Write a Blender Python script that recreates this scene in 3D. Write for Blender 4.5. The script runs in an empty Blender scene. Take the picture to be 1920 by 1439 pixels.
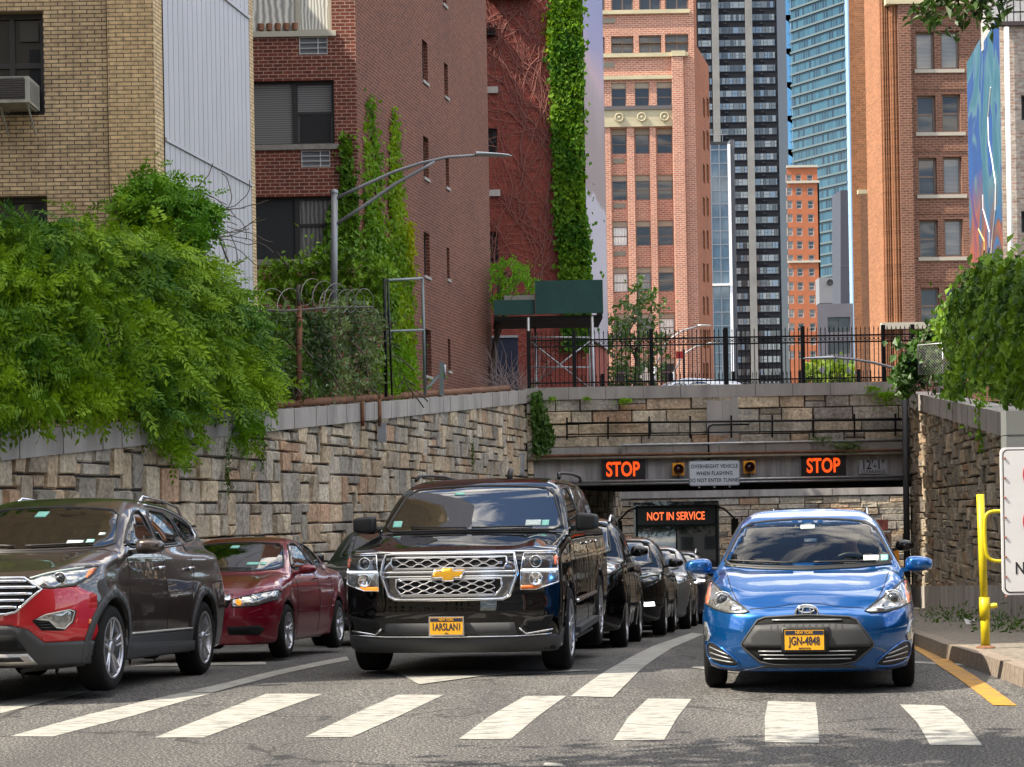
import bpy, math, random
import numpy as np
from mathutils import Vector, Matrix, geometry
sc = bpy.context.scene
R = math.radians
random.seed(7); rng = np.random.default_rng(11)
# ---------------------------------------------------------------- camera
FPX, CXP, CYP, EYE = 3600.0, 960.0, 960.0, 1.475
ROLL = R(1.0); CR, SR = math.cos(ROLL), math.sin(ROLL)
cam = bpy.data.objects.new('camera', bpy.data.cameras.new('camera'))
sc.collection.objects.link(cam); sc.camera = cam
cam.data.sensor_width = 36.0; cam.data.lens = FPX / 1920 * 36
cam.data.shift_y = (CYP - 719.5) / 1920.0
cam.data.clip_start = 0.1; cam.data.clip_end = 6000
cam.matrix_world = Matrix.Translation((0, 0, EYE)) @ Matrix.Rotation(R(90), 4, 'X') @ Matrix.Rotation(-ROLL, 4, 'Z')
# ---------------------------------------------------------------- light
SUN = Vector((-1.0, -0.29, 0.0)).normalized(); SUN_EL = R(50)
sdir = Vector((SUN.x * math.cos(SUN_EL), SUN.y * math.cos(SUN_EL), math.sin(SUN_EL)))
world = bpy.data.worlds.new('World'); sc.world = world; world.use_nodes = True
wt = world.node_tree; wn = wt.nodes; wl = wt.links; wn.clear()
wo = wn.new('ShaderNodeOutputWorld'); wb = wn.new('ShaderNodeBackground')
sky = wn.new('ShaderNodeTexSky'); sky.sky_type = 'NISHITA'; sky.sun_disc = False
sky.sun_elevation = SUN_EL; sky.sun_rotation = math.atan2(SUN.x, SUN.y) % (2 * math.pi); sky.ozone_density = 1.6; sky.dust_density = 0.6
wb.inputs['Strength'].default_value = 0.15
tc = wn.new('ShaderNodeTexCoord'); sx = wn.new('ShaderNodeSeparateXYZ'); mx = wn.new('ShaderNodeMath'); mx.operation = 'MAXIMUM'; mx.inputs[1].default_value = 0.06
dv = wn.new('ShaderNodeVectorMath'); dv.operation = 'DIVIDE'; cx = wn.new('ShaderNodeCombineXYZ')
wl.new(tc.outputs['Generated'], sx.inputs[0]); wl.new(sx.outputs['Z'], mx.inputs[0])
for i in range(3): wl.new(mx.outputs[0], cx.inputs[i])
wl.new(tc.outputs['Generated'], dv.inputs[0]); wl.new(cx.outputs[0], dv.inputs[1])
cn = wn.new('ShaderNodeTexNoise'); cn.inputs['Scale'].default_value = 2.3; cn.inputs['Detail'].default_value = 9; cn.inputs['Roughness'].default_value = 0.6; cn.inputs['Distortion'].default_value = 0.5
wl.new(dv.outputs[0], cn.inputs['Vector'])
cr = wn.new('ShaderNodeValToRGB'); cr.color_ramp.elements[0].position = 0.49; cr.color_ramp.elements[1].position = 0.59
cm = wn.new('ShaderNodeMixRGB'); cm.inputs[2].default_value = (12.5, 11.6, 10.4, 1)
ca = wn.new('ShaderNodeMath'); ca.operation = 'MULTIPLY_ADD'; ca.inputs[1].default_value = 0.11; cs = wn.new('ShaderNodeMath'); cs.operation = 'ADD'; cs.inputs[1].default_value = -0.05
wl.new(sx.outputs['Z'], ca.inputs[0]); wl.new(cn.outputs['Fac'], ca.inputs[2]); wl.new(ca.outputs[0], cs.inputs[0]); wl.new(cs.outputs[0], cr.inputs[0]); wl.new(cr.outputs[0], cm.inputs[0]); wl.new(sky.outputs[0], cm.inputs[1])
wl.new(cm.outputs[0], wb.inputs['Color']); wl.new(wb.outputs[0], wo.inputs[0])
sun = bpy.data.objects.new('sun', bpy.data.lights.new('sun', 'SUN')); sc.collection.objects.link(sun)
sun.data.energy = 4.8; sun.data.angle = R(0.5); sun.data.color = (1.0, 0.90, 0.76)
sun.rotation_euler = (-sdir).to_track_quat('-Z', 'Y').to_euler()
sc.view_settings.view_transform = 'Standard'; sc.view_settings.look = 'None'
sc.view_settings.exposure = 0.98; sc.view_settings.gamma = 1
sc.render.engine = 'CYCLES'
# ---------------------------------------------------------------- photo measuring helpers
def dero(px, py):
    dx, dy = px - CXP, py - CYP
    return (dx * CR - dy * SR) / FPX, (dy * CR + dx * SR) / FPX
def P(px, py, D):
    x, y = dero(px, py); return Vector((x * D, D, EYE - y * D))
def zroad(y):
    t = y - 17.5; return -0.042 * (1.2 * math.log1p(math.exp(t / 1.2)) if t < 25 else t)
def G(px, py, dz=0.0):
    x, y = dero(px, py); lo, hi = 3.0, 200.0
    for _ in range(60):
        m = (lo + hi) / 2
        if EYE - y * m > zroad(m) + dz: lo = m
        else: hi = m
    return Vector((x * lo, lo, zroad(lo) + dz))
class Wall:                                   # a vertical plane through O with horizontal direction u
    def __init__(s, X, Y, ux, uy):
        l = math.hypot(ux, uy); s.O = Vector((X, Y)); s.u = Vector((ux / l, uy / l)); s.n = Vector((s.u.y, -s.u.x))
    def hit(s, px, py=None):
        x, y = dero(px, 500 if py is None else py)
        # (x*D, D) = O + t u
        D = (s.O.x * s.u.y - s.O.y * s.u.x) / (x * s.u.y - s.u.x)
        t = (Vector((x * D, D)) - s.O).dot(s.u)
        return t, EYE - y * D
    def pt(s, t, z, out=0.0):
        return Vector((s.O.x + s.u.x * t + s.n.x * out, s.O.y + s.u.y * t + s.n.y * out, z))
    def rect(s, x0, y0, x1, y1):               # photo rectangle -> (t0,t1,z0,z1)
        xm, ym = (x0 + x1) / 2, (y0 + y1) / 2
        return (s.hit(x0, ym)[0], s.hit(x1, ym)[0], s.hit(xm, y1)[1], s.hit(xm, y0)[1])
# ---------------------------------------------------------------- object helpers
OFF = {}
def col(o, parent=None):
    sc.collection.objects.link(o)
    if parent is not None: o.parent = parent
    return o
def thing(name, label, cat, loc=(0, 0, 0), group=None, rot=None, local=False):
    o = bpy.data.objects.new(name, None); o.empty_display_size = 0.2; col(o)
    o.location = loc
    if rot: o.rotation_euler = rot
    o['label'] = label; o['category'] = cat
    if group: o['group'] = group
    OFF[o.name] = Vector((0, 0, 0)) if (local or rot) else Vector(loc)
    return o
def tag(o, label, cat, group=None, kind=None):
    if label: o['label'] = label
    if cat: o['category'] = cat
    if group: o['group'] = group
    if kind: o['kind'] = kind
    return o
def struct(o): o['kind'] = 'structure'; return o
def obj(name, verts, faces, mat, parent=None, smooth=False, uv=None, colr=None, mats=None, fmat=None):
    off = OFF.get(parent.name, Vector((0, 0, 0))) if parent else Vector((0, 0, 0))
    v = np.asarray([tuple(p) for p in verts] if not isinstance(verts, np.ndarray) else verts, dtype=float).reshape(-1, 3)
    if off.length > 0: v = v - np.array(off)
    me = bpy.data.meshes.new(name); me.from_pydata(v.tolist(), [], faces if isinstance(faces, list) else faces.tolist())
    if mat: me.materials.append(mat)
    if mats:
        for m in mats: me.materials.append(m)
    if fmat is not None: me.polygons.foreach_set('material_index', np.asarray(fmat, dtype=np.int32))
    if uv is not None:
        l = me.uv_layers.new(name='UVMap'); l.data.foreach_set('uv', np.asarray(uv, dtype=np.float32).ravel())
    if colr is not None:                       # per face colour
        a = me.color_attributes.new('Col', 'FLOAT_COLOR', 'CORNER')
        n = np.array([p.loop_total for p in me.polygons]); c = np.repeat(np.asarray(colr, dtype=np.float32), n, axis=0)
        a.data.foreach_set('color', c.ravel())
    if smooth: me.polygons.foreach_set('use_smooth', [True] * len(me.polygons))
    o = bpy.data.objects.new(name, me); col(o, parent); OFF[o.name] = off
    return o
class MB:
    def __init__(s): s.v = []; s.f = []; s.uv = []; s.c = []
    def quad(s, a, b, c, d, uv=None, colr=None):
        i = len(s.v); s.v += [tuple(a), tuple(b), tuple(c), tuple(d)]; s.f.append([i, i + 1, i + 2, i + 3])
        s.uv += uv if uv else [(0, 0)] * 4
        s.c.append(colr if colr else (1, 1, 1, 1))
    def tri(s, a, b, c, colr=None):
        i = len(s.v); s.v += [tuple(a), tuple(b), tuple(c)]; s.f.append([i, i + 1, i + 2]); s.uv += [(0, 0)] * 3; s.c.append(colr or (1, 1, 1, 1))
    def box(s, x0, x1, y0, y1, z0, z1, colr=None):
        s.obox(Vector(((x0 + x1) / 2, (y0 + y1) / 2, (z0 + z1) / 2)), Vector((1, 0, 0)), Vector((0, 1, 0)), Vector((0, 0, 1)), abs(x1 - x0), abs(y1 - y0), abs(z1 - z0), colr)
    def obox(s, c, ax, ay, az, lx, ly, lz, colr=None):
        c = Vector(c); p = {}
        for i in (-1, 1):
            for j in (-1, 1):
                for k in (-1, 1): p[i, j, k] = c + ax * (i * lx / 2) + ay * (j * ly / 2) + az * (k * lz / 2)
        for q, w, h in (([(-1, -1, -1), (1, -1, -1), (1, -1, 1), (-1, -1, 1)], lx, lz), ([(1, 1, -1), (-1, 1, -1), (-1, 1, 1), (1, 1, 1)], lx, lz),
                  ([(1, -1, -1), (1, 1, -1), (1, 1, 1), (1, -1, 1)], ly, lz), ([(-1, 1, -1), (-1, -1, -1), (-1, -1, 1), (-1, 1, 1)], ly, lz),
                  ([(-1, -1, 1), (1, -1, 1), (1, 1, 1), (-1, 1, 1)], lx, ly), ([(-1, 1, -1), (1, 1, -1), (1, -1, -1), (-1, -1, -1)], lx, ly)):
            s.quad(*[p[k] for k in q], uv=[(0, 0), (w, 0), (w, h), (0, h)], colr=colr)
    def beam(s, a, b, w, h=None, colr=None):
        a, b = Vector(a), Vector(b); d = (b - a); l = d.length
        if l < 1e-6: return
        d.normalize(); up = Vector((0, 0, 1)) if abs(d.z) < 0.95 else Vector((0, 1, 0))
        sd = d.cross(up).normalized(); u2 = sd.cross(d)
        s.obox((a + b) / 2, d, sd, u2, l, w, h or w, colr)
    def tube(s, pts, r, n=6, closed=False, colr=None, taper=None):
        pts = [Vector(p) for p in pts]; m = len(pts); base = len(s.v); prev = None
        for i, p in enumerate(pts):
            t = (pts[(i + 1) % m] - pts[i - 1]) if (closed or 0 < i < m - 1) else (pts[1] - pts[0] if i == 0 else pts[-1] - pts[-2])
            if t.length < 1e-9: t = Vector((0, 0, 1))
            t.normalize()
            if prev is None:
                up = Vector((0, 0, 1)) if abs(t.z) < 0.9 else Vector((1, 0, 0)); a = t.cross(up).normalized()
            else:
                a = prev - t * prev.dot(t)
                a = a.normalized() if a.length > 1e-6 else t.orthogonal().normalized()
            prev = a; b = t.cross(a); rr = r if taper is None else r + (taper - r) * i / max(1, m - 1)
            for k in range(n):
                an = 2 * math.pi * k / n; s.v.append(tuple(p + (a * math.cos(an) + b * math.sin(an)) * rr))
        for i in range(m if closed else m - 1):
            j = (i + 1) % m
            for k in range(n):
                k2 = (k + 1) % n
                s.f.append([base + i * n + k, base + j * n + k, base + j * n + k2, base + i * n + k2]); s.uv += [(0, 0)] * 4; s.c.append(colr or (1, 1, 1, 1))
        if not closed:
            s.f.append([base + k for k in range(n)]); s.uv += [(0, 0)] * n; s.c.append(colr or (1, 1, 1, 1))
            s.f.append([base + (m - 1) * n + k for k in reversed(range(n))]); s.uv += [(0, 0)] * n; s.c.append(colr or (1, 1, 1, 1))
    def lathe(s, prof, c, ax, n=32, colr=None):        # prof: (r, h) along axis ax from centre c
        c, ax = Vector(c), Vector(ax).normalized(); a = ax.orthogonal().normalized(); b = ax.cross(a); base = len(s.v); m = len(prof)
        for r, h in prof:
            for k in range(n):
                an = 2 * math.pi * k / n; s.v.append(tuple(c + ax * h + (a * math.cos(an) + b * math.sin(an)) * r))
        for i in range(m - 1):
            for k in range(n):
                k2 = (k + 1) % n
                s.f.append([base + i * n + k, base + i * n + k2, base + (i + 1) * n + k2, base + (i + 1) * n + k]); s.uv += [(0, 0)] * 4; s.c.append(colr or (1, 1, 1, 1))
    def build(s, name, mat, parent=None, smooth=False, col_=False, uv=True):
        return obj(name, s.v, s.f, mat, parent, smooth, uv=s.uv if uv else None, colr=s.c if col_ else None)
# ---------------------------------------------------------------- materials
def mat(name, colr, rough=0.6, metal=0.0, coat=0.0, emit=None, es=1.0, noise=0.0, nscale=8.0, bump=0.0, vcol=False, spec=0.5, transl=0.0, nstretch=None, coord='Object', bscale=None, stain=0.0):
    m = bpy.data.materials.new(name); m.use_nodes = True; t = m.node_tree; b = t.nodes['Principled BSDF']; L = t.links
    b.inputs['Base Color'].default_value = (*colr, 1); b.inputs['Roughness'].default_value = rough; b.inputs['Metallic'].default_value = metal
    b.inputs['Specular IOR Level'].default_value = spec
    if coat: b.inputs['Coat Weight'].default_value = coat; b.inputs['Coat Roughness'].default_value = 0.04
    if emit: b.inputs['Emission Color'].default_value = (*emit, 1); b.inputs['Emission Strength'].default_value = es
    src = None
    if vcol:
        a = t.nodes.new('ShaderNodeAttribute'); a.attribute_name = 'Col'; mm = t.nodes.new('ShaderNodeMixRGB'); mm.blend_type = 'MULTIPLY'; mm.inputs[0].default_value = 1
        mm.inputs[1].default_value = (*colr, 1); L.new(a.outputs['Color'], mm.inputs[2]); src = mm.outputs[0]
    if noise or bump:
        tc = t.nodes.new('ShaderNodeTexCoord'); mp = t.nodes.new('ShaderNodeMapping')
        if nstretch: mp.inputs['Scale'].default_value = nstretch
        n = t.nodes.new('ShaderNodeTexNoise'); n.inputs['Scale'].default_value = nscale; n.inputs['Detail'].default_value = 7; n.inputs['Roughness'].default_value = 0.65
        L.new(tc.outputs[coord], mp.inputs[0]); L.new(mp.outputs[0], n.inputs['Vector'])
        if noise:
            rp = t.nodes.new('ShaderNodeValToRGB'); rp.color_ramp.elements[0].position = 0.3; rp.color_ramp.elements[1].position = 0.7
            rp.color_ramp.elements[0].color = (1 - noise,) * 3 + (1,); rp.color_ramp.elements[1].color = (1 + noise * 0.6,) * 3 + (1,)
            L.new(n.outputs['Fac'], rp.inputs[0]); m2 = t.nodes.new('ShaderNodeMixRGB'); m2.blend_type = 'MULTIPLY'; m2.inputs[0].default_value = 1
            if src: L.new(src, m2.inputs[1])
            else: m2.inputs[1].default_value = (*colr, 1)
            L.new(rp.outputs[0], m2.inputs[2]); src = m2.outputs[0]
        if stain:
            mp2 = t.nodes.new('ShaderNodeMapping'); mp2.inputs['Scale'].default_value = (1, 1, .22); n4 = t.nodes.new('ShaderNodeTexNoise'); n4.inputs['Scale'].default_value = 1.1; n4.inputs['Detail'].default_value = 9; n4.inputs['Roughness'].default_value = .72
            L.new(tc.outputs[coord], mp2.inputs[0]); L.new(mp2.outputs[0], n4.inputs['Vector']); r4 = t.nodes.new('ShaderNodeValToRGB'); r4.color_ramp.elements[0].position = .36; r4.color_ramp.elements[1].position = .6; r4.color_ramp.elements[0].color = (1 - stain, 1 - stain, 1 - stain * 1.05, 1); r4.color_ramp.elements[1].color = (1.08, 1.07, 1.04, 1)
            L.new(n4.outputs['Fac'], r4.inputs[0]); m4 = t.nodes.new('ShaderNodeMixRGB'); m4.blend_type = 'MULTIPLY'; m4.inputs[0].default_value = 1; L.new(src, m4.inputs[1]); L.new(r4.outputs[0], m4.inputs[2]); src = m4.outputs[0]
        if bump:
            bp = t.nodes.new('ShaderNodeBump'); bp.inputs['Strength'].default_value = 1; bp.inputs['Distance'].default_value = bump
            if bscale:
                n2 = t.nodes.new('ShaderNodeTexNoise'); n2.inputs['Scale'].default_value = bscale; n2.inputs['Detail'].default_value = 6; L.new(mp.outputs[0], n2.inputs['Vector']); L.new(n2.outputs['Fac'], bp.inputs['Height'])
            else: L.new(n.outputs['Fac'], bp.inputs['Height'])
            L.new(bp.outputs[0], b.inputs['Normal'])
    if src: L.new(src, b.inputs['Base Color'])
    if transl:
        tr = t.nodes.new('ShaderNodeBsdfTranslucent'); ms = t.nodes.new('ShaderNodeMixShader'); ms.inputs[0].default_value = transl
        hs = t.nodes.new('ShaderNodeMixRGB'); hs.blend_type = 'MULTIPLY'; hs.inputs[0].default_value = 1; hs.inputs[2].default_value = (1.25, 1.2, 0.5, 1)
        if src: L.new(src, hs.inputs[1])
        else: hs.inputs[1].default_value = (*colr, 1)
        L.new(hs.outputs[0], tr.inputs[0]); L.new(b.outputs[0], ms.inputs[1]); L.new(tr.outputs[0], ms.inputs[2]); L.new(ms.outputs[0], t.nodes['Material Output'].inputs[0])
    return m
def brick(name, c1, c2, mortar, bw=0.215, rh=0.075, ms=0.011, big=0.25, off=0.5, bumpd=0.006, stain=0.6, darkbricks=0.0):
    m = bpy.data.materials.new(name); m.use_nodes = True; t = m.node_tree; b = t.nodes['Principled BSDF']; L = t.links; b.inputs['Roughness'].default_value = 0.9
    tc = t.nodes.new('ShaderNodeTexCoord'); bt = t.nodes.new('ShaderNodeTexBrick'); bt.offset = off
    bt.inputs['Scale'].default_value = 1; bt.inputs['Brick Width'].default_value = bw; bt.inputs['Row Height'].default_value = rh; bt.inputs['Mortar Size'].default_value = ms; bt.inputs['Mortar Smooth'].default_value = 0.2
    bt.inputs['Color1'].default_value = (*c1, 1); bt.inputs['Color2'].default_value = (*c2, 1); bt.inputs['Mortar'].default_value = (*mortar, 1); bt.inputs['Bias'].default_value = darkbricks
    L.new(tc.outputs['UV'], bt.inputs['Vector'])
    n = t.nodes.new('ShaderNodeTexNoise'); n.inputs['Scale'].default_value = stain; n.inputs['Detail'].default_value = 8; n.inputs['Roughness'].default_value = 0.7; L.new(tc.outputs['UV'], n.inputs['Vector'])
    rp = t.nodes.new('ShaderNodeValToRGB'); rp.color_ramp.elements[0].position = 0.3; rp.color_ramp.elements[1].position = 0.75; rp.color_ramp.elements[0].color = (1 - big,) * 3 + (1,); rp.color_ramp.elements[1].color = (1 + big * 0.7,) * 3 + (1,)
    L.new(n.outputs['Fac'], rp.inputs[0])
    n3 = t.nodes.new('ShaderNodeTexNoise'); n3.inputs['Scale'].default_value = 9; n3.inputs['Detail'].default_value = 3; L.new(tc.outputs['UV'], n3.inputs['Vector'])
    r3 = t.nodes.new('ShaderNodeValToRGB'); r3.color_ramp.elements[0].position = 0.35; r3.color_ramp.elements[1].position = 0.65; r3.color_ramp.elements[0].color = (0.8, 0.8, 0.8, 1); r3.color_ramp.elements[1].color = (1.15, 1.15, 1.15, 1); L.new(n3.outputs['Fac'], r3.inputs[0])
    m1 = t.nodes.new('ShaderNodeMixRGB'); m1.blend_type = 'MULTIPLY'; m1.inputs[0].default_value = 1; m2 = t.nodes.new('ShaderNodeMixRGB'); m2.blend_type = 'MULTIPLY'; m2.inputs[0].default_value = 1
    L.new(bt.outputs['Color'], m1.inputs[1]); L.new(rp.outputs[0], m1.inputs[2]); L.new(m1.outputs[0], m2.inputs[1]); L.new(r3.outputs[0], m2.inputs[2]); L.new(m2.outputs[0], b.inputs['Base Color'])
    if bumpd:
        bp = t.nodes.new('ShaderNodeBump'); bp.inputs['Distance'].default_value = bumpd; bp.invert = True; L.new(bt.outputs['Fac'], bp.inputs['Height']); L.new(bp.outputs[0], b.inputs['Normal'])
    return m
def glassy(name, tint=(0.5, 0.56, 0.54), ior=1.6):       # see-through tinted glass
    m = bpy.data.materials.new(name); m.use_nodes = True; t = m.node_tree; t.nodes.remove(t.nodes['Principled BSDF']); L = t.links
    tr = t.nodes.new('ShaderNodeBsdfTransparent'); tr.inputs[0].default_value = (*tint, 1); g = t.nodes.new('ShaderNodeBsdfGlossy'); g.inputs['Roughness'].default_value = 0.0
    f = t.nodes.new('ShaderNodeFresnel'); f.inputs[0].default_value = ior; ms = t.nodes.new('ShaderNodeMixShader')
    L.new(f.outputs[0], ms.inputs[0]); L.new(tr.outputs[0], ms.inputs[1]); L.new(g.outputs[0], ms.inputs[2]); L.new(ms.outputs[0], t.nodes['Material Output'].inputs[0]); return m
M = {}
M['black_metal'] = mat('black_metal', (0.012, 0.012, 0.013), 0.35, 0.6)
M['black'] = mat('black_plastic', (0.012, 0.012, 0.012), 0.5)
M['void'] = mat('dark_cavity', (0.004, 0.004, 0.004), 0.9)
M['grey_metal'] = mat('galvanised_steel', (0.42, 0.43, 0.44), 0.45, 0.7, noise=0.25, nscale=6)
M['lamp_grey'] = mat('painted_pole_grey', (0.30, 0.31, 0.33), 0.45, 0.3, noise=0.12, nscale=3)
M['rust'] = mat('rusty_steel', (0.20, 0.09, 0.045), 0.85, noise=0.5, nscale=6, bump=0.003)
M['concrete'] = mat('weathered_concrete', (0.40, 0.37, 0.34), 0.9, noise=0.35, nscale=1.6, nstretch=(1, 1, 0.25), bump=0.004, bscale=20)
M['girder'] = mat('streaked_girder_concrete', (0.40, 0.375, 0.355), 0.9, noise=0.55, nscale=2.2, nstretch=(1.6, 1, 0.15), bump=0.004, bscale=20)
M['white'] = mat('white_paint', (0.75, 0.75, 0.73), 0.6)
M['chrome'] = mat('chrome', (0.75, 0.76, 0.78), 0.12, 1.0)
M['dglass'] = mat('dark_window_glass', (0.02, 0.025, 0.03), 0.04, 0.0, spec=0.9)
M['rubber'] = mat('tyre_rubber', (0.011, 0.011, 0.011), 0.85, noise=0.4, nscale=30, spec=.2)
def txt(name, s, size, M4, material, parent=None, ext=0.004, bold=0.0, sx=1.0, ls=1.0):
    c = bpy.data.curves.new(name, 'FONT'); c.body = s; c.size = size; c.extrude = ext; c.offset = bold; c.align_x = 'CENTER'; c.align_y = 'CENTER'; c.space_character = ls; c.resolution_u = 4
    o = bpy.data.objects.new(name + '_tmp', c); sc.collection.objects.link(o); bpy.context.view_layer.update()
    me = bpy.data.meshes.new_from_object(o.evaluated_get(bpy.context.evaluated_depsgraph_get())); bpy.data.objects.remove(o)
    off = OFF.get(parent.name, Vector((0, 0, 0))) if parent else Vector((0, 0, 0))
    me.transform(Matrix.Translation(-off) @ M4 @ Matrix.Diagonal((sx, 1, 1, 1))); me.materials.clear(); me.materials.append(material)
    o = bpy.data.objects.new(name, me); col(o, parent); OFF[o.name] = off
    return o
def frame(o, ux, n=None):                              # text matrix: x along ux (Vector3), y up, facing out
    ux = Vector(ux).normalized(); up = Vector((0, 0, 1)); nn = ux.cross(up)
    m = Matrix((ux, up, nn)).transposed().to_4x4(); m.translation = o; return m
# ---------------------------------------------------------------- facades
def facade(name, parent, W, t0, t1, z0, z1, holes, material, reveal=0.2, out=0.0, uvoff=(0, 0), rmat=None):
    """flat wall with rectangular openings and their reveals; holes = (t0,t1,z0,z1)"""
    hs = [(max(a, t0), min(b, t1), max(c, z0), min(d, z1)) for a, b, c, d in holes if b > t0 and a < t1 and d > z0 and c < z1]
    T = sorted({t0, t1, *[h[0] for h in hs], *[h[1] for h in hs]}); Z = sorted({z0, z1, *[h[2] for h in hs], *[h[3] for h in hs]})
    m = MB()
    for j in range(len(Z) - 1):
        zc = (Z[j] + Z[j + 1]) / 2; run = None
        for i in range(len(T)):
            inside = i == len(T) - 1 or any(h[0] < (T[i] + T[i + 1]) / 2 < h[1] and h[2] < zc < h[3] for h in hs)
            if not inside and run is None: run = T[i]
            if inside and run is not None:
                a, b = run, T[i]; run = None
                m.quad(W.pt(a, Z[j], out), W.pt(b, Z[j], out), W.pt(b, Z[j + 1], out), W.pt(a, Z[j + 1], out), uv=[(a, Z[j]), (b, Z[j]), (b, Z[j + 1]), (a, Z[j + 1])])
    for a, b, c, d in hs:
        o2 = out - reveal
        for (p, q, r, s_) in (((a, c), (a, d), 0, 0), ((b, d), (b, c), 0, 0), ((b, c), (a, c), 0, 0), ((a, d), (b, d), 0, 0)):
            w = reveal
            m.quad(W.pt(p[0], p[1], out), W.pt(q[0], q[1], out), W.pt(q[0], q[1], o2), W.pt(p[0], p[1], o2), uv=[(0, p[1]), (0, q[1]), (w, q[1]), (w, p[1])])
    return m.build(name, material, parent)
def window(parent, W, r, out, fmat, pane, bar=0.06, vb=(), hb=(), label=None, sill=None, sash=0.03, blind=None, blind_frac=0.5, nm='window'):
    """frame part with a pane sub-part; vb/hb fractions of mullions and rails"""
    a, b, c, d = r; m = MB(); n3 = Vector((W.n.x, W.n.y, 0)); u3 = Vector((W.u.x, W.u.y, 0)); z3 = Vector((0, 0, 1))
    def bx(t0, t1, z0, z1, o0, th):
        m.obox(W.pt((t0 + t1) / 2, (z0 + z1) / 2, o0), u3, n3, z3, abs(t1 - t0), th, abs(z1 - z0))
    bx(a, a + bar, c, d, out, 0.06); bx(b - bar, b, c, d, out, 0.06); bx(a + bar, b - bar, c, c + bar, out, 0.06); bx(a + bar, b - bar, d - bar, d, out, 0.06)
    for f in vb: t = a + (b - a) * f; bx(t - bar / 2, t + bar / 2, c + bar, d - bar, out - 0.003, 0.05)
    for f in hb: z = c + (d - c) * f; bx(a + bar, b - bar, z - bar / 2, z + bar / 2, out - 0.006, 0.045)
    fo = m.build(nm, fmat, parent)
    if label: fo['label'] = label
    g = MB(); g.quad(W.pt(a, c, out - 0.02), W.pt(b, c, out - 0.02), W.pt(b, d, out - 0.02), W.pt(a, d, out - 0.02), uv=[(0, 0), (1, 0), (1, 1), (0, 1)])
    g.build('pane', pane, fo)
    if blind:
        g = MB(); zz = d - (d - c) * blind_frac; g.quad(W.pt(a + bar, zz, out - 0.012), W.pt(b - bar, zz, out - 0.012), W.pt(b - bar, d - bar, out - 0.012), W.pt(a + bar, d - bar, out - 0.012), uv=[(0, 0), (1, 0), (1, d - zz), (0, d - zz)])
        g.build('blind', blind, fo)
    return fo
def slab(name, W, t0, t1, z0, z1, o0, o1, material, parent=None):
    m = MB(); n3 = Vector((W.n.x, W.n.y, 0)); u3 = Vector((W.u.x, W.u.y, 0))
    m.obox(W.pt((t0 + t1) / 2, (z0 + z1) / 2, (o0 + o1) / 2), u3, n3, Vector((0, 0, 1)), t1 - t0, abs(o1 - o0), z1 - z0)
    return m.build(name, material, parent)
def panemat(name, c, rough=0.06, tex=None):
    """window pane: what stands behind it (curtain, blind, dark room) under a glossy coat"""
    m = mat(name, c, 0.7, coat=1.0, spec=0.3)
    t = m.node_tree; b = t.nodes['Principled BSDF']; tcn = t.nodes.new('ShaderNodeTexCoord')
    b.inputs['Coat Roughness'].default_value = 0.01; b.inputs['Coat IOR'].default_value = 1.5
    if tex in ('curtain', 'blind'):
        w = t.nodes.new('ShaderNodeTexWave'); w.wave_type = 'BANDS'; w.bands_direction = 'X' if tex == 'curtain' else 'Y'
        w.inputs['Scale'].default_value = 3.2 if tex == 'curtain' else 9; w.inputs['Distortion'].default_value = 3.5 if tex == 'curtain' else 0.2; w.inputs['Detail'].default_value = 2
        rp = t.nodes.new('ShaderNodeValToRGB'); rp.color_ramp.elements[0].color = tuple(x * 0.45 for x in c) + (1,); rp.color_ramp.elements[1].color = tuple(min(1, x * 1.15) for x in c) + (1,)
        t.links.new(tcn.outputs['UV'], w.inputs['Vector']); t.links.new(w.outputs['Fac'], rp.inputs[0]); t.links.new(rp.outputs[0], b.inputs['Base Color'])
    return m
PM = {'dark': panemat('pane_dark_room', (0.012, 0.014, 0.017)), 'mid': panemat('pane_dim_room', (0.030, 0.034, 0.038)), 'curtain': panemat('pane_white_curtain', (0.85, 0.85, 0.78), tex='curtain'),
      'dcurtain': panemat('pane_grey_curtain', (0.22, 0.22, 0.21), tex='curtain'), 'blind': panemat('pane_blinds', (0.24, 0.24, 0.235), tex='blind'), 'shade': panemat('pane_roller_shade', (0.42, 0.40, 0.35))}
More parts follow.
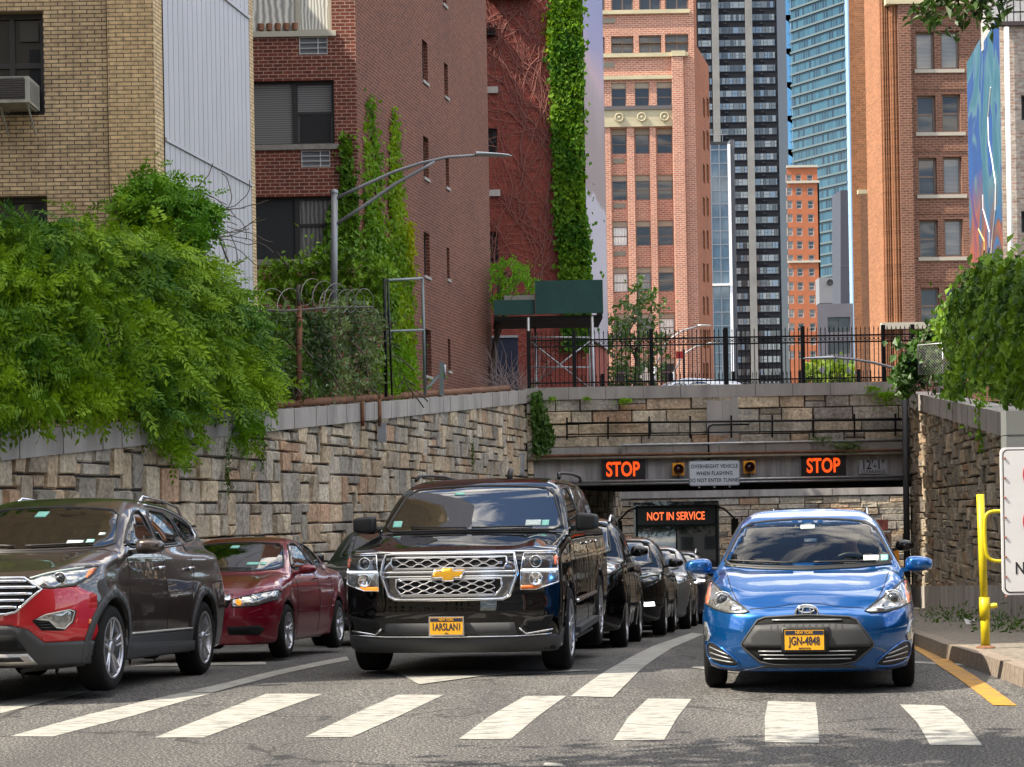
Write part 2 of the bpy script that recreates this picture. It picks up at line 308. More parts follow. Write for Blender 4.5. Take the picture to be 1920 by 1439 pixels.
# ---------------------------------------------------------------- foliage
def leafcloud(name, pts, nrm, size, material, parent=None, drop=0.3, colA=(0.7, 0.9, 0.4), colB=(1.2, 1.2, 1.0), asp=0.55, clump=0.6, seed=1):
    """one small folded leaf per point, mostly facing along nrm"""
    r = np.random.default_rng(seed); n = len(pts); pts = np.asarray(pts); nrm = np.asarray(nrm)
    nn = nrm + r.normal(0, 0.75, (n, 3)); nn /= np.linalg.norm(nn, axis=1)[:, None]
    d = r.normal(0, 0.7, (n, 3)); d[:, 2] -= drop * 2.2; d -= nn * (d * nn).sum(1)[:, None]; d /= np.linalg.norm(d, axis=1)[:, None]
    s = np.cross(nn, d); L = size * r.uniform(0.6, 1.3, n)[:, None]; wd = L * asp
    a = pts - d * L * 0.5; b = pts + s * wd * 0.5 + nn * L * 0.08; c = pts + d * L * 0.5 - nn * L * 0.1; e = pts - s * wd * 0.5 + nn * L * 0.08
    v = np.stack([a, b, c, e], 1).reshape(-1, 3); i = np.arange(n)[:, None] * 4
    f = np.concatenate([i + np.array([[0, 1, 2]]), i + np.array([[0, 2, 3]])], 1).reshape(-1, 3)
    cl = np.sin(pts[:, 0] * 3.1) * np.cos(pts[:, 2] * 2.7 + pts[:, 0]) + np.sin(pts[:, 1] * 2.3 + pts[:, 2] * 1.9)
    k = np.clip(0.5 + 0.25 * clump * cl + r.normal(0, 0.22, n), 0, 1)[:, None]
    cc = np.array(colA) * (1 - k) + np.array(colB) * k; cc = np.concatenate([cc, np.ones((n, 1))], 1)
    return obj(name, v, f, material, parent, colr=np.repeat(cc, 2, axis=0))
def pinnate(name, pts, dirs, nrm, material, parent=None, L=0.3, pairs=6, ll=0.085, lw=0.026, seed=3, colA=(0.6, 0.85, 0.4), colB=(1.35, 1.25, 0.8), side=1.0):
    """compound leaves: a drooping rachis with paired narrow leaflets"""
    r = np.random.default_rng(seed); n = len(pts); V = []; C = []
    P0 = np.asarray(pts, float); d = np.asarray(dirs, float); d /= np.linalg.norm(d, axis=1)[:, None]; nn = np.asarray(nrm, float) + r.normal(0, 0.35, (n, 3)); nn -= d * (nn * d).sum(1)[:, None]; nn /= np.linalg.norm(nn, axis=1)[:, None]
    s = np.cross(d, nn); Ls = L * r.uniform(0.7, 1.25, n)
    cl = np.sin(P0[:, 0] * 3.3 + P0[:, 1]) * np.cos(P0[:, 2] * 3.1 + P0[:, 0] * 0.7) + np.sin(P0[:, 2] * 4.3 + P0[:, 0] * 2)
    k = np.clip(0.5 + 0.22 * cl + r.normal(0, 0.2, n), 0, 1)[:, None]; cc = np.array(colA) * (1 - k) + np.array(colB) * k
    down = np.array([0, 0, -1.0])
    for j in range(pairs + 1):
        t = (j + 0.8) / (pairs + 0.8)
        base = P0 + d * (Ls * t)[:, None] + down * (Ls * 0.28 * t * t)[:, None]
        for sg in ((-1, 1) if j < pairs else (0,)):
            ld = d * (0.55 if sg else 1.0) + s * (sg * 0.9) + down * 0.35 + r.normal(0, 0.13, (n, 3)); ld /= np.linalg.norm(ld, axis=1)[:, None]
            w = np.cross(ld, nn); w /= np.linalg.norm(w, axis=1)[:, None]; l2 = (ll * (Ls / L) * r.uniform(0.8, 1.15, n))[:, None]; w2 = lw * (Ls / L)[:, None]
            V.append(np.stack([base, base + ld * l2 * 0.45 + w * w2, base + ld * l2 - nn * l2 * 0.12, base + ld * l2 * 0.45 - w * w2], 1)); C.append(cc * r.uniform(0.88, 1.12, (n, 1)))
    V = np.concatenate(V).reshape(-1, 3); C = np.concatenate(C); m = len(C); C = np.concatenate([np.clip(C, 0, 3), np.ones((m, 1))], 1)
    f = (np.arange(m)[:, None] * 4 + np.array([[0, 1, 2, 3]]))
    return obj(name, V, f, material, parent, colr=C)
LEAF = {'wist': mat('wisteria_leaf', (0.17, 0.315, 0.016), 0.6, vcol=True, transl=0.22, spec=.25), 'ivy': mat('ivy_leaf', (0.16, 0.26, 0.014), 0.55, vcol=True, transl=0.2, spec=.3),
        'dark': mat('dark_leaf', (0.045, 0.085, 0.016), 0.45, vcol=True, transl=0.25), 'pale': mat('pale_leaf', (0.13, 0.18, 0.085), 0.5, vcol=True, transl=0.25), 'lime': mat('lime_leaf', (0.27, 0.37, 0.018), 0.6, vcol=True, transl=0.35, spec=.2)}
BARK = mat('bark', (0.10, 0.075, 0.055), 0.9, noise=0.3, nscale=12)
def inpoly(x, y, poly):
    ins = np.zeros(len(x), bool); j = len(poly) - 1
    for i in range(len(poly)):
        xi, yi = poly[i]; xj, yj = poly[j]
        c = ((yi > y) != (yj > y)) & (x < (xj - xi) * (y - yi) / (yj - yi + 1e-12) + xi); ins ^= c; j = i
    return ins
def scatter_px(poly, n, seed=0, jit=5.0):
    r = np.random.default_rng(seed); p = np.array(poly, float); lo, hi = p.min(0), p.max(0); X = []; Y = []
    while sum(map(len, X)) < n:
        x = r.uniform(lo[0], hi[0], n * 2); y = r.uniform(lo[1], hi[1], n * 2); k = inpoly(x, y, poly); X.append(x[k]); Y.append(y[k])
    X, Y = np.concatenate(X)[:n], np.concatenate(Y)[:n]; s_ = jit * np.where(r.random(n) < .12, 2.8, .8); return X + r.normal(0, 1, n) * s_, Y + r.normal(0, 1, n) * s_
def px3(x, y, D):
    dx, dy = x - CXP, y - CYP; X = (dx * CR - dy * SR) / FPX; Y = (dy * CR + dx * SR) / FPX
    return np.stack([X * D, D + 0 * X, EYE - Y * D], 1)
# ================================================================ ground, road, retaining walls, overpass
asphalt = mat('asphalt', (0.105, 0.10, 0.095), 0.9)
t_ = asphalt.node_tree; b_ = t_.nodes['Principled BSDF']; tc_ = t_.nodes.new('ShaderNodeTexCoord')
n1 = t_.nodes.new('ShaderNodeTexNoise'); n1.inputs['Scale'].default_value = 52; n1.inputs['Detail'].default_value = 4; n1.inputs['Roughness'].default_value = 0.8
n2 = t_.nodes.new('ShaderNodeTexNoise'); n2.inputs['Scale'].default_value = 1.0; n2.inputs['Detail'].default_value = 8; mpr_ = t_.nodes.new('ShaderNodeMapping'); mpr_.inputs['Scale'].default_value = (1.1, .22, 1); mpr_.inputs['Rotation'].default_value = (0, 0, .14)
r1 = t_.nodes.new('ShaderNodeValToRGB'); r1.color_ramp.elements[0].position = 0.40; r1.color_ramp.elements[0].color = (0.016, 0.016, 0.017, 1); r1.color_ramp.elements[1].position = 0.62; r1.color_ramp.elements[1].color = (0.40, 0.38, 0.34, 1)
e_ = r1.color_ramp.elements.new(0.52); e_.color = (0.066, 0.065, 0.063, 1)
r2 = t_.nodes.new('ShaderNodeValToRGB'); r2.color_ramp.elements[0].position = 0.34; r2.color_ramp.elements[0].color = (0.55, 0.56, 0.58, 1); r2.color_ramp.elements[1].position = 0.7; r2.color_ramp.elements[1].color = (1.12, 1.1, 1.08, 1)
mm_ = t_.nodes.new('ShaderNodeMixRGB'); mm_.blend_type = 'MULTIPLY'; mm_.inputs[0].default_value = 1
for a_, b2 in ((tc_.outputs['Object'], n1.inputs['Vector']), (tc_.outputs['Object'], mpr_.inputs[0]), (mpr_.outputs[0], n2.inputs['Vector']), (n1.outputs['Fac'], r1.inputs[0]), (n2.outputs['Fac'], r2.inputs[0]), (r1.outputs[0], mm_.inputs[1]), (r2.outputs[0], mm_.inputs[2]), (mm_.outputs[0], b_.inputs['Base Color'])): t_.links.new(a_, b2)
vo_ = t_.nodes.new('ShaderNodeTexVoronoi'); vo_.feature = 'DISTANCE_TO_EDGE'; vo_.inputs['Scale'].default_value = .33; no_ = t_.nodes.new('ShaderNodeTexNoise'); no_.inputs['Scale'].default_value = 1.6; no_.inputs['Detail'].default_value = 8; av_ = t_.nodes.new('ShaderNodeVectorMath'); av_.operation = 'MULTIPLY_ADD'; av_.inputs[1].default_value = (1.3, 1.3, 0)
t_.links.new(tc_.outputs['Object'], no_.inputs['Vector']); t_.links.new(no_.outputs['Color'], av_.inputs[0]); t_.links.new(tc_.outputs['Object'], av_.inputs[2]); t_.links.new(av_.outputs[0], vo_.inputs['Vector'])
rv_ = t_.nodes.new('ShaderNodeValToRGB'); rv_.color_ramp.elements[0].position = .003; rv_.color_ramp.elements[0].color = (.3, .3, .3, 1); rv_.color_ramp.elements[1].position = .007; mv_ = t_.nodes.new('ShaderNodeMixRGB'); mv_.blend_type = 'MULTIPLY'; mv_.inputs[0].default_value = 1; t_.links.new(vo_.outputs['Distance'], rv_.inputs[0]); t_.links.new(mm_.outputs[0], mv_.inputs[1]); t_.links.new(rv_.outputs[0], mv_.inputs[2]); t_.links.new(mv_.outputs[0], b_.inputs['Base Color'])
bp_ = t_.nodes.new('ShaderNodeBump'); bp_.inputs['Distance'].default_value = 0.006; t_.links.new(n1.outputs['Fac'], bp_.inputs['Height']); t_.links.new(bp_.outputs[0], b_.inputs['Normal'])
def paint(name, c):
    m = mat(name, c, 0.7); t = m.node_tree; b = t.nodes['Principled BSDF']; tc = t.nodes.new('ShaderNodeTexCoord'); mp = t.nodes.new('ShaderNodeMapping'); mp.inputs['Scale'].default_value = (1, 5, 1); mp.inputs['Rotation'].default_value = (0, 0, 0.35)
    n = t.nodes.new('ShaderNodeTexNoise'); n.inputs['Scale'].default_value = 4.5; n.inputs['Detail'].default_value = 12; n.inputs['Roughness'].default_value = 0.75
    r = t.nodes.new('ShaderNodeValToRGB'); r.color_ramp.elements[0].position = 0.425; r.color_ramp.elements[0].color = (0.10, 0.098, 0.095, 1); r.color_ramp.elements[1].position = 0.55; r.color_ramp.elements[1].color = (*c, 1); k_ = r.color_ramp.elements.new(.47); k_.color = tuple(q * .72 for q in c) + (1,)
    t.links.new(tc.outputs['Object'], mp.inputs[0]); t.links.new(mp.outputs[0], n.inputs['Vector']); t.links.new(n.outputs['Fac'], r.inputs[0]); t.links.new(r.outputs[0], b.inputs['Base Color']); return m
wpaint, ypaint = paint('white_road_paint', (0.37, 0.365, 0.325)), paint('yellow_road_paint', (0.50, 0.24, 0.01))
ys = sorted(set([-200, -60, -20, 0, 8, 12] + [13 + i * 0.5 for i in range(30)] + [30, 40, 54, 70, 90, 120])); xs = [-400, -60, -12, -6, 0, 6, 12, 60, 400]
V = [(x, y, zroad(y)) for y in ys for x in xs]; Fq = [[j * 9 + i, j * 9 + i + 1, (j + 1) * 9 + i + 1, (j + 1) * 9 + i] for j in range(len(ys) - 1) for i in range(8)]
struct(obj('road', V, Fq, asphalt))
def marking(name, polys, material, lift=0.004):
    m = MB()
    for L, Rr in polys:                      # left edge and right edge polylines in the photo
        l = [G(*p, dz=lift) for p in L]; r = [G(*p, dz=lift) for p in Rr]
        for i in range(len(l) - 1):
            k = 6
            for q in range(k):
                a, b = q / k, (q + 1) / k; f = lambda A, B, t: A.lerp(B, t)
                pts = [f(l[i], l[i + 1], a), f(r[i], r[i + 1], a), f(r[i], r[i + 1], b), f(l[i], l[i + 1], b)]
                for p in pts: p.z = zroad(p.y) + lift
                m.quad(*pts)
    return struct(m.build(name, material))
marking('crosswalk', [([(0, 1338), (0, 1317)], [(20, 1333), (93, 1297)]), ([(20, 1333), (93, 1297)], [(100, 1313), (165, 1297)]),
    ([(18, 1381), (165, 1340), (345, 1298)], [(100, 1381), (240, 1345), (398, 1300)]),
    ([(290, 1383), (500, 1301)], [(382, 1383), (607, 1301)]), ([(572, 1382), (650, 1345), (745, 1303)], [(660, 1382), (750, 1342), (832, 1303)]),
    ([(860, 1386), (915, 1345), (985, 1305)], [(958, 1386), (1010, 1342), (1062, 1305)]), ([(1150, 1388), (1178, 1345), (1215, 1310)], [(1245, 1388), (1270, 1345), (1297, 1311)]),
    ([(1434, 1392), (1434, 1345), (1440, 1315)], [(1536, 1393), (1533, 1345), (1529, 1317)]), ([(1744, 1397), (1720, 1355), (1687, 1321)], [(1842, 1398), (1805, 1350), (1768, 1323)])], wpaint)
marking('lane_line', [([(350, 1297), (430, 1279), (520, 1257), (650, 1231)], [(398, 1299), (480, 1277), (560, 1257), (655, 1238)]),
    ([(1070, 1306), (1108, 1277), (1158, 1246), (1225, 1211), (1297, 1187)], [(1150, 1307), (1180, 1277), (1212, 1247), (1262, 1214), (1320, 1189)]),
    ([(1320, 1188), (1420, 1150)], [(1340, 1188), (1430, 1150)])], wpaint, 0.006)
marking('lane_arrow', [([(690, 1254), (745, 1262), (785, 1283)], [(1130, 1256), (900, 1268), (790, 1283)]), ([(238, 1250), (300, 1243)], [(500, 1246), (497, 1241)]), ([(1297, 1252), (1300, 1249)], [(1385, 1262), (1340, 1249)])], wpaint, 0.008)
marking('stop_line', [([(1713, 1243), (1713, 1240)], [(1845, 1250), (1825, 1246)])], wpaint, 0.005)
marking('kerb_line', [([(1690, 1203), (1712, 1216), (1762, 1250), (1862, 1322)], [(1700, 1203), (1740, 1214), (1795, 1248), (1907, 1323)])], ypaint, 0.006)
marking('manhole_mark', [([(1018, 1436), (1022, 1430)], [(1062, 1438), (1050, 1431)])], wpaint, 0.004)
# right pavement with kerb
kpx = [(1640, 1160), (1714, 1187), (1768, 1207), (1815, 1220), (1870, 1237), (1920, 1254)]
K = [G(*p, dz=0.15) for p in kpx]; d0 = (K[-1] - K[-2]); K.append(K[-1] + d0 * 3); K.append(K[-1] + Vector((7, -3.5, 0.0)))
K.insert(0, K[0] + (K[0] - K[1]) * 3)
for p in K: p.z = zroad(p.y) + 0.15
pave = mat('pavement_concrete', (0.20, 0.175, 0.14), 0.95, noise=0.6, nscale=13, bump=0.006, bscale=45)
m = MB(); mk = MB()
for i in range(len(K) - 1):
    a, b = K[i], K[i + 1]; ra = Vector((a.x + 30, a.y, a.z)); rb = Vector((b.x + 30, b.y, b.z)); n_ = 6
    for q in range(n_):
        p, r = a.lerp(b, q / n_), a.lerp(b, (q + 1) / n_)
        for t in (p, r): t.z = zroad(t.y) + 0.15
        m.quad(p + Vector((0.16, 0, 0)), p + Vector((30, 0, 0)), r + Vector((30, 0, 0)), r + Vector((0.16, 0, 0)))
        g0, g1 = p.lerp(r, 0.03), r
        mk.quad(g0, g0 + Vector((.16, 0, 0.002)), g1 + Vector((.16, 0, 0.002)), g1); mk.quad(g0 - Vector((.02, .02, .16)), g0, g1, g1 - Vector((.02, .02, .16)))
struct(m.build('pavement', pave)); struct(mk.build('kerb', mat('granite_kerb', (0.24, 0.195, 0.15), 0.9, noise=0.4, nscale=22, bump=0.005, bscale=30)))
# ---- walls as vertical planes
WL = Wall(-11.84 + 0.227 * 54, 54, -0.227, -1.0)        # left retaining wall: starts at the overpass, runs towards the camera
WL = Wall(-11.84 + 0.227 * 8, 8, 0.227, 1.0); WLlen = math.hypot(0.227 * 46, 46)
def ztopL(t): y = 8 + t * WL.u.y; return 2.59 + 0.0765 * (y - 24)
WRt = Wall(11.3, 54, -0.13, -1.0); WRlen = 36 * math.hypot(1, .13)
def ztopR(t): y = 54 + t * WRt.u.y; return 4.65 - 0.077 * (54 - y)
stone_m = mat('split_granite', (1.6, 1.5, 1.37), 0.9, vcol=True, noise=0.5, nscale=13, bump=0.045, bscale=8, stain=.38)
mort = mat('dark_mortar', (0.018, 0.016, 0.015), 0.95)
PAL = [(.36, .34, .30), (.31, .30, .275), (.265, .255, .24), (.42, .36, .275), (.38, .305, .23), (.38, .265, .19), (.35, .31, .255), (.43, .39, .32)]
PW = np.array([5, 5, 4, 5, 3, 1.5, 5, 2]); PW = PW / PW.sum()
def stones(name, W, t0, t1, zb, zt, unit, seed, parent, coursed=False, out=0.05, dark=1.0, split_end=None, sizes=None):
    r = np.random.default_rng(seed); cells = []
    zlo = min(zb(t0), zb(t1)); zhi = max(zt(t0), zt(t1))
    if coursed:
        z = zlo
        while z < zhi:
            h = float(r.choice([0.22, 0.3, 0.36])); t = t0 + r.uniform(-0.8, 0)
            while t < t1:
                w = float(r.uniform(0.5, 1.5)); a, b = max(t, t0), min(t + w, t1)
                if b - a > 0.1:
                    if h > .28 and w < .8 and r.random() < .35: cells += [(a, b, z, z + h / 2), (a, b, z + h / 2, z + h)]
                    else: cells.append((a, b, z, z + h))
                t += w
            z += h
    else:
        nt, nz = int((t1 - t0) / unit) + 1, int((zhi - zlo) / unit) + 1; occ = np.zeros((nt, nz), bool); S = sizes or [(1, 1), (2, 1), (1, 2), (2, 2), (3, 2), (2, 3), (3, 3), (4, 2), (4, 3), (3, 1)]
        pr = np.array([2.5, 2, 1.5, 5, 4, 4, 3, 1, 1, 1]); pr = pr / pr.sum()
        for i in range(nt):
            for j in range(nz):
                if occ[i, j]: continue
                a, b = S[r.choice(len(S), p=pr[:len(S)] / pr[:len(S)].sum())]
                while a > 1 and (i + a > nt or occ[i:i + a, j].any()): a -= 1
                while b > 1 and (j + b > nz or occ[i:i + a, j:j + b].any()): b -= 1
                occ[i:i + a, j:j + b] = True; cells.append((t0 + i * unit, min(t1, t0 + (i + a) * unit), zlo + j * unit, zlo + (j + b) * unit))
    m = MB(); g = 0.012
    for a, b, c, d in cells:
        tm = (a + b) / 2
        if c >= zt(tm) - 0.04 or d <= zb(tm): continue
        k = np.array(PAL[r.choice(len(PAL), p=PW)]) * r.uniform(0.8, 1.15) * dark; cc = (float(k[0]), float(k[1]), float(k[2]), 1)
        o = out * r.uniform(0.3, 1.7) * 1.1; ch = 0.02; j = lambda s=0.008: float(r.uniform(-s, s))
        a2, b2, c2 = a + g + j(), b - g + j(), c + g + j(); d2 = d - g + j(); cl = lambda t, z: min(z, zt(t) - 0.004)
        base = [W.pt(a2, cl(a2, c2), 0), W.pt(b2, cl(b2, c2 + j()), 0), W.pt(b2, cl(b2, d2 + j()), 0), W.pt(a2, cl(a2, d2), 0)]
        top = [W.pt(a2 + ch, cl(a2, c2 + ch), o * r.uniform(.5, 1.2)), W.pt(b2 - ch, cl(b2, c2 + ch), o * r.uniform(.5, 1.2)), W.pt(b2 - ch, cl(b2, d2 - ch), o * r.uniform(.7, 1.3)), W.pt(a2 + ch, cl(a2, d2 - ch), o * r.uniform(.7, 1.3))]
        m.quad(*top, colr=cc)
        for q in range(4): m.quad(base[q], base[(q + 1) % 4], top[(q + 1) % 4], top[q], colr=cc)
    o = m.build(name, stone_m, parent, col_=True, uv=False); return o
def backing(W, t0, t1, zb, zt, parent, th=0.6, name='mortar_backing'):
    m = MB(); n = 12
    for i in range(n):
        a, b = t0 + (t1 - t0) * i / n, t0 + (t1 - t0) * (i + 1) / n
        m.quad(W.pt(a, zb(a)), W.pt(b, zb(b)), W.pt(b, zt(b)), W.pt(a, zt(a))); m.quad(W.pt(a, zt(a)), W.pt(b, zt(b)), W.pt(b, zt(b), -th), W.pt(a, zt(a), -th)); m.quad(W.pt(b, zb(b), -th), W.pt(a, zb(a), -th), W.pt(a, zt(a), -th), W.pt(b, zt(b), -th))
    return m.build(name, mort, parent)
def coping(W, t0, t1, zt, h, o0, o1, parent, blk=0.62, name='coping_stone', nm=None):
    m = MB(); t = t0; k = 0
    while t < t1 - 0.05:
        b = min(t + blk, t1); a2, b2 = t + 0.006, b - 0.006; e = 0.004 * ((k * 7) % 5 - 2)
        P8 = [[W.pt(q, zt(q) - hh, o) for q in (a2, b2)] for hh in (h, 0) for o in (o1 + e, o0)]
        f0, k0, f1, k1 = P8
        m.quad(f0[0], f0[1], f1[1], f1[0]); m.quad(f1[0], f1[1], k1[1], k1[0]); m.quad(f0[0], k0[0], k0[1], f0[1]); m.quad(f0[0], f1[0], k1[0], k0[0]); m.quad(f0[1], k0[1], k1[1], f1[1]); t = b; k += 1
    return m.build(name, M['concrete'], parent)
zrd = lambda W: (lambda t: zroad(W.O.y + t * W.u.y) - 0.1)
lw = thing('retaining_wall', 'long left retaining wall of interlocking granite blocks with pale coping', 'wall', (WL.O.x, WL.O.y, 0))
backing(WL, 0, WLlen, zrd(WL), lambda t: ztopL(t) - .2, lw)
stones('stonework', WL, 0, WLlen, zrd(WL), lambda t: ztopL(t) - 0.36, 0.185, 3, lw)
coping(WL, 0, WLlen, ztopL, 0.36, -0.55, 0.10, lw)
rw = thing('retaining_wall', 'shaded right retaining wall of rough granite blocks beside the pavement', 'wall', (WRt.O.x, WRt.O.y, 0))
# right wall: part facing the street, local sun strips come from the gap between the buildings
WRo = Wall(11.3 - .13 * 36, 18, 0.13, 1.0)
class Flip(Wall):
    def __init__(s, *a): super().__init__(*a); s.n = -s.n
WR = Flip(11.3, 54, -0.13, -1.0)
WR.n = Vector((-abs(WR.n.x), WR.n.y if WR.n.x < 0 else -WR.n.y)) if WR.n.x > 0 else WR.n
zbR = lambda t: zroad(54 + t * WR.u.y) + 0.1
backing(WR, 0, WRlen, zbR, lambda t: ztopR(t) - .2, rw)
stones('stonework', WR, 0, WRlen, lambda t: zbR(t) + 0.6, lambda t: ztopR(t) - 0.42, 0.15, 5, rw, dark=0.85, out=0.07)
coping(WR, 0, WRlen, ztopR, 0.42, -0.55, 0.10, rw)
coping(WR, 0, WRlen, lambda t: zbR(t) + 0.62, 0.62, 0.0, 0.12, rw, blk=1.1, name='concrete_plinth')
# upper ground on both sides and beyond
soil = mat('bare_soil', (0.10, 0.085, 0.06), 0.95, noise=0.4, nscale=3)
m = MB()
for i in range(23):
    y0, y1 = 8 + i * 2.0, 10 + i * 2.0
    for (xa, xb, wz) in ((lambda y: -11.84 + .227 * y - .4, -200, lambda y: 2.59 + .0765 * (y - 24) - .45), (lambda y: 11.3 - .13 * (54 - y) + .4, 200, lambda y: 4.65 - .077 * (54 - y) - .45)):
        za, zb_ = max(wz(y0), 0.05), max(wz(y1), 0.05)
        q = [Vector((xa(y0), y0, za)), Vector((xa(y1), y1, zb_)), Vector((xb, y1, zb_)), Vector((xb, y0, za))]
        m.quad(*(q if xb > 0 else q[::-1]))
for xa, xb in ((-900, 0.3), (20.6, 900)):
    if xa > 0: m.quad(Vector((11.6, 54, 4.35)), Vector((21, 54, 4.35)), Vector((21, 56, 3.8)), Vector((11.6, 56, 3.8)))
    m.quad(Vector((xa, 54, 4.35)), Vector((xb, 54, 4.35)), Vector((xb, 56, 3.8)), Vector((xa, 56, 3.8))); m.quad(Vector((xa, 56, 3.8)), Vector((xb, 56, 3.8)), Vector((xb, 92, 3.8)), Vector((xa, 92, 3.8)))
struct(m.build('upper_ground', soil))
struct(obj('far_ground', [(-900, 92, 3.8), (900, 92, 3.8), (900, 3000, 3.8), (-900, 3000, 3.8)], [[0, 1, 2, 3]], mat('street_asphalt', (0.11, 0.105, 0.10), 0.9, noise=0.3, nscale=0.5)))
# ---- overpass front
OP = Wall(0.0, 54.0, 1, 0)
def opz(py, px=1350): return EYE - dero(px, py)[1] * 54
ov = thing('overpass', 'stone faced road overpass with tunnel opening and low clearance girder', 'bridge', (0.6, 54, 0))
tA, tB = OP.hit(1000, 800)[0], 11.25
z1, z2, z3, z4, z5, z6 = opz(722), opz(745), opz(835), opz(856), opz(898), opz(907)
flat = lambda z: (lambda t: z)
backing(OP, tA, tB, flat(z5 + .1), flat(z1 - .1), ov, th=.5)
stones('stonework', OP, tA, tB, flat(z3), flat(z2), 0.3, 9, ov, coursed=True, out=0.05, dark=1.05)
coping(OP, OP.hit(1000, 800)[0] - .05, tB, flat(z1), z1 - z2, -0.5, 0.10, ov, blk=1.05)
coping(OP, tA, tB, flat(z3), z3 - z4, -0.3, 0.14, ov, blk=1.3, name='ledge')
slab('girder_face', OP, tA, tB, z5, z4 - .03, -0.35, 0.02, M['girder'], ov)
slab('girder_flange', OP, tA, tB, z6, z5 - .002, -0.35, 0.12, mat('flange_steel', (0.12, 0.13, 0.15), 0.5, 0.5, noise=.3), ov)
tc0, tc1 = OP.hit(1325, 800)[0], OP.hit(1384, 800)[0]
slab('pilaster', OP, tc0, (tc0 + tc1) / 2 - .004, z3, z2 - .003, 0.0, 0.09, M['concrete'], ov); slab('pilaster', OP, (tc0 + tc1) / 2 + .004, tc1, z3, z2 - .003, 0.0, 0.093, M['concrete'], ov)
# girder stiffeners, deck, soffit beams
for i in range(9): m = MB(); m.box(tA + .7 + i * 1.25, tA + .74 + i * 1.25, 53.95, 53.99, z5 + .02, z4 - .05); m.build('stiffener', M['girder'], ov)
deckm = mat('dark_deck', (0.05, 0.048, 0.045), 0.95)  # near-black base colour for the deck and its floor beams
m = MB(); m.box(-2, 24, 54.4, 76, z6 + .35, 3.78); m.build('deck', deckm, ov)
for i in range(11): m = MB(); m.box(-2, 24, 55.5 + i * 2, 55.8 + i * 2, z6 + .02, z6 + .34); m.build('floor_beam', deckm, ov)
m = MB(); m.box(-3.2, 0.35, 54.4, 56, -3, 3.7); m.box(11.45, 16, 54.4, 55.2, -3, 3.7); m.build('abutment', mat('dark_abutment', (0.09, 0.08, 0.075), 0.9, noise=.4), ov)
# left return pier of the wall, 960..1000
lp = thing('wall_pier', 'stone corner pier joining the left wall to the overpass', 'pier', (0.4, 53.9, 0))
LPW = Wall(WL.pt(WLlen, 0).x, 53.9, 1, 0)
_l = OP.hit(1000, 800)[0] - LPW.O.x
stones('stonework', LPW, 0.02, _l, flat(-2), flat(z1 - .36), 0.155, 19, lp, out=.04); backing(LPW, 0, _l, flat(-2), flat(z1 - .3), lp, th=.3)
coping(LPW, -0.02, _l - .02, flat(z1 - .02), .36, -0.5, 0.08, lp)
# side wall inside the underpass (left, dark) and the far stone wall beyond
Wi = Wall(0.62, 54.5, 0.16, 1.0); iw = thing('underpass_wall', 'dark stone side wall inside the underpass behind the large black vehicle', 'wall', (0.62, 54.5, 0))
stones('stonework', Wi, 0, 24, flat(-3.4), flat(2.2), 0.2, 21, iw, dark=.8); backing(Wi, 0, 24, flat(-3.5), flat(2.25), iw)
Wf = Wall(2.0, 84, 1, 0.0); fw = thing('retaining_wall', 'far stone wall seen through the underpass behind the coach', 'wall', (2, 86, 0))
stones('stonework', Wf, 0, 18.5, flat(-3.4), flat(1.95), 0.34, 23, fw, coursed=True, dark=1.0); backing(Wf, 0, 18.5, flat(-3.5), flat(2.0), fw); coping(Wf, 0, 18.5, flat(2.26), .3, -.5, .1, fw, blk=1.2)
# ---- things on the overpass face
def at(px, py, D): return P(px, py, D)
def board(name, label, cat, x0, y0, x1, y1, D, material, th=0.06, parent=None, group=None):
    a, b = at(x0, (y0 + y1) / 2, D), at(x1, (y0 + y1) / 2, D); z0, z1_ = at((x0 + x1) / 2, y1, D).z, at((x0 + x1) / 2, y0, D).z
    m = MB(); m.box(a.x, b.x, D, D + th, z0, z1_)
    o = m.build(name, material, parent)
    return o, (a.x, b.x, z0, z1_)
def mbox(name, material, parent, x0, x1, y0, y1, z0, z1, bev=0.0):
    m = MB(); m.box(x0, x1, y0, y1, z0, z1); o = m.build(name, material, parent)
    if bev:
        md = o.modifiers.new('b', 'BEVEL'); md.width = bev; md.segments = 2
    return o
def rrect(name, x0, x1, z0, z1, y, r, material, parent, th=0.02, seg=6):
    pts = []
    for cx_, cz_, a0 in ((x1 - r, z1 - r, 0), (x0 + r, z1 - r, 90), (x0 + r, z0 + r, 180), (x1 - r, z0 + r, 270)):
        for i in range(seg + 1): a = R(a0 + 90 * i / seg); pts.append((cx_ + r * math.cos(a), cz_ + r * math.sin(a)))
    n = len(pts); v = [(p[0], y, p[1]) for p in pts] + [(p[0], y + th, p[1]) for p in pts]
    f = [list(reversed(range(n)))] + [list(range(n, 2 * n))] + [[i, (i + 1) % n, n + (i + 1) % n, n + i] for i in range(n)]
    return obj(name, v, f, material, parent)
led = mat('led_orange', (0.5, 0.05, 0.01), 0.6, emit=(1.0, 0.085, 0.006), es=0.62); leddark = mat('led_housing', (0.008, 0.006, 0.008), 0.4)
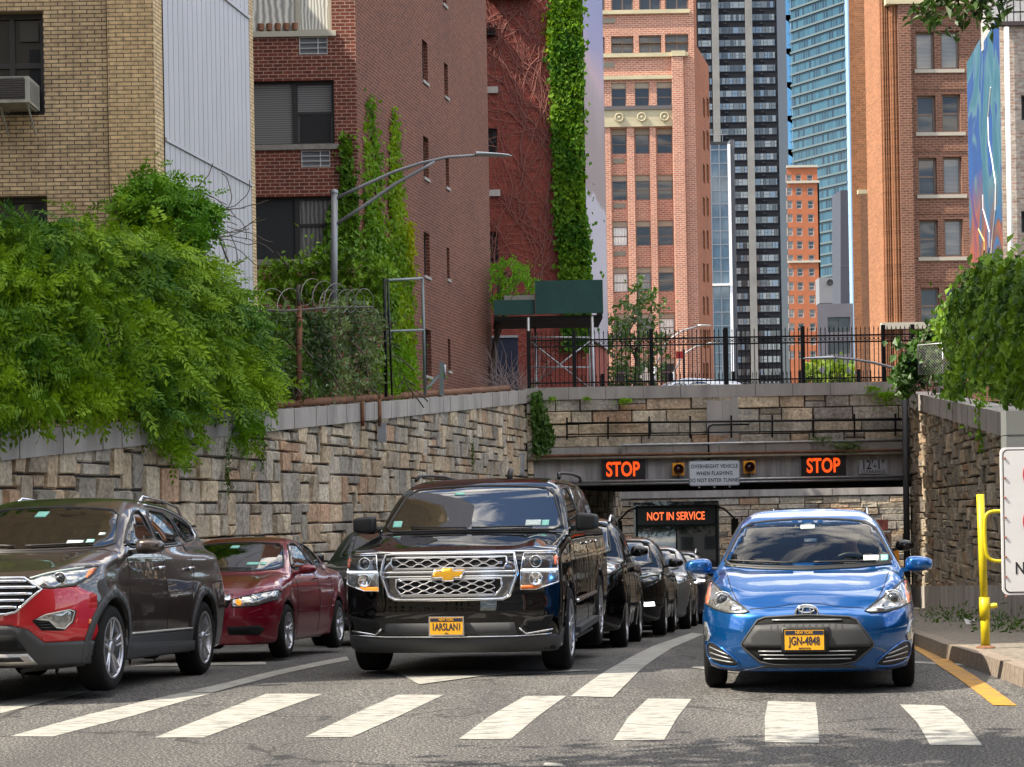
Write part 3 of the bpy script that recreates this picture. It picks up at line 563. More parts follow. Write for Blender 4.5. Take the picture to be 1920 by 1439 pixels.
for (x0, y0, x1, y1, lab, tx) in ((1129, 863, 1210, 900, 'left lit orange STOP board on the overpass girder', 1168), (1504, 856, 1586, 893, 'right lit orange STOP board beside the clearance plate', 1545)):
    a, b = at(x0, 880, 53.8), at(x1, 880, 53.8); zc = at((x0 + x1) / 2, (y0 + y1) / 2, 53.8).z; hh = (y1 - y0) / 2 / 66.9
    s = thing('stop_sign_board', lab, 'signal board', (a.x, 53.8, zc - hh), 'LED stop boards on the overpass')
    mbox('housing', leddark, s, a.x, b.x, 53.75, 53.96, zc - hh, zc + hh, 0.015)
    m = MB(); m.box(a.x - .02, b.x + .02, 53.66, 53.747, zc + hh - .02, zc + hh + .015); m.build('visor', M['black_metal'], s)
    txt('lettering', 'STOP', 0.56, frame(Vector(((a.x + b.x) / 2 - .03, 53.735, zc)), (1, 0, 0)), led, s, 0.006, 0.014, 0.70, 1.0)
sgn = mat('sign_white', (0.62, 0.65, 0.70), 0.5, noise=.06, nscale=2); sblk = mat('sign_black', (0.015, 0.015, 0.018), 0.6)
a, b = at(1292, 888, 53.52), at(1387, 888, 53.52); zt_, zb_ = at(1340, 864, 53.52).z, at(1340, 911, 53.52).z
s = thing('overheight_sign', 'rounded white overheight vehicle warning sign between two beacons', 'sign', (a.x, 53.52, zb_))
rrect('backplate', a.x, b.x, zb_, zt_, 53.52, .06, mat('sign_edge', (.35, .37, .4), .5), s, .03); rrect('face', a.x + .025, b.x - .025, zb_ + .025, zt_ - .025, 53.515, .05, sgn, s, .004)
for i, (tx, sz) in enumerate((('OVERHEIGHT VEHICLE', .150), ('WHEN FLASHING', .150), ('DO NOT ENTER TUNNEL', .146))):
    txt('lettering', tx, sz, frame(Vector(((a.x + b.x) / 2, 53.511, zt_ - .16 - i * .195)), (1, 0, 0)), sblk, s, .001, .002, .82, 1.06)
m = MB()
for q in (.2, .5, .8): m.beam((a.x + (b.x - a.x) * q, 53.56, zb_ - .06), (a.x + (b.x - a.x) * q, 53.56, zt_ + .03), .05, .02)
m.build('bracket', M['grey_metal'], s)
amber = mat('beacon_yellow', (0.85, 0.33, 0.01), 0.5); redl = mat('red_lens', (0.05, 0.004, 0.004), 0.15, coat=.5)
for px_, lab in ((1272, 'yellow framed red beacon left of the overheight sign'), (1405, 'yellow framed red beacon right of the overheight sign')):
    c_ = at(px_, 880 if px_ < 1300 else 876, 53.7); s = thing('warning_beacon', lab, 'beacon', c_, 'warning beacons on the overpass')
    mbox('backplate', amber, s, c_.x - .165, c_.x + .165, 53.70, 53.80, c_.z - .175, c_.z + .175, 0.01)
    m = MB(); m.lathe([(0.0, .035), (.06, .03), (.105, .004)], c_ + Vector((0, -.012, 0)), (0, -1, 0), 24); m.build('lens', redl, s, True)
    m = MB(); m.lathe([(.11, -.01), (.135, -.01), (.14, .13), (.125, .13), (.11, -.01)], c_, (0, -1, 0), 24); m.build('hood', M['black_metal'], s, True)
    m = MB(); m.tube([c_ + Vector((0, .05, .17)), c_ + Vector((0, .05, .24))], .02); m.tube([c_ + Vector((0, .05, -.17)), c_ + Vector((0, .05, -.27))], .02); m.build('mount', M['black_metal'], s)
a, b = at(1611, 877, 53.9), at(1663, 877, 53.9); zt_, zb_ = at(1637, 863, 53.9).z, at(1637, 889, 53.9).z
s = thing('clearance_plate', 'small pale clearance plate near the right end of the girder', 'sign', (a.x, 53.9, zb_))
mbox('plate', mat('plate_pale', (.40, .40, .42), .6, noise=.15), s, a.x, b.x, 53.88, 53.95, zb_, zt_)
txt('lettering', '12\'-1"', .36, frame(Vector(((a.x + b.x) / 2, 53.875, zt_ - .145)), (1, 0, 0)), sblk, s, .001, .006, .78); txt('lettering', 'CLEARANCE', .125, frame(Vector(((a.x + b.x) / 2, 53.875, zb_ + .06)), (1, 0, 0)), sblk, s, .001, .002, .9, 1.1)
# conduits along the overpass
def pipe(name, label, pts, r, material, cat='pipe', parent=None, group='conduits on the overpass'):
    m = MB(); m.tube(pts, r, 8); o = m.build(name, material, parent, True)
    if parent is None: tag(o, label, cat, group)
    return o
y_ = 53.75
pipe('handrail', 'upper black rail across the overpass stonework', [at(1062, 794, y_), at(1700, 787, y_)], .03, M['black_metal'], 'rail')
pipe('handrail', 'lower thin black rail across the overpass stonework', [at(1062, 815, y_), at(1700, 806, y_)], .02, M['black_metal'], 'rail')
m = MB()
for q in range(9): m.beam(at(1063 + q * 77, 783 - q * .9, y_ + .03), at(1063 + q * 77, 825 - q * .9, y_ + .03), .05, .04)
m.build('rail_bracket', M['black_metal'], ov)
pipe('conduit', 'long silvery conduit on the overpass below the rails', [at(1164, 853, y_), at(1164, 837, y_), at(1166, 835, y_), at(1700, 825, y_)], .035, M['grey_metal'])
pipe('conduit', 'upper rusty pipe along the top of the girder', [at(1000, 856, y_), at(1700, 844, y_)], .04, M['rust'])
pipe('conduit', 'lower brown pipe along the top of the girder', [at(985, 862, y_), at(1700, 851, y_)], .045, mat('brown_pipe', (.2, .17, .12), .7, noise=.4, nscale=3))
pipe('conduit', 'bent black conduit dropping to the overheight sign', [at(1405, 796, y_), at(1336, 797, y_), at(1330, 800, y_), at(1328, 806, y_), at(1329, 865, y_)], .025, M['black_metal'])
pipe('conduit', 'upper of two grey pipes along the girder bottom', [at(1075, 904, y_ - .1), at(1700, 893, y_ - .1)], .035, M['grey_metal'])
pipe('conduit', 'lower of two grey pipes along the girder bottom', [at(1075, 909, y_ - .1), at(1700, 899, y_ - .1)], .03, M['grey_metal'])
pipe('drain_pipe', 'tall dark drain pipe at the right end of the overpass', [at(1697, 745, 53.5), at(1699, 900, 53.5), at(1702, 1160, 53.5)], .09, mat('dark_pipe', (.06, .06, .065), .6), 'pipe', None, None)
pipe('drain_pipe', 'grey vertical pipe on the left wall pier', [at(969, 735, 53.3), at(970, 860, 53.3)], .05, M['lamp_grey'], 'pipe', None, None)
c_ = at(972, 868, 53.2); s = thing('utility_box', 'grey electrical box low on the left pier', 'utility box', c_); mbox('box', M['lamp_grey'], s, c_.x - .1, c_.x + .16, 53.0, 53.25, c_.z - .35, c_.z + .25, .01); mbox('door', M['grey_metal'], s, c_.x - .07, c_.x + .13, 52.985, 52.998, c_.z - .31, c_.z + .21)
t1_, z1_ = WL.hit(703, 812); c_ = WL.pt(t1_, z1_, .15); s = thing('utility_box', 'grey electrical box high on the left granite wall', 'utility box', c_)
mbox('box', M['lamp_grey'], s, c_.x - .08, c_.x + .09, c_.y - .1, c_.y + .1, c_.z - .2, c_.z + .2, .01); m = MB(); m.tube([c_ + Vector((-.03, 0, .2)), c_ + Vector((-.03, 0, .75))], .035); m.tube([c_ + Vector((-.09, 0, 0)), c_ + Vector((-.3, 0, .05))], .025); m.build('conduit', M['rust'], s)
# rusty pipe along the left coping
m = MB(); pts = [WL.pt(WL.hit(x, y)[0], ztopL(WL.hit(x, y)[0]) + .09, -.12) for x, y in ((520, 760), (620, 752), (720, 748), (820, 742), (900, 737), (962, 733))]; m.tube(pts, .075, 8)
for q in range(14): p = pts[0].lerp(pts[-1], q / 13); m.box(p.x - .05, p.x + .05, p.y - .08, p.y + .08, p.z - .11, p.z - .05)
tag(m.build('rusty_pipe', M['rust'], None, True), 'rusty pipe lying along the left wall coping', 'pipe')
# ---- iron fences on the overpass
def fence(label, D, xa, xb, zb, h, sp, postx, post_h):
    f = thing('iron_fence', label, 'fence', (xa, D, zb), 'black picket fences on the overpass')
    m = MB(); n = int((xb - xa) / sp)
    for i in range(n):
        x = xa + i * sp; m.box(x - .011, x + .011, D - .011, D + .011, zb + .03, zb + h); c = Vector((x, D, zb + h))
        m.quad(c + Vector((-.02, 0, -.01)), c + Vector((.02, 0, -.01)), c + Vector((.004, 0, .08)), c + Vector((-.004, 0, .08)))
    for z, w in ((.12, .04), (h - .38, .04), (h - .2, .045)): m.box(xa, xb, D - .025, D + .025, zb + z, zb + z + w)
    m.build('picket_panel', M['black_metal'], f)
    m = MB()
    for i in range(n - 1):
        c = Vector((xa + (i + .5) * sp, D, zb + h - .27)); m.tube([c + Vector((.045 * math.cos(a), 0, .045 * math.sin(a))) for a in [k * math.pi / 4 for k in range(8)]], .008, 4, True)
    m.build('ring_band', M['black_metal'], f)
    for px_ in postx: mbox('post', M['black_metal'], f, px_ - .055, px_ + .055, D - .05, D + .05, zb - .02, zb + post_h, .008)
zc_ = z1
fence('black picket fence with rings along the front of the overpass', 54.15, at(992, 730, 54.15).x, at(1760, 720, 54.15).x, zc_, 1.52, .125, [at(x, 700, 54.15).x for x in (992, 1077, 1222, 1362, 1506, 1657, 1712)], 1.62)
fence('farther black picket fence along the back of the overpass', 63.0, at(1090, 700, 63).x, at(1720, 700, 63).x, 4.3, 1.55, .125, [at(x, 700, 63).x for x in (1130, 1258, 1375, 1500, 1610, 1700)], 1.65)
# ================================================================ buildings
def box_building(name, label, x0, x1, y0, y1, z1, material, group=None, z0=-0.5):
    t = thing(name, label, 'building', ((x0 + x1) / 2, (y0 + y1) / 2, z0), group)
    m = MB(); m.box(x0, x1, y0, y1, z0, z1); m.build('wall', material, t); return t
def gridmat(name, wallc, winc, sx, sz, mort):
    m = mat(name, wallc, 0.8); t = m.node_tree; b = t.nodes['Principled BSDF']; bt = t.nodes.new('ShaderNodeTexBrick'); bt.offset = 0
    bt.inputs['Scale'].default_value = 1; bt.inputs['Brick Width'].default_value = sx; bt.inputs['Row Height'].default_value = sz; bt.inputs['Mortar Size'].default_value = mort; bt.inputs['Mortar Smooth'].default_value = 0.02
    bt.inputs['Color1'].default_value = (*winc, 1); bt.inputs['Color2'].default_value = tuple(c * 2.2 for c in winc) + (1,); bt.inputs['Mortar'].default_value = (*wallc, 1)
    tc = t.nodes.new('ShaderNodeTexCoord'); t.links.new(tc.outputs['UV'], bt.inputs['Vector']); t.links.new(bt.outputs['Color'], b.inputs['Base Color'])
    rr = t.nodes.new('ShaderNodeMapRange'); rr.inputs['From Min'].default_value = 0; rr.inputs['To Min'].default_value = 0.08; rr.inputs['To Max'].default_value = 0.85; t.links.new(bt.outputs['Fac'], rr.inputs['Value']); t.links.new(rr.outputs[0], b.inputs['Roughness'])
    return m
# unseen buildings placed and sized to shade the ramp or stand in the reflections
gm1 = gridmat('cream_apartments', (0.45, 0.38, 0.26), (0.02, 0.025, 0.03), 2.6, 3.0, 0.8); gm2 = gridmat('grey_apartments', (0.30, 0.29, 0.27), (0.02, 0.025, 0.03), 3.0, 3.1, 0.7); gm3 = gridmat('brown_apartments', (0.24, 0.13, 0.09), (0.03, 0.035, 0.04), 2.4, 3.0, 0.75)
box_building('corner_building', 'cream corner apartment house left of the crosswalk, outside the frame', -50, -16, 13.3, 30.8, 40, gm1)
box_building('apartment_building', 'unseen grey apartment slab added behind the yellow brick house to shade the ramp', -45, -12.1, 37.4, 42.9, 26, gm2)
box_building('shade_block', 'slim unseen grey block added to shade the right wall beside its sun strip', -12, -11, 37.4, 42.9, 31.6, gm2)  # unseen, added only to block the sun beside the lit wall strip
box_building('apartment_building', 'unseen low brown apartment house added to shade the dark red house front', -60, -11, 43.6, 60, 21.6, gm3, z0=3)
box_building('apartment_building', 'unseen grey apartment house added to shade the lower vine house front', -60, -12, 61, 80, 33, gm2, z0=3)
box_building('apartment_building', 'cream apartment tower behind the viewer on the left', -36, -14, -55, -12, 52, gm1)
box_building('apartment_building', 'brown apartment house behind the viewer on the right', 15, 45, -55, -8, 30, gm3)
box_building('apartment_building', 'grey tower closing the avenue far behind the viewer', -12, 30, -170, -130, 60, gm2)
# ---- yellow brick house
ybr = brick('yellow_brick', (0.68, 0.51, 0.29), (0.52, 0.38, 0.22), (0.15, 0.12, 0.095), 0.235, 0.066, 0.009, 0.3, stain=1.1)
ybr2 = brick('yellow_brick_newer', (0.74, 0.54, 0.29), (0.64, 0.46, 0.25), (0.22, 0.17, 0.12), 0.235, 0.066, 0.008, 0.12, stain=.8)
WY = Wall(-20, 31, 1, 0); yb = thing('brick_house', 'yellow brick apartment house with metal clad side wall and window air conditioner', 'building', (-12, 31, 1.5))
yw1 = WY.rect(-60, 22, 82, 217); yw2 = WY.rect(-60, 368, 90, 560)
tj = WY.hit(203, 200)[0]; te = WY.hit(291, 200)[0]
facade('front_wall', yb, WY, 0, tj - .01, 1.5, 40, [yw1, yw2, (yw1[0], yw1[1], yw1[2] + 6, yw1[3] + 6)], ybr, 0.28)
facade('pier_wall', yb, WY, tj + .01, te, 1.5, 40, [], ybr2, 0, 0.04)
dk = mat('dark_window_frame', (0.03, 0.028, 0.028), 0.5)
w = window(yb, WY, yw1, -.2, dk, PM['dark'], .09, (.55,), (.5,), 'tall dark sash window above the air conditioner'); slab('shade', WY, yw1[0] + .8, yw1[1] - .12, yw1[3] - .45, yw1[3] - .12, -.19, -.18, PM['mid'], w)
window(yb, WY, yw2, -.2, dk, PM['mid'], .09, (.5,), (), 'half hidden dark window above the shrubs')
e0 = WY.pt(te, 0, .04); WS = Wall(e0.x, e0.y, .178, 1.0)
tm0, tm1, tm2 = WS.hit(308, 300)[0], WS.hit(470, 350)[0], WS.hit(479, 350)[0]
facade('side_wall', yb, WS, 0, tm0, 1.5, 40, [], ybr2, 0); facade('side_wall', yb, WS, tm1, tm2, 1.5, 40, [], ybr2, 0)
clad = mat('grey_metal_cladding', (0.43, 0.41, 0.425), 0.45, 0.25, noise=0.1, nscale=1.2, nstretch=(1, 1, .3), coord='Object')
m = MB(); n = 19; L = (tm1 - tm0) / n
for i in range(n):
    a = tm0 + i * L; c = .012
    m.quad(WS.pt(a, 1.5, .02), WS.pt(a + L - .03, 1.5, .02), WS.pt(a + L - .03, 40, .02), WS.pt(a, 40, .02))
    m.quad(WS.pt(a + L - .03, 1.5, .02), WS.pt(a + L - .015, 1.5, -.01), WS.pt(a + L - .015, 40, -.01), WS.pt(a + L - .03, 40, .02)); m.quad(WS.pt(a + L - .015, 1.5, -.01), WS.pt(a + L, 1.5, .02), WS.pt(a + L, 40, .02), WS.pt(a + L - .015, 40, -.01))
m.build('metal_cladding', clad, yb)
for py in (262, -2): slab('flashing', WS, tm0, tm1, WS.hit(308 if py > 0 else 420, py)[1] - .03, WS.hit(308 if py > 0 else 420, py)[1] + .03, .02, .05, clad, yb)
m = MB(); a, b = WS.pt(tm2, 1.5), WS.pt(tm2, 40); m.quad(a, a + Vector((-12, 0, 0)), b + Vector((-12, 0, 0)), b); m.build('back_wall', ybr, yb)
# air conditioner
ac = thing('air_conditioner', 'beige window air conditioner on metal brackets under the dark sash window', 'air conditioner', P(40, 190, 30.7))
a = P(-14, 168, 30.4); acx1 = P(54, 168, 30.35).x; zt_, zb_ = P(54, 143, 30.35).z, P(54, 192, 30.35).z
acb = mat('ac_casing', (0.42, 0.42, 0.37), 0.6, noise=.25, nscale=6)
m = MB(); m.box(a.x, acx1, 30.35, 31.05, zb_, zt_); o = m.build('casing', acb, ac)
m = MB(); m.box(a.x + .02, acx1 - .06, 30.335, 30.347, zb_ + .06, zt_ - .04); g = m.build('grille', mat('ac_grille', (0.05, .045, .045), .6), ac)
m = MB()
for i in range(9): z = zb_ + .09 + i * .036; m.box(a.x + .03, acx1 - .07, 30.325, 30.333, z, z + .012)
m.build('louvre', mat('ac_louvre', (.10, .09, .09), .5), ac); 
m = MB()
for i in range(10): x = 30.42 + i * .055; m.box(acx1 + .001, acx1 + .006, x, x + .03, zb_ + .05, zt_ - .05)
m.build('side_vent', mat('ac_vent', (.25, .25, .22), .6), ac)
for q in (a.x + .1, acx1 - .05):
    m = MB(); m.beam((q, 30.4, zb_ - .01), (q, 30.98, zb_ - .01), .03); m.beam((q, 30.45, zb_ - .02), (q, 30.95, zb_ - .4), .025); m.build('bracket', acb, ac)
# ---- dark red brick house
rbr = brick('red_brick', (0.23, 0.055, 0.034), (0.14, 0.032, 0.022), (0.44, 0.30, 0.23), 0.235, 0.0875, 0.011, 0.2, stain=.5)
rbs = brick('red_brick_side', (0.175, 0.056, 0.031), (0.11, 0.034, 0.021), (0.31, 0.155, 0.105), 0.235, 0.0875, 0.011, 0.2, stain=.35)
RD = 46.5; c0 = P(672, 350, RD); WF_ = Wall(c0.x - 14, RD, 1, 0); RB = thing('brick_house', 'dark red brick apartment house with wide windows, white curtains and climbing ivy', 'building', (c0.x - 6, RD, 3))
hw = [WF_.rect(430, -62, 621, 60), WF_.rect(430, 152, 627, 272), WF_.rect(430, 369, 640, 487)]
acs = [WF_.rect(561, 68, 614, 103), WF_.rect(565, 281, 619, 314)]
facade('front_wall', RB, WF_, 0, 14, 3, 24, hw + acs, rbr, .22)
wf = mat('cream_window_frame', (.55, .52, .42), .5)
def rwin(r, fm, p1, p2, split, mid, lab):
    t = r[0] + (r[1] - r[0]) * split
    window(RB, WF_, (r[0], t, r[2], r[3]), -.14, fm, p1, .05, (), (), lab[0])
    window(RB, WF_, (t, r[1], r[2], r[3]), -.14, fm, p2, .07, (), (mid,) if mid else (), lab[1])
sp = lambda r, px, py: (WF_.hit(px, py)[0] - r[0]) / (r[1] - r[0])
rwin(hw[0], wf, PM['curtain'], PM['curtain'], sp(hw[0], 556, 0), None, ('cream framed window with white curtain and pots', 'narrow cream framed window with white curtain'))
rwin(hw[1], dk, PM['blind'], PM['blind'], sp(hw[1], 552, 210), .5, ('wide dark window with grey blinds', 'sash window with blinds and black lower screen'))
rwin(hw[2], dk, PM['mid'], PM['dcurtain'], sp(hw[2], 556, 420), .55, ('wide window with plants behind dark glass', 'sash window with thin grey curtain'))
t_ = WF_.hit(562, 240)[0]; slab('insect_screen', WF_, t_, hw[1][1] - .1, hw[1][2] + .08, WF_.hit(590, 215)[1], -.13, -.12, mat('screen_black', (.02, .02, .022), .8), RB)
for r in hw: slab('sill', WF_, r[0] - .1, r[1] + .1, r[2] - .13, r[2], -.2, .06, mat('stone_sill', (.30, .28, .25), .8, noise=.3) if r is not hw[0] else wf, RB)
for r in acs:
    o = slab('ac_sleeve', WF_, r[0], r[1], r[2], r[3], -.18, -.06, mat('sleeve_grey', (.22, .23, .24), .6, .3), RB); m = MB(); u3 = Vector((1, 0, 0)); n3 = Vector((0, -1, 0)); z3 = Vector((0, 0, 1))
    for q in range(4): z = r[2] + .03 + (r[3] - r[2] - .06) * q / 3; m.obox(WF_.pt((r[0] + r[1]) / 2, z, -.02), u3, n3, z3, r[1] - r[0], .03, .018)
    for q in (0.01, .66, .99): t = r[0] + (r[1] - r[0]) * q; m.obox(WF_.pt(t, (r[2] + r[3]) / 2, -.018), u3, n3, z3, .02, .028, r[3] - r[2])
    m.build('ac_grille', mat('grille_white', (.62, .62, .62), .5), RB)
pm_ = MB()
for q in range(5):
    c = WF_.pt(WF_.hit(488 + q * 16, 48)[0], hw[0][2] + .14, -.1); pm_.lathe([(0, -.08), (.06, -.08), (.08, .08), (0, .08)], c, (0, 0, 1), 10)
pm_.build('flower_pots', mat('pots', (.3, .14, .08), .7), RB)
WSR = Wall(c0.x, RD, .218, 1.0); tE = WSR.hit(918, 400)[0]
slots = [WSR.rect(792, 78, 802, 160), WSR.rect(794, 258, 804, 341), WSR.rect(795, 437, 806, 525), WSR.rect(797, 619, 809, 712), WSR.rect(833, 120, 840, 188), WSR.rect(836, 296, 842, 358), WSR.rect(838, 465, 843, 530), WSR.rect(840, 636, 845, 702), WSR.rect(830, -50, 837, 15)]
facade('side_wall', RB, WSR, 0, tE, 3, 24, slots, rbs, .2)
for r in slots:
    window(RB, WSR, (r[0], r[1], r[2] + .1, r[3]), -.15, dk, PM['dark'], .05, (), (.5,)); slab('sill', WSR, r[0] - .03, r[1] + .03, r[2] + .02, r[2] + .1, -.19, .04, M['concrete'], RB)
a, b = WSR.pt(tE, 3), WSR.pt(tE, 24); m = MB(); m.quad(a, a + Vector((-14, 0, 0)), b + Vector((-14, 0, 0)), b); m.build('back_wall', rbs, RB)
m = MB(); c_ = WSR.pt(0, 24); m.quad(c_, b, b + Vector((-14, 0, 0)), c_ + Vector((-14, 0, 0))); m.build('roof', M['concrete'], RB)
# ---- vine covered brick house with billboard
vbr = brick('vine_house_brick', (0.34, 0.065, 0.042), (0.25, 0.045, 0.03), (0.24, 0.09, 0.07), 0.22, 0.075, 0.008, 0.2, stain=.3)
VD = 72; WV = Wall(-9, VD, 1, 0); VB = thing('brick_house', 'red brick house overgrown with bare vines and a green ivy strip', 'building', (-3, VD, 3.8))
t1_ = WV.hit(1092, 300)[0]; vh = [WV.rect(900, 240, 932, 290), WV.rect(900, 435, 934, 492)]
facade('front_wall', VB, WV, 0, t1_, 3.8, 34, vh, vbr, .25)
for r in vh: window(VB, WV, r, -.2, dk, PM['dark'], .06, (), (.5,))
for (x0, y0, x1, y1) in ((900, 164, 934, 176), (900, 357, 938, 369)): r = WV.rect(x0, y0, x1, y1); slab('sill', WV, *r, -.05, .12, M['concrete'], VB)
r = WV.rect(905, 50, 928, 69); m = MB()
for q in range(5): m.obox(WV.pt(r[0] + (r[1] - r[0]) * q / 4, (r[2] + r[3]) / 2, .2), Vector((1, 0, 0)), Vector((0, 1, 0)), Vector((0, 0, 1)), .03, .3, r[3] - r[2])
m.obox(WV.pt((r[0] + r[1]) / 2, r[2], .2), Vector((1, 0, 0)), Vector((0, 1, 0)), Vector((0, 0, 1)), r[1] - r[0], .4, .05); m.build('iron_basket', M['black_metal'], VB)
m = MB(); r = WV.rect(916, 2, 1000, -3); m.obox(WV.pt((r[0] + r[1]) / 2, r[2], .25), Vector((1, 0, 0)), Vector((0, 1, 0)), Vector((0, 0, 1)), r[1] - r[0], .5, .08); m.build('iron_balcony', M['black_metal'], VB)
a0 = WV.pt(t1_, 3.8); WVS = Wall(a0.x, VD, .17, 1.0); tb1 = WVS.hit(1130, 300)[0]
facade('side_wall', VB, WVS, 0, tb1 + .3, 3.8, 34, [], vbr, 0)
# bare vines: random walks over the front
m = MB(); r_ = random.Random(5)
def vine(x, z, ang, L, rad, dep):
    pts = [WV.pt(x, z, .04)]; n = int(L / .35)
    for i in range(n):
        ang += r_.uniform(-.35, .35); ang += (math.pi / 2 - ang) * .05; x += math.cos(ang) * .35; z += math.sin(ang) * .35
        if not (2.9 < x < t1_ - .1) or z > 33 or z < 4: break
        pts.append(WV.pt(x, z, .04 + r_.uniform(0, .05)))
        if dep and r_.random() < .30: vine(x, z, ang + r_.choice((-1, 1)) * r_.uniform(.4, 1.2), L * r_.uniform(.3, .7), rad * .7, dep - 1)
    if len(pts) > 2: m.tube(pts, rad, 4, taper=rad * .5)
for q in range(34): vine(r_.uniform(7.5, t1_ - .3), r_.uniform(5, 24), r_.uniform(.6, 2.4), r_.uniform(5, 14), .022, 3)
vn = m.build('bare_vines', mat('bare_vine_stem', (.25, .10, .08), .9)); tag(vn, 'leafless brown vines spreading over the red brick front', 'vine'); vn.name = 'bare_vines'
# billboard on the side
bb = thing('billboard', 'tall lilac billboard with a sunset picture on the side of the vine house', 'billboard', WVS.pt(0, 9))
def bbm():
    m = mat('billboard_print', (.6, .55, .65), .5); t = m.node_tree; b = t.nodes['Principled BSDF']; tc = t.nodes.new('ShaderNodeTexCoord'); s = t.nodes.new('ShaderNodeSeparateXYZ'); r = t.nodes.new('ShaderNodeValToRGB'); n = t.nodes.new('ShaderNodeTexNoise'); n.inputs['Scale'].default_value = 3
    ad = t.nodes.new('ShaderNodeMath'); ad.operation = 'MULTIPLY_ADD'; ad.inputs[1].default_value = .14; t.links.new(tc.outputs['UV'], s.inputs[0]); t.links.new(tc.outputs['UV'], n.inputs['Vector']); t.links.new(n.outputs['Fac'], ad.inputs[0]); t.links.new(s.outputs['Y'], ad.inputs[2])
    e = r.color_ramp.elements; e[0].position = .435; e[0].color = (.37, .33, .39, 1); e[1].position = .44; e[1].color = (.20, .13, .13, 1)
    for p, c in ((.60, (.22, .15, .14)), (.72, (.30, .22, .24)), (.76, (.42, .27, .31)), (.84, (.22, .20, .38)), (1.0, (.15, .18, .38))): k = e.new(p); k.color = (*c, 1)
    t.links.new(ad.outputs[0], r.inputs[0]); t.links.new(r.outputs[0], b.inputs['Base Color']); return m
za, zb_ = 8.0, 23.2; m = MB(); ta = .05
m.quad(WVS.pt(ta, za, .1), WVS.pt(tb1, za, .1), WVS.pt(tb1, zb_, .1), WVS.pt(ta, zb_, .1), uv=[(0, 0), (1, 0), (1, 1), (0, 1)]); m.build('print', bbm(), bb)
m = MB(); m.obox(WVS.pt((ta + tb1) / 2, zb_ + .04, .06), Vector((WVS.u.x, WVS.u.y, 0)), Vector((WVS.n.x, WVS.n.y, 0)), Vector((0, 0, 1)), tb1 - ta, .14, .1); m.build('frame', M['white'], bb)
# ---- tall loft building in sun
lbr = brick('orange_brick', (0.52, 0.205, 0.125), (0.36, 0.125, 0.08), (0.55, 0.38, 0.29), 0.42, 0.16, 0.03, 0.2, stain=.15)
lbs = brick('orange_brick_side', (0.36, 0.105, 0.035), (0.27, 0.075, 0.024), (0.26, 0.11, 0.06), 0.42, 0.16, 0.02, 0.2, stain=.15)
crm = mat('cream_stone', (.48, .42, .27), .8, noise=.2, nscale=.6); stn = mat('light_stone', (.42, .38, .31), .8)
LD = 150; WB = Wall(-2, LD, 1, 0); LB = thing('loft_building', 'tall orange brick loft building with piers and cream stone band', 'building', (10, LD, 3.8))
tR = WB.hit(1306, 350)[0]
rows = [(155, 201), (240, 287), (327, 374), (413, 460), (500, 547), (587, 632), (672, 715)]; colx = [(1118, 1133), (1146, 1174), (1190, 1217), (1231, 1260)]
holes = []; wins = []
for ri, (ya, yb_) in enumerate(rows):
    for ci, (xa, xb) in enumerate(colx):
        s_ = (yb_ - 180) * .0125; r = WB.rect(xa + s_, ya - (xa - 1160) * .017, xb + s_, yb_ - (xa - 1160) * .017); wins.append((ri, ci, r))
# bays are recessed below the cream band
zband = WB.hit(1200, 238)[1]; bays = []
for xa, xb in colx:
    s_ = 2; a, b = WB.hit(xa + 1, 400)[0], WB.hit(xb + 4, 400)[0]; bays.append((a, b, 3.8, zband))
big = [WB.rect(1146, 68, 1188, 103), WB.rect(1198, 66, 1240, 100), WB.rect(1247, 64, 1291, 98), WB.rect(1112, 70, 1134, 105), WB.rect(1146, -25, 1188, 21), WB.rect(1198, -25, 1240, 20), WB.rect(1247, -25, 1291, 19), WB.rect(1112, -25, 1134, 24)]
facade('front_wall', LB, WB, 0, tR, 3.8, 52, bays + [w_[2] for w_ in wins if w_[0] == 0] + big, lbr, .45)
for bi, b in enumerate(bays): facade('bay_wall', LB, WB, b[0], b[1], 3.8, zband, [(max(w_[2][0], b[0] + .02), min(w_[2][1], b[1] - .02), w_[2][2], w_[2][3]) for w_ in wins if w_[1] == bi and w_[0] > 0], lbr, .25, -.45)
wfr = mat('brown_window_frame', (.18, .13, .10), .6); r_ = random.Random(3)
for ri, ci, r in wins:
    o_ = -.2 if ri == 0 else -.6
    if ri > 0: b = bays[ci]; r = (max(r[0], b[0] + .02), min(r[1], b[1] - .02), r[2], r[3])
    h = r[3] - r[2]; kind = r_.choice(['dark', 'mid', 'curtain', 'dcurtain', 'dark', 'curtain']) if ri > 1 else r_.choice(['dark', 'mid', 'dark'])
    f = window(LB, WB, (r[0], r[1], r[2], r[3] - h * .22), o_, wfr, PM[kind], .07, (), (.5,)); slab('transom_panel', WB, r[0], r[1], r[3] - h * .22, r[3], o_ - .02, o_ + .03, mat('transom', (.34, .28, .20), .6) if (ri, ci) == (0, 0) else bpy.data.materials['transom'], f)
for r in big: window(LB, WB, r, -.3, wfr, PM['mid'] if r[2] < 40.5 else PM['dcurtain'], .12, (.5,), (.5,) if r[3] < 40.5 else ())
slab('cream_band', WB, 0, WB.hit(1261, 220)[0], zband, WB.hit(1200, 207)[1], 0, .12, crm, LB)
for px_ in (1161, 1203, 1246):
    m = MB(); c = P(px_, 220 - (px_ - 1203) * .02, LD - .2); m.lathe([(.12, 0), (.25, 0), (.28, .10), (.34, .10), (.37, 0)], c, (0, -1, 0), 20); m.lathe([(0, .10), (.12, .05), (.14, 0)], c, (0, -1, 0), 16); m.build('roundel', crm, LB, True)
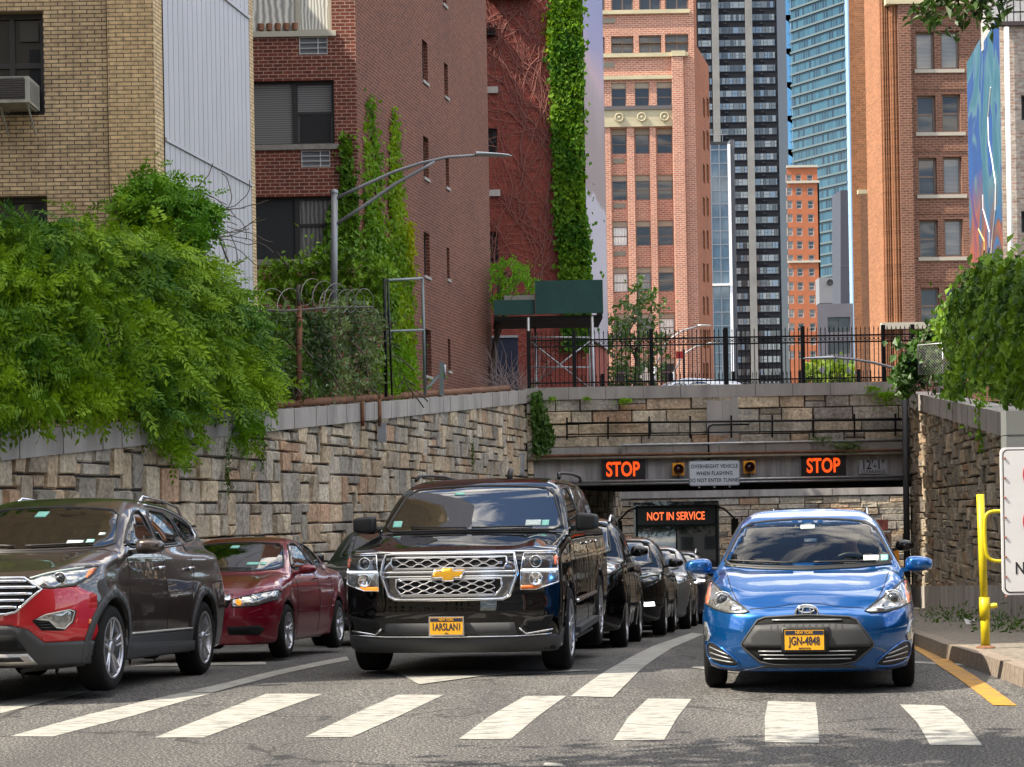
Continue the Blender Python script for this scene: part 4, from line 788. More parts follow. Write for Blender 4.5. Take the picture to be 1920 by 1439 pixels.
for (x0, x1, y_) in ((1100, 1262, 146), (1100, 1290, 104), (1100, 1293, 23), (1100, 1262, 203)):
    z = WB.hit((x0 + x1) / 2, y_)[1]; slab('string_course', WB, 0, WB.hit(x1, y_)[0], z - .18, z + .12, 0, .25, crm if y_ != 203 else mat('dark_ledge', (.1, .09, .09), .7), LB)
slab('pier_cap', WB, WB.hit(1258, 105)[0], WB.hit(1284, 105)[0], WB.hit(1270, 108)[1], WB.hit(1270, 98)[1], .251, .5, crm, LB)
slab('corner_pier', WB, WB.hit(1262, 300)[0], WB.hit(1283, 300)[0], 8, WB.hit(1270, 109)[1], 0, .42, lbr, LB)
for (xa, ya) in ((1131, 35), (1130, 118), (1150, 296), (1151, 380), (1152, 470), (1193, 555)):
    r = WB.rect(xa, ya, xa + 22, ya + 9); slab('ac_grille', WB, *r, -.5 if ya > 240 else 0, -.40 if ya > 240 else .05, mat('grille_olive', (.22, .2, .15), .6), LB)
a0 = WB.pt(tR, 3.8); WBS = Wall(a0.x, LD, .24, 1.0); tS = WBS.hit(1337, 600)[0]
sh_ = [WBS.rect(1318 + k * 7, y0_, 1322 + k * 7, y0_ + 34) for k in (0, 1) for y0_ in range(185, 700, 62)]
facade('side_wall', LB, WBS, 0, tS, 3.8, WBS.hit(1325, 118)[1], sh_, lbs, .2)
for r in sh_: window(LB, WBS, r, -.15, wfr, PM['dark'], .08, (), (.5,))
m = MB(); z = WBS.hit(1325, 118)[1]; m.quad(WBS.pt(0, z), WBS.pt(tS, z), WBS.pt(tS, z) - Vector((20, 0, 0)), WBS.pt(0, z) - Vector((20, 0, 0))); m.build('setback_roof', M['concrete'], LB)
WBT = Wall(a0.x - .4, LD + .2, .24, 1.0); facade('side_wall', LB, WBT, 0, tS * .55, z, 52, [], lbs, 0)
# ---- narrow glass building
GD = 230; WG = Wall(15, GD, 1, 0); GB = thing('glass_building', 'narrow blue glass building between the loft and the black tower', 'building', (25, GD, 3.8))
bg = mat('blue_curtain_glass', (.05, .085, .12), .04, 0.3, spec=1.0, noise=.6, nscale=.35); alu = mat('mullion_alu', (.20, .22, .25), .4, .6)
g0, g1 = WG.hit(1318, 400)[0], WG.hit(1366, 400)[0]; gz = WG.hit(1345, 272)[1]
facade('curtain_wall', GB, WG, g0, g1, 3.8, gz, [], bg, 0)
m = MB()
for t in np.linspace(g0, g1, 4): m.obox(WG.pt(t, (3.8 + gz) / 2, .05), Vector((1, 0, 0)), Vector((0, 1, 0)), Vector((0, 0, 1)), .12, .1, gz - 3.8)
for z in np.arange(5.5, gz, 1.62): m.obox(WG.pt((g0 + g1) / 2, z, .04), Vector((1, 0, 0)), Vector((0, 1, 0)), Vector((0, 0, 1)), g1 - g0, .08, .13)
m.build('mullion_grid', alu, GB)
slab('corner_fin', WG, g1, g1 + .3, 3.8, gz, -.5, .3, mat('white_fin', (.75, .76, .8), .4), GB); slab('flank', WG, g1 + .3, WG.hit(1379, 400)[0], 3.8, gz + .6, -8, .0, mat('dark_flank', (.07, .07, .08), .5), GB)
slab('roof_slab', WG, g0, g1, gz, gz + .35, -6, .1, M['black'], GB)
m = MB(); m.tube([WG.pt(g0 + .5, gz + 1.2, 0), WG.pt(g1, gz + 1.2, 0)], .04); [m.tube([WG.pt(g0 + .5 + k, gz + .3, 0), WG.pt(g0 + .5 + k, gz + 1.2, 0)], .03) for k in range(3)]; m.build('roof_rail', alu, GB)
slab('facade_ledge', WG, g0, g1, WG.hit(1340, 537)[1], WG.hit(1340, 533)[1], .1, .5, M['white'], GB)
# ---- black residential tower
TD = 400; WT = Wall(30, TD, 1, 0); TB = thing('tower', 'very tall black residential tower with two pale concrete stripes', 'building', (44, TD, 3.8))
blk = mat('black_tower_panel', (.009, .010, .014), .8, spec=.2, noise=.2, nscale=.4); pale = mat('pale_pier', (.20, .195, .185), .8, noise=.2, nscale=.3)
q0, q1 = WT.hit(1304, 300)[0], WT.hit(1461, 300)[0]; zT = 125
facade('front_wall', TB, WT, q0, q1, 3.8, zT, [], blk, 0)
WTS = Wall(WT.pt(q1, 0).x, TD, .55, 1.0); facade('side_wall', TB, WTS, 0, WTS.hit(1478, 300)[0], 3.8, zT, [], mat('black_tower_side', (.02, .02, .026), .4), 0)
for px_ in (1345, 1408): c_ = WT.hit(px_, 300)[0]; slab('concrete_stripe', WT, c_ - .7, c_ + .7, 3.8, zT, 0, .5, pale, TB)
fz = 23.75 / 9; zs = WT.hit(1380, 10)[1]; r_ = random.Random(8); wm = [mat('tower_pane_%s' % k, c, .08, spec=.9) for k, c in (('grey', (.08, .09, .095)), ('pale', (.16, .18, .19)), ('dim', (.03, .034, .038)), ('sky', (.10, .14, .19)))]
grp = [(1313, 1338), (1351, 1402), (1414, 1457)]; nb = 0; W3 = (Vector((1, 0, 0)), Vector((0, 1, 0)), Vector((0, 0, 1))); lo_r = 33
m_off = MB()
for fl in range(lo_r):
    z = zs - fl * fz
    for gi, (xa, xb) in enumerate(grp):
        if z < 6: continue
        if gi == 0 and fl > 11: continue
        a, b = WT.hit(xa, 300)[0], WT.hit(xb, 300)[0]; n = 3 if gi == 0 else 6; mb = MB()
        mb.obox(WT.pt((a + b) / 2, z, .05), *W3, b - a, .1, 1.35); o = mb.build('window_band', wm[2], TB)
        t = a + .05; ts = [a]; mi = []
        while t < b - .3:
            wd = min(r_.choice((.55, .55, .75, 1.25, .75)), b - t - .02); k = r_.choice((0, 0, 1, 1, 3, 2)); ts += [t + wd - .09, t + wd]; mi += [k, 4]; t += wd
        zr = [z - .58, z - .04, z + .03, z + .6]; V_ = [WT.pt(q, w_, .11) for w_ in zr for q in ts]; nq = len(ts); F_ = []; fm_ = []
        for r0 in range(3):
            for q in range(nq - 1): F_.append([r0 * nq + q, r0 * nq + q + 1, (r0 + 1) * nq + q + 1, (r0 + 1) * nq + q]); fm_.append(4 if r0 == 1 and (q // 2) % 2 else mi[q])
        obj('pane', V_, F_, None, o, mats=wm + [blk], fmat=fm_)
        m_off.obox(WT.pt(a + (b - a) * (.4 if gi != 1 else .25), z - 1.25, .12), *W3, .55, .2, .22)
m_off.build('balcony_vents', mat('vent_black', (.01, .01, .012), .5), TB)
# ---- teal glass tower, its face turned
DD = 545; pR = P(1590, 300, DD); WTt = Wall(pR.x, DD, -.62, 1.0); WTt = Flip(pR.x, DD, -.62, 1.0); WTt.n = Vector((-abs(WTt.n.x), -abs(WTt.n.y)))
GT = thing('glass_tower', 'tall teal glass tower with slanting floor lines behind the black tower', 'building', (pR.x, DD, 3.8))
tg = mat('teal_glass', (.06, .11, .125), .12, .0, spec=.35); t = tg.node_tree; b = t.nodes['Principled BSDF']; bt = t.nodes.new('ShaderNodeTexBrick'); bt.offset = .37; tcn = t.nodes.new('ShaderNodeTexCoord')
for k, v in (('Scale', 1), ('Brick Width', 1.1), ('Row Height', 3.2), ('Mortar Size', .14), ('Bias', -.1)): bt.inputs[k].default_value = v
bt.inputs['Color1'].default_value = (.03, .10, .15, 1); bt.inputs['Color2'].default_value = (.004, .016, .035, 1); bt.inputs['Mortar'].default_value = (.05, .09, .10, 1); t.links.new(tcn.outputs['UV'], bt.inputs['Vector']); t.links.new(bt.outputs['Color'], b.inputs['Base Color'])
tl = WTt.hit(1487, 300)[0]; facade('curtain_wall', GT, WTt, 0, tl, 3.8, 165, [], tg, 0)
slabm = mat('slab_edge', (.08, .115, .13), .7)
for i in range(34):
    z = WTt.hit(1585, 555)[1] + i * 3.2
    if z < 160: slab('floor_slab', WTt, 0, tl, z - .28, z + .28, 0, .5, slabm, GT)
slab('corner_strip', WTt, -1.2, 0, 3.8, 165, -.3, .3, mat('pale_blue_glass', (.30, .42, .55), .1, .3), GT)
WTb = Wall(WTt.pt(tl, 0).x - 2.6, WTt.pt(tl, 0).y + 1, 1, 0); facade('bay_wall', GT, WTb, 0, 2.7, 3.8, 165, [], mat('bay_blue_glass', (.12, .30, .48), .06, .4), 0)
for i in range(5):
    z = P(1485, 30 + i * 63, WTb.O.y).z; m = MB(); a = WTb.pt(-.2, z, 0); m.quad(a + Vector((0, 0, -.2)), a + Vector((3, 0, -2.2)), a + Vector((3, 0, .3)), a + Vector((0, 0, .3))); m.build('triangular_balcony', mat('balcony_dark', (.05, .09, .1), .4) if i == 0 else bpy.data.materials['balcony_dark'], GT)
# ---- orange brick mid-rise
OD = 350; WO = Wall(45, OD, 1, 0); OB = thing('apartment_building', 'narrow orange brick apartment building with white windows between two towers', 'building', (52, OD, 3.8))
obr = mat('far_orange_brick', (.36, .115, .05), .9, noise=.15, nscale=.8); t0_, t1_ = WO.hit(1478, 480)[0], WO.hit(1538, 480)[0]; z1_ = WO.hit(1510, 342)[1]; z2_ = WO.hit(1510, 314)[1]
owr = []
for yy in (335, 359.5, 384, 409.6, 435, 460, 486, 511, 537, 562, 588, 614, 640, 666):
    for xx in (1482, 1500, 1521.5): d_ = (yy - 480) * .017; owr.append(WO.rect(xx - 5.5 + d_, yy - 7.5, xx + 5.5 + d_, yy + 7.5))
facade('front_wall', OB, WO, t0_, t1_, 3.8, z1_, owr[3:], obr, .25); t2_ = WO.hit(1533, 330)[0]; facade('upper_wall', OB, WO, t0_, t2_, z1_, z2_, owr[:3], obr, .25, -.3)
owf = mat('far_white_frame', (.38, .37, .35), .6)
for i, r in enumerate(owr): window(OB, WO, r, -.2 if i > 2 else -.5, owf, PM['mid'] if i % 3 else PM['dcurtain'], .13, (), (.5,))
slab('cornice', WO, t0_, t1_, z1_ - .2, z1_ + .25, 0, .35, stn, OB); slab('cornice', WO, t0_, t2_, z2_, z2_ + .4, -.5, 0, stn, OB); z = WO.hit(1510, 491)[1]; slab('belt_course', WO, t0_, t1_, z - .2, z + .2, 0, .3, stn, OB)
m = MB(); m.box(WO.pt(t1_, 0).x, WO.pt(t1_, 0).x - .3, OD, OD + 15, 3.8, z1_); m.build('side_wall', obr, OB)
# ---- grey building and dark chimney slab
ED = 300; WE = Wall(45, ED, 1, 0); EB = thing('grey_building', 'low grey clad building with dark strip window and roof plant', 'building', (50, ED, 3.8)); gpm = mat('grey_panel', (.10, .095, .11), .6, noise=.1, nscale=.5)
e0_, e1_ = WE.hit(1533, 620)[0], WE.hit(1600, 620)[0]; er = [WE.rect(1552, 595, 1594, 623), WE.rect(1552, 640, 1594, 664)]
facade('front_wall', EB, WE, e0_, e1_, 3.8, WE.hit(1560, 570)[1], er, gpm, .4)
for r in er: window(EB, WE, r, -.3, dk, PM['dark'], .12, (.5,), ())
r = WE.rect(1537, 520, 1562, 568); slab('roof_plant', WE, *r, -4, -.5, mat('plant_grey', (.17, .17, .18), .5), EB)
m = MB(); m.lathe([(0, 0), (.5, .05), (.55, 0)], P(1556, 530, ED - .3), (0, -1, 0), 16); m.build('fan', M['black'], EB)
CB = thing('elevator_shaft', 'tall dark grey blank shaft rising behind the low grey building', 'building', (54, 315, 3.8)); WC = Wall(45, 315, 1, 0); r = WC.rect(1570, 380, 1593, 700); m = MB(); zt_ = WC.hit(1580, 357)[1]
m.quad(WC.pt(r[0], 3.8), WC.pt(r[1], 3.8), WC.pt(r[1], zt_), WC.pt(r[0] + .8, zt_)); m.quad(WC.pt(r[0] - .3, 3.8, -6), WC.pt(r[0], 3.8), WC.pt(r[0] + .8, zt_), WC.pt(r[0] + .4, zt_, -6)); m.build('wall', mat('shaft_grey', (.035, .035, .05), .5), CB)
slab('panel_joint', WC, r[0] + .4, r[1], WC.hit(1580, 500)[1], WC.hit(1580, 499)[1], 0, .05, gpm, CB)
# ---- right brown brick building
rb1 = brick('brown_brick', (0.21, 0.085, 0.05), (0.125, 0.048, 0.03), (0.27, 0.16, 0.11), 0.40, 0.14, 0.026, 0.15, stain=.15)
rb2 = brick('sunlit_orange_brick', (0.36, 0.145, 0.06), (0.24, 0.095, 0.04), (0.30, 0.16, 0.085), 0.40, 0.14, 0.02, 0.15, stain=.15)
QD = 111; WQ = Wall(18, QD, 1, 0.035); QB = thing('loft_building', 'brown brick loft building on the right with paired windows and stepped corner', 'building', (24, QD, 3.8))
h2 = []
for (ya, yb_) in ((60, 131), (179, 249), (296, 366), (413, 483), (540, 607)):
    for xa in (1717, 1766): d_ = (ya - 60) * .02 - (2 if xa > 1720 else 0); h2.append(WQ.rect(xa + d_, ya - (xa - 1717) * .04, xa + 35 + d_, yb_ - (xa - 1717) * .04))
tq0, tq1 = WQ.hit(1711, 350)[0], WQ.hit(1900, 350)[0]
facade('window_wall', QB, WQ, tq0, tq1, 3.8, 34, h2, rb1, .35)
qk = ['blind', 'blind', 'mid', 'dark', 'mid', 'blind', 'mid', 'blind', 'mid', 'mid']
for i, r in enumerate(h2):
    window(QB, WQ, r, -.28, wfr, PM[qk[i]], .12, (), (.5,) if qk[i] != 'blind' else ())
for i in range(0, len(h2), 2):
    a, b = h2[i], h2[i + 1]; slab('sill', WQ, a[0] - .1, b[1] + .25, a[2] - .2, a[2], -.3, .1, stn, QB); slab('lintel_band', WQ, a[0] - .1, b[1] + .25, a[3] + .35, a[3] + .42, 0, .05, rb1, QB)
steps = [(1686, 1709, .5, rb1), (1672, 1686, .25, rb2), (1656, 1672, -.05, rb2)]
for xa, xb, o_, mt_ in steps: a, b = WQ.hit(xa, 400)[0], WQ.hit(xb, 400)[0]; slab('corner_pier', WQ, a, b - .004, 3.8, 34, -4, o_, mt_, QB)
for xx in (1659, 1663, 1667, 1675, 1680): a = WQ.hit(xx, 400)[0]; slab('vertical_rib', WQ, a, a + .06, 3.8, 34, -.1, .34 if xx > 1672 else .08, rb2, QB)
slab('dark_recess_edge', WQ, WQ.hit(1709, 400)[0], tq0 - .002, 3.8, WQ.hit(1710, 60)[1], -.5, -.1, rb1, QB)
W2 = Wall(18, 124, 1, 0); a, b = W2.hit(1598, 400)[0], W2.hit(1640, 400)[0]; b1 = W2.hit(1613, 400)[0]
facade('wing_wall', QB, W2, a, b1, 3.8, 36, [], rb2, 0); W2s = Wall(W2.pt(b1, 0).x, 124, .62, 1); facade('court_wall', QB, W2s, 0, W2s.hit(1641, 500)[0], 3.8, W2s.hit(1620, 362)[1], [], rb2, 0)
W4 = Wall(18, 122, 1, 0); za_ = W4.hit(1625, 360)[1]; facade('upper_wing_wall', QB, W4, W4.hit(1607, 300)[0], W4.hit(1657, 300)[0], za_, 38, [], rb2, 0); slab('wing_ledge', W4, W4.hit(1607, 300)[0], W4.hit(1634, 300)[0], za_ - .15, za_ + .12, -.2, .2, crm, QB)
W3_ = Wall(18, 118, 1, 0); facade('link_wall', QB, W3_, W3_.hit(1640, 500)[0], W3_.hit(1657, 500)[0], 3.8, za_, [], rb2, 0)
r = WQ.rect(1650, 606, 1800, 618); slab('stone_base', WQ, r[0], r[1], r[2], r[3], 0, .55, stn, QB)
z = WQ.hit(1700, 6)[1]; slab('parapet_band', WQ, WQ.hit(1657, 8)[0], tq1, z - .2, z + .15, -.2, .62, crm, QB)
# ---- mural wall and white brick house at the right edge
MW = Flip(12.2, 48, .11, 1.0); MW.n = Vector((-abs(MW.n.x), abs(MW.n.y) * .11)).normalized()
def muralm():
    m = mat('mural_paint', (.2, .6, .7), .55); t = m.node_tree; b = t.nodes['Principled BSDF']; tc = t.nodes.new('ShaderNodeTexCoord'); mp = t.nodes.new('ShaderNodeMapping'); mp.inputs['Scale'].default_value = (2.0, 1.6, 1)
    n = t.nodes.new('ShaderNodeTexNoise'); n.inputs['Scale'].default_value = 1.2; n.inputs['Detail'].default_value = 2; n.inputs['Distortion'].default_value = 2.2; s = t.nodes.new('ShaderNodeSeparateXYZ')
    r1 = t.nodes.new('ShaderNodeValToRGB'); r2 = t.nodes.new('ShaderNodeValToRGB'); mx = t.nodes.new('ShaderNodeMixRGB'); L = t.links
    for rp, cols in ((r1, [(0, (.01, .09, .15)), (.40, (.02, .13, .20)), (.47, (.07, .19, .26)), (.50, (.006, .06, .24)), (.64, (.004, .08, .30))]), (r2, [(0, (.015, .03, .16)), (.40, (.01, .11, .28)), (.45, (.12, .05, .04)), (.50, (.16, .08, .06)), (.55, (.34, .08, .02)), (.62, (.05, .015, .12))])):
        e = rp.color_ramp.elements; e[0].position, e[0].color = cols[0][0], (*cols[0][1], 1); e[1].position, e[1].color = cols[-1][0], (*cols[-1][1], 1)
        for p, c in cols[1:-1]: k = e.new(p); k.color = (*c, 1)
    r3 = t.nodes.new('ShaderNodeValToRGB'); r3.color_ramp.elements[0].position = .42; r3.color_ramp.elements[1].position = .56
    L.new(tc.outputs['UV'], mp.inputs[0]); L.new(mp.outputs[0], n.inputs['Vector']); L.new(tc.outputs['UV'], s.inputs[0]); L.new(n.outputs['Fac'], r1.inputs[0]); L.new(n.outputs['Fac'], r2.inputs[0]); L.new(s.outputs['Y'], r3.inputs[0])
    L.new(r3.outputs[0], mx.inputs[0]); L.new(r2.outputs[0], mx.inputs[1]); L.new(r1.outputs[0], mx.inputs[2]); L.new(mx.outputs[0], b.inputs['Base Color']); return m
tn, tf = MW.hit(1876, 200)[0], MW.hit(1814, 200)[0]; wbrick = brick('whitewashed_brick', (0.62, 0.54, 0.46), (0.42, 0.24, 0.17), (0.50, 0.45, 0.40), 0.22, 0.075, 0.02, 0.35, stain=1.5)
WH = thing('brick_house', 'pale whitewashed brick house at the right edge with white downpipe', 'building', (12.5, 48, 3.5)); mu = muralm()
zz = [MW.hit(x, y)[1] for x, y in ((1876, 22), (1832, 88), (1830, 75), (1815, 95))]; tmid = MW.hit(1838, 90)[0]; z0m = 5.0; m = MB(); zt1 = MW.hit(1876, 22)[1]; zt2 = MW.hit(1820, 105)[1]
m.quad(MW.pt(tn, z0m), MW.pt(tmid, z0m), MW.pt(tmid, zt1), MW.pt(tn, zt1), uv=[(0, 0), (.6, 0), (.6, 1), (0, 1)]); m.quad(MW.pt(tmid, z0m), MW.pt(tf, z0m), MW.pt(tf, zt2), MW.pt(tmid, zt2), uv=[(.6, 0), (1, 0), (1, .9), (.6, .9)])
mo = m.build('mural', mu, WH); mo['label'] = 'tall abstract mural in teal, blue and orange'
for k_, (a_, c_, cc_) in enumerate((((.25, .92), (.30, .25), (.85, .88, .9)), ((.45, .60), (.30, .2), (.75, .7, .8)), ((.6, .5), (.4, .25), (.7, .55, .2)))):
    m = MB(); pts = [MW.pt(tn + (tf - tn) * (a_[0] + .10 * math.sin(q * 1.1 + k_)), z0m + (zt1 - z0m) * (a_[1] - (a_[1] - c_[1]) * q / 8) * .9, .012) for q in range(9)]; m.tube(pts, .018, 4); m.build('mural_line', mat('mural_line_%s' % 'abc'[k_], cc_, .6), WH)
WW = Wall(MW.pt(tn, 0).x, MW.pt(tn, 0).y, 1, 0); ztop_ = WW.hit(1900, 50)[1]
wh_ = [WW.rect(1915, 178, 1990, 225), WW.rect(1915, 395, 1990, 436)]
facade('front_wall', WH, WW, 0, 3, 2.5, ztop_, wh_, wbrick, .2)
for r in wh_: window(WH, WW, r, -.15, dk, PM['dark'], .06)
slab('coping', WW, .05, 3, ztop_, ztop_ + .1, -.4, .12, mat('dark_coping', (.05, .035, .04), .6), WH); m = MB(); x_ = WW.pt(WW.hit(1889, 300)[0], 0).x; m.tube([(x_, WW.O.y - .12, 2.6), (x_, WW.O.y - .12, ztop_ - .05)], .06, 10); m.build('downpipe', M['white'], WH, True)
m = MB()
for q in range(8): m.beam(WW.pt(.2 + q * .16, ztop_ + .1), WW.pt(.2 + q * .16, ztop_ + .75), .02)
for z in (.35, .72): m.beam(WW.pt(.2, ztop_ + z), WW.pt(1.6, ztop_ + z), .03)
m.build('roof_railing', M['black_metal'], WH); slab('roof_hut', WW, .3, 3, ztop_ + .1, ztop_ + 1.2, -3, -2, mat('hut_white', (.5, .5, .5), .6, noise=.3), WH)
# ================================================================ vehicles: bodies are smooth solids meshed from shape functions
def sp1(pts):
    xs = np.array([p[0] for p in pts], float); ys_ = np.array([p[1] for p in pts], float); d = np.diff(ys_) / np.diff(xs); m = np.zeros(len(xs)); m[0], m[-1] = d[0], d[-1]
    for i in range(1, len(xs) - 1): m[i] = 0 if d[i - 1] * d[i] <= 0 else 2 * d[i - 1] * d[i] / (d[i - 1] + d[i])
    def f(x):
        x = np.clip(x, xs[0], xs[-1]); i = np.clip(np.searchsorted(xs, x) - 1, 0, len(xs) - 2); h = xs[i + 1] - xs[i]; t = (x - xs[i]) / h
        return (2 * t**3 - 3 * t**2 + 1) * ys_[i] + (t**3 - 2 * t**2 + t) * h * m[i] + (-2 * t**3 + 3 * t**2) * ys_[i + 1] + (t**3 - t**2) * h * m[i + 1]
    return f
def smax(a, b, k): h = np.maximum(k - np.abs(a - b), 0) / k; return np.maximum(a, b) + h * h * k * 0.25
def smin(a, b, k): return -smax(-a, -b, k)
def surfnet(f, lo, hi, h):
    n = [int(math.ceil((hi[i] - lo[i]) / h)) + 1 for i in range(3)]; ax = [lo[i] + h * np.arange(n[i]) for i in range(3)]
    X, Y, Z = np.meshgrid(*ax, indexing='ij'); F = f(X, Y, Z); S = F < 0
    c = [k - 1 for k in n]; num = np.zeros(c + [3]); cnt = np.zeros(c)
    crn = [(i, j, k) for i in (0, 1) for j in (0, 1) for k in (0, 1)]
    sl = lambda A, o: A[o[0]:o[0] + c[0], o[1]:o[1] + c[1], o[2]:o[2] + c[2]]
    for a in crn:
        for d in range(3):
            if a[d] == 0:
                b = list(a); b[d] = 1; fa, fb = sl(F, a), sl(F, b); x = (fa < 0) != (fb < 0); t = np.where(x, fa / np.where(x, fa - fb, 1), 0); cnt += x
                for q in range(3): num[..., q] += x * (a[q] + (t if q == d else 0))
    act = cnt > 0; idx = -np.ones(c, int); idx[act] = np.arange(act.sum()); ii = np.argwhere(act); V = np.array(lo) + h * (ii + num[act] / cnt[act][:, None])
    fs = []
    for d in range(3):
        u, w = (d + 1) % 3, (d + 2) % 3; s0 = [slice(None)] * 3; s1 = [slice(None)] * 3; s0[d] = slice(0, -1); s1[d] = slice(1, None)
        x = S[tuple(s0)] != S[tuple(s1)]; e = np.argwhere(x); e = e[(e[:, u] > 0) & (e[:, w] > 0) & (e[:, u] < n[u] - 1) & (e[:, w] < n[w] - 1)]
        if not len(e): continue
        fl = S[tuple(e.T)]; du = np.zeros(3, int); dw = np.zeros(3, int); du[u] = 1; dw[w] = 1
        q = np.stack([idx[tuple((e - du - dw).T)], idx[tuple((e - dw).T)], idx[tuple(e.T)], idx[tuple((e - du).T)]], 1); q[~fl] = q[~fl][:, ::-1]; fs.append(q)
    Fc = np.concatenate(fs); Fc = Fc[(Fc >= 0).all(1)]
    for _ in range(4):                                  # pull the vertices onto the surface
        v = f(V[:, 0], V[:, 1], V[:, 2]); g = grad(f, V); V = V - g * np.clip(v / np.maximum((g * g).sum(1), .2), -h, h)[:, None] * .8
    return V, Fc
def grad(f, V, e=0.004):
    g = np.zeros_like(V)
    for d in range(3):
        o = np.zeros(3); o[d] = e; a, b = V + o, V - o; g[:, d] = (f(a[:, 0], a[:, 1], a[:, 2]) - f(b[:, 0], b[:, 1], b[:, 2])) / (2 * e)
    return g
class Car:
    def __init__(s, **k):
        s.__dict__.update(k); s.fr, s.rr, s.tp, s.sd = sp1(k['front']), sp1(k['rear']), sp1(k['top']), sp1(k['side'])
        s.ws, s.rf, s.rg, s.gs = sp1(k['wind']), sp1(k['roof']), sp1(k['rglass']), sp1(k['gside']); s.tw = sp1(k.get('taper', [(0, 0), (k['L'], 0)])); s.gt = sp1(k.get('gtaper', [(0, 0), (k['L'], 0)]))
        s.kf = k.get('kf', .3); s.pf = k.get('pf', 3); s.kw = k.get('kw', .35); s.zb = k.get('zb', .2); s.ch = k.get('ch', .06); s.fb = k.get('fb', .02); s.cr = k.get('cr', .08)
    def body(s, x, y, z):
        ax = np.abs(x)
        w = s.sd(z) - s.tw(y)
        for yw in (s.yf, s.yr):
            d = np.sqrt((y - yw)**2 + (z - s.r)**2); w = w + s.flare * np.exp(-((d - s.ra - .02) / .07)**2)
        side = ax - w
        top = z - (s.tp(y) - s.ch * x * x + s.fb * np.exp(-((ax - s.fx) / .11)**2) * np.exp(-((y - s.fy) / .55)**2))
        front = (s.fr(z) + s.kf * ax**s.pf) - y
        rear = y - (s.rr(z) - .18 * ax**3)
        lower = smax(smax(side, front, s.cf), rear, .2); lower = smax(lower, top, s.ct); lower = smax(lower, (s.zb + .05 * np.clip(y - s.L + .7, 0, 1)) - z, .05)
        gw = s.gs(z) - s.gt(y); g1 = smax(ax - gw, z - (s.rf(y) - s.cr * x * x), .10); g2 = smax((s.ws(z) + s.kw * x * x) - y, y - (s.rg(z) - .12 * x * x), .12)
        g = smax(smax(g1, g2, .07), (s.gz - z), .05)
        return smin(lower, g, s.kb)
    def f(s, x, y, z):
        b = s.body(x, y, z); ax = np.abs(x)
        for yw in (s.yf, s.yr):
            c = s.ra - np.sqrt((y - yw)**2 + (z - s.r)**2); c = np.minimum(c, ax - (s.W - .30)); b = smax(b, c, .012)
        return b
    def proj(s, view, a, b, n=240):
        """pierce the body: view F: (x,z) along +y; R/L: (y,z) from the sides; T: (x,y) from above; B: (x,z) from behind"""
        a, b = np.asarray(a, float), np.asarray(b, float)
        mk = {'F': lambda t: (a[:, None] + 0 * t, t, b[:, None] + 0 * t), 'R': lambda t: (-t, a[:, None] + 0 * t, b[:, None] + 0 * t), 'L': lambda t: (t, a[:, None] + 0 * t, b[:, None] + 0 * t), 'T': lambda t: (a[:, None] + 0 * t, b[:, None] + 0 * t, -t), 'B': lambda t: (a[:, None] + 0 * t, -t, b[:, None] + 0 * t)}[view]
        r = {'F': (-.4, s.L * .7), 'R': (-1.4, -.3), 'L': (-1.4, -.3), 'T': (-2.3, -.2), 'B': (-s.L - .3, -s.L * .4)}[view]
        ts = np.linspace(*r, n)[None, :]; v = s.body(*mk(ts + 0 * a[:, None])) < 0; i = v.argmax(1); i[~v.any(1)] = n - 1
        lo = ts[0, np.maximum(i - 1, 0)][:, None]; hi = ts[0, i][:, None]
        for _ in range(12): m = (lo + hi) / 2; q = s.body(*mk(m)) < 0; hi = np.where(q, m, hi); lo = np.where(q, lo, m)
        return np.stack([c[:, 0] for c in mk(lo)], 1)
    def nor(s, V): g = grad(s.body, V); return g / np.linalg.norm(g, axis=1)[:, None]
def resample(pts, closed=True, step=.03, smooth=0):
    p = [np.array(q, float) for q in pts]
    for _ in range(smooth):
        q = []
        for i in range(len(p) if closed else len(p) - 1):
            a, b = p[i], p[(i + 1) % len(p)]; q += [a * .78 + b * .22, a * .22 + b * .78]
        p = q if closed else [p[0]] + q + [p[-1]]
    out = []
    for i in range(len(p) if closed else len(p) - 1):
        a, b = p[i], p[(i + 1) % len(p)]; n = max(1, int(np.linalg.norm(b - a) / step))
        out += [a + (b - a) * k / n for k in range(n)]
    if not closed: out.append(p[-1])
    return np.array(out)
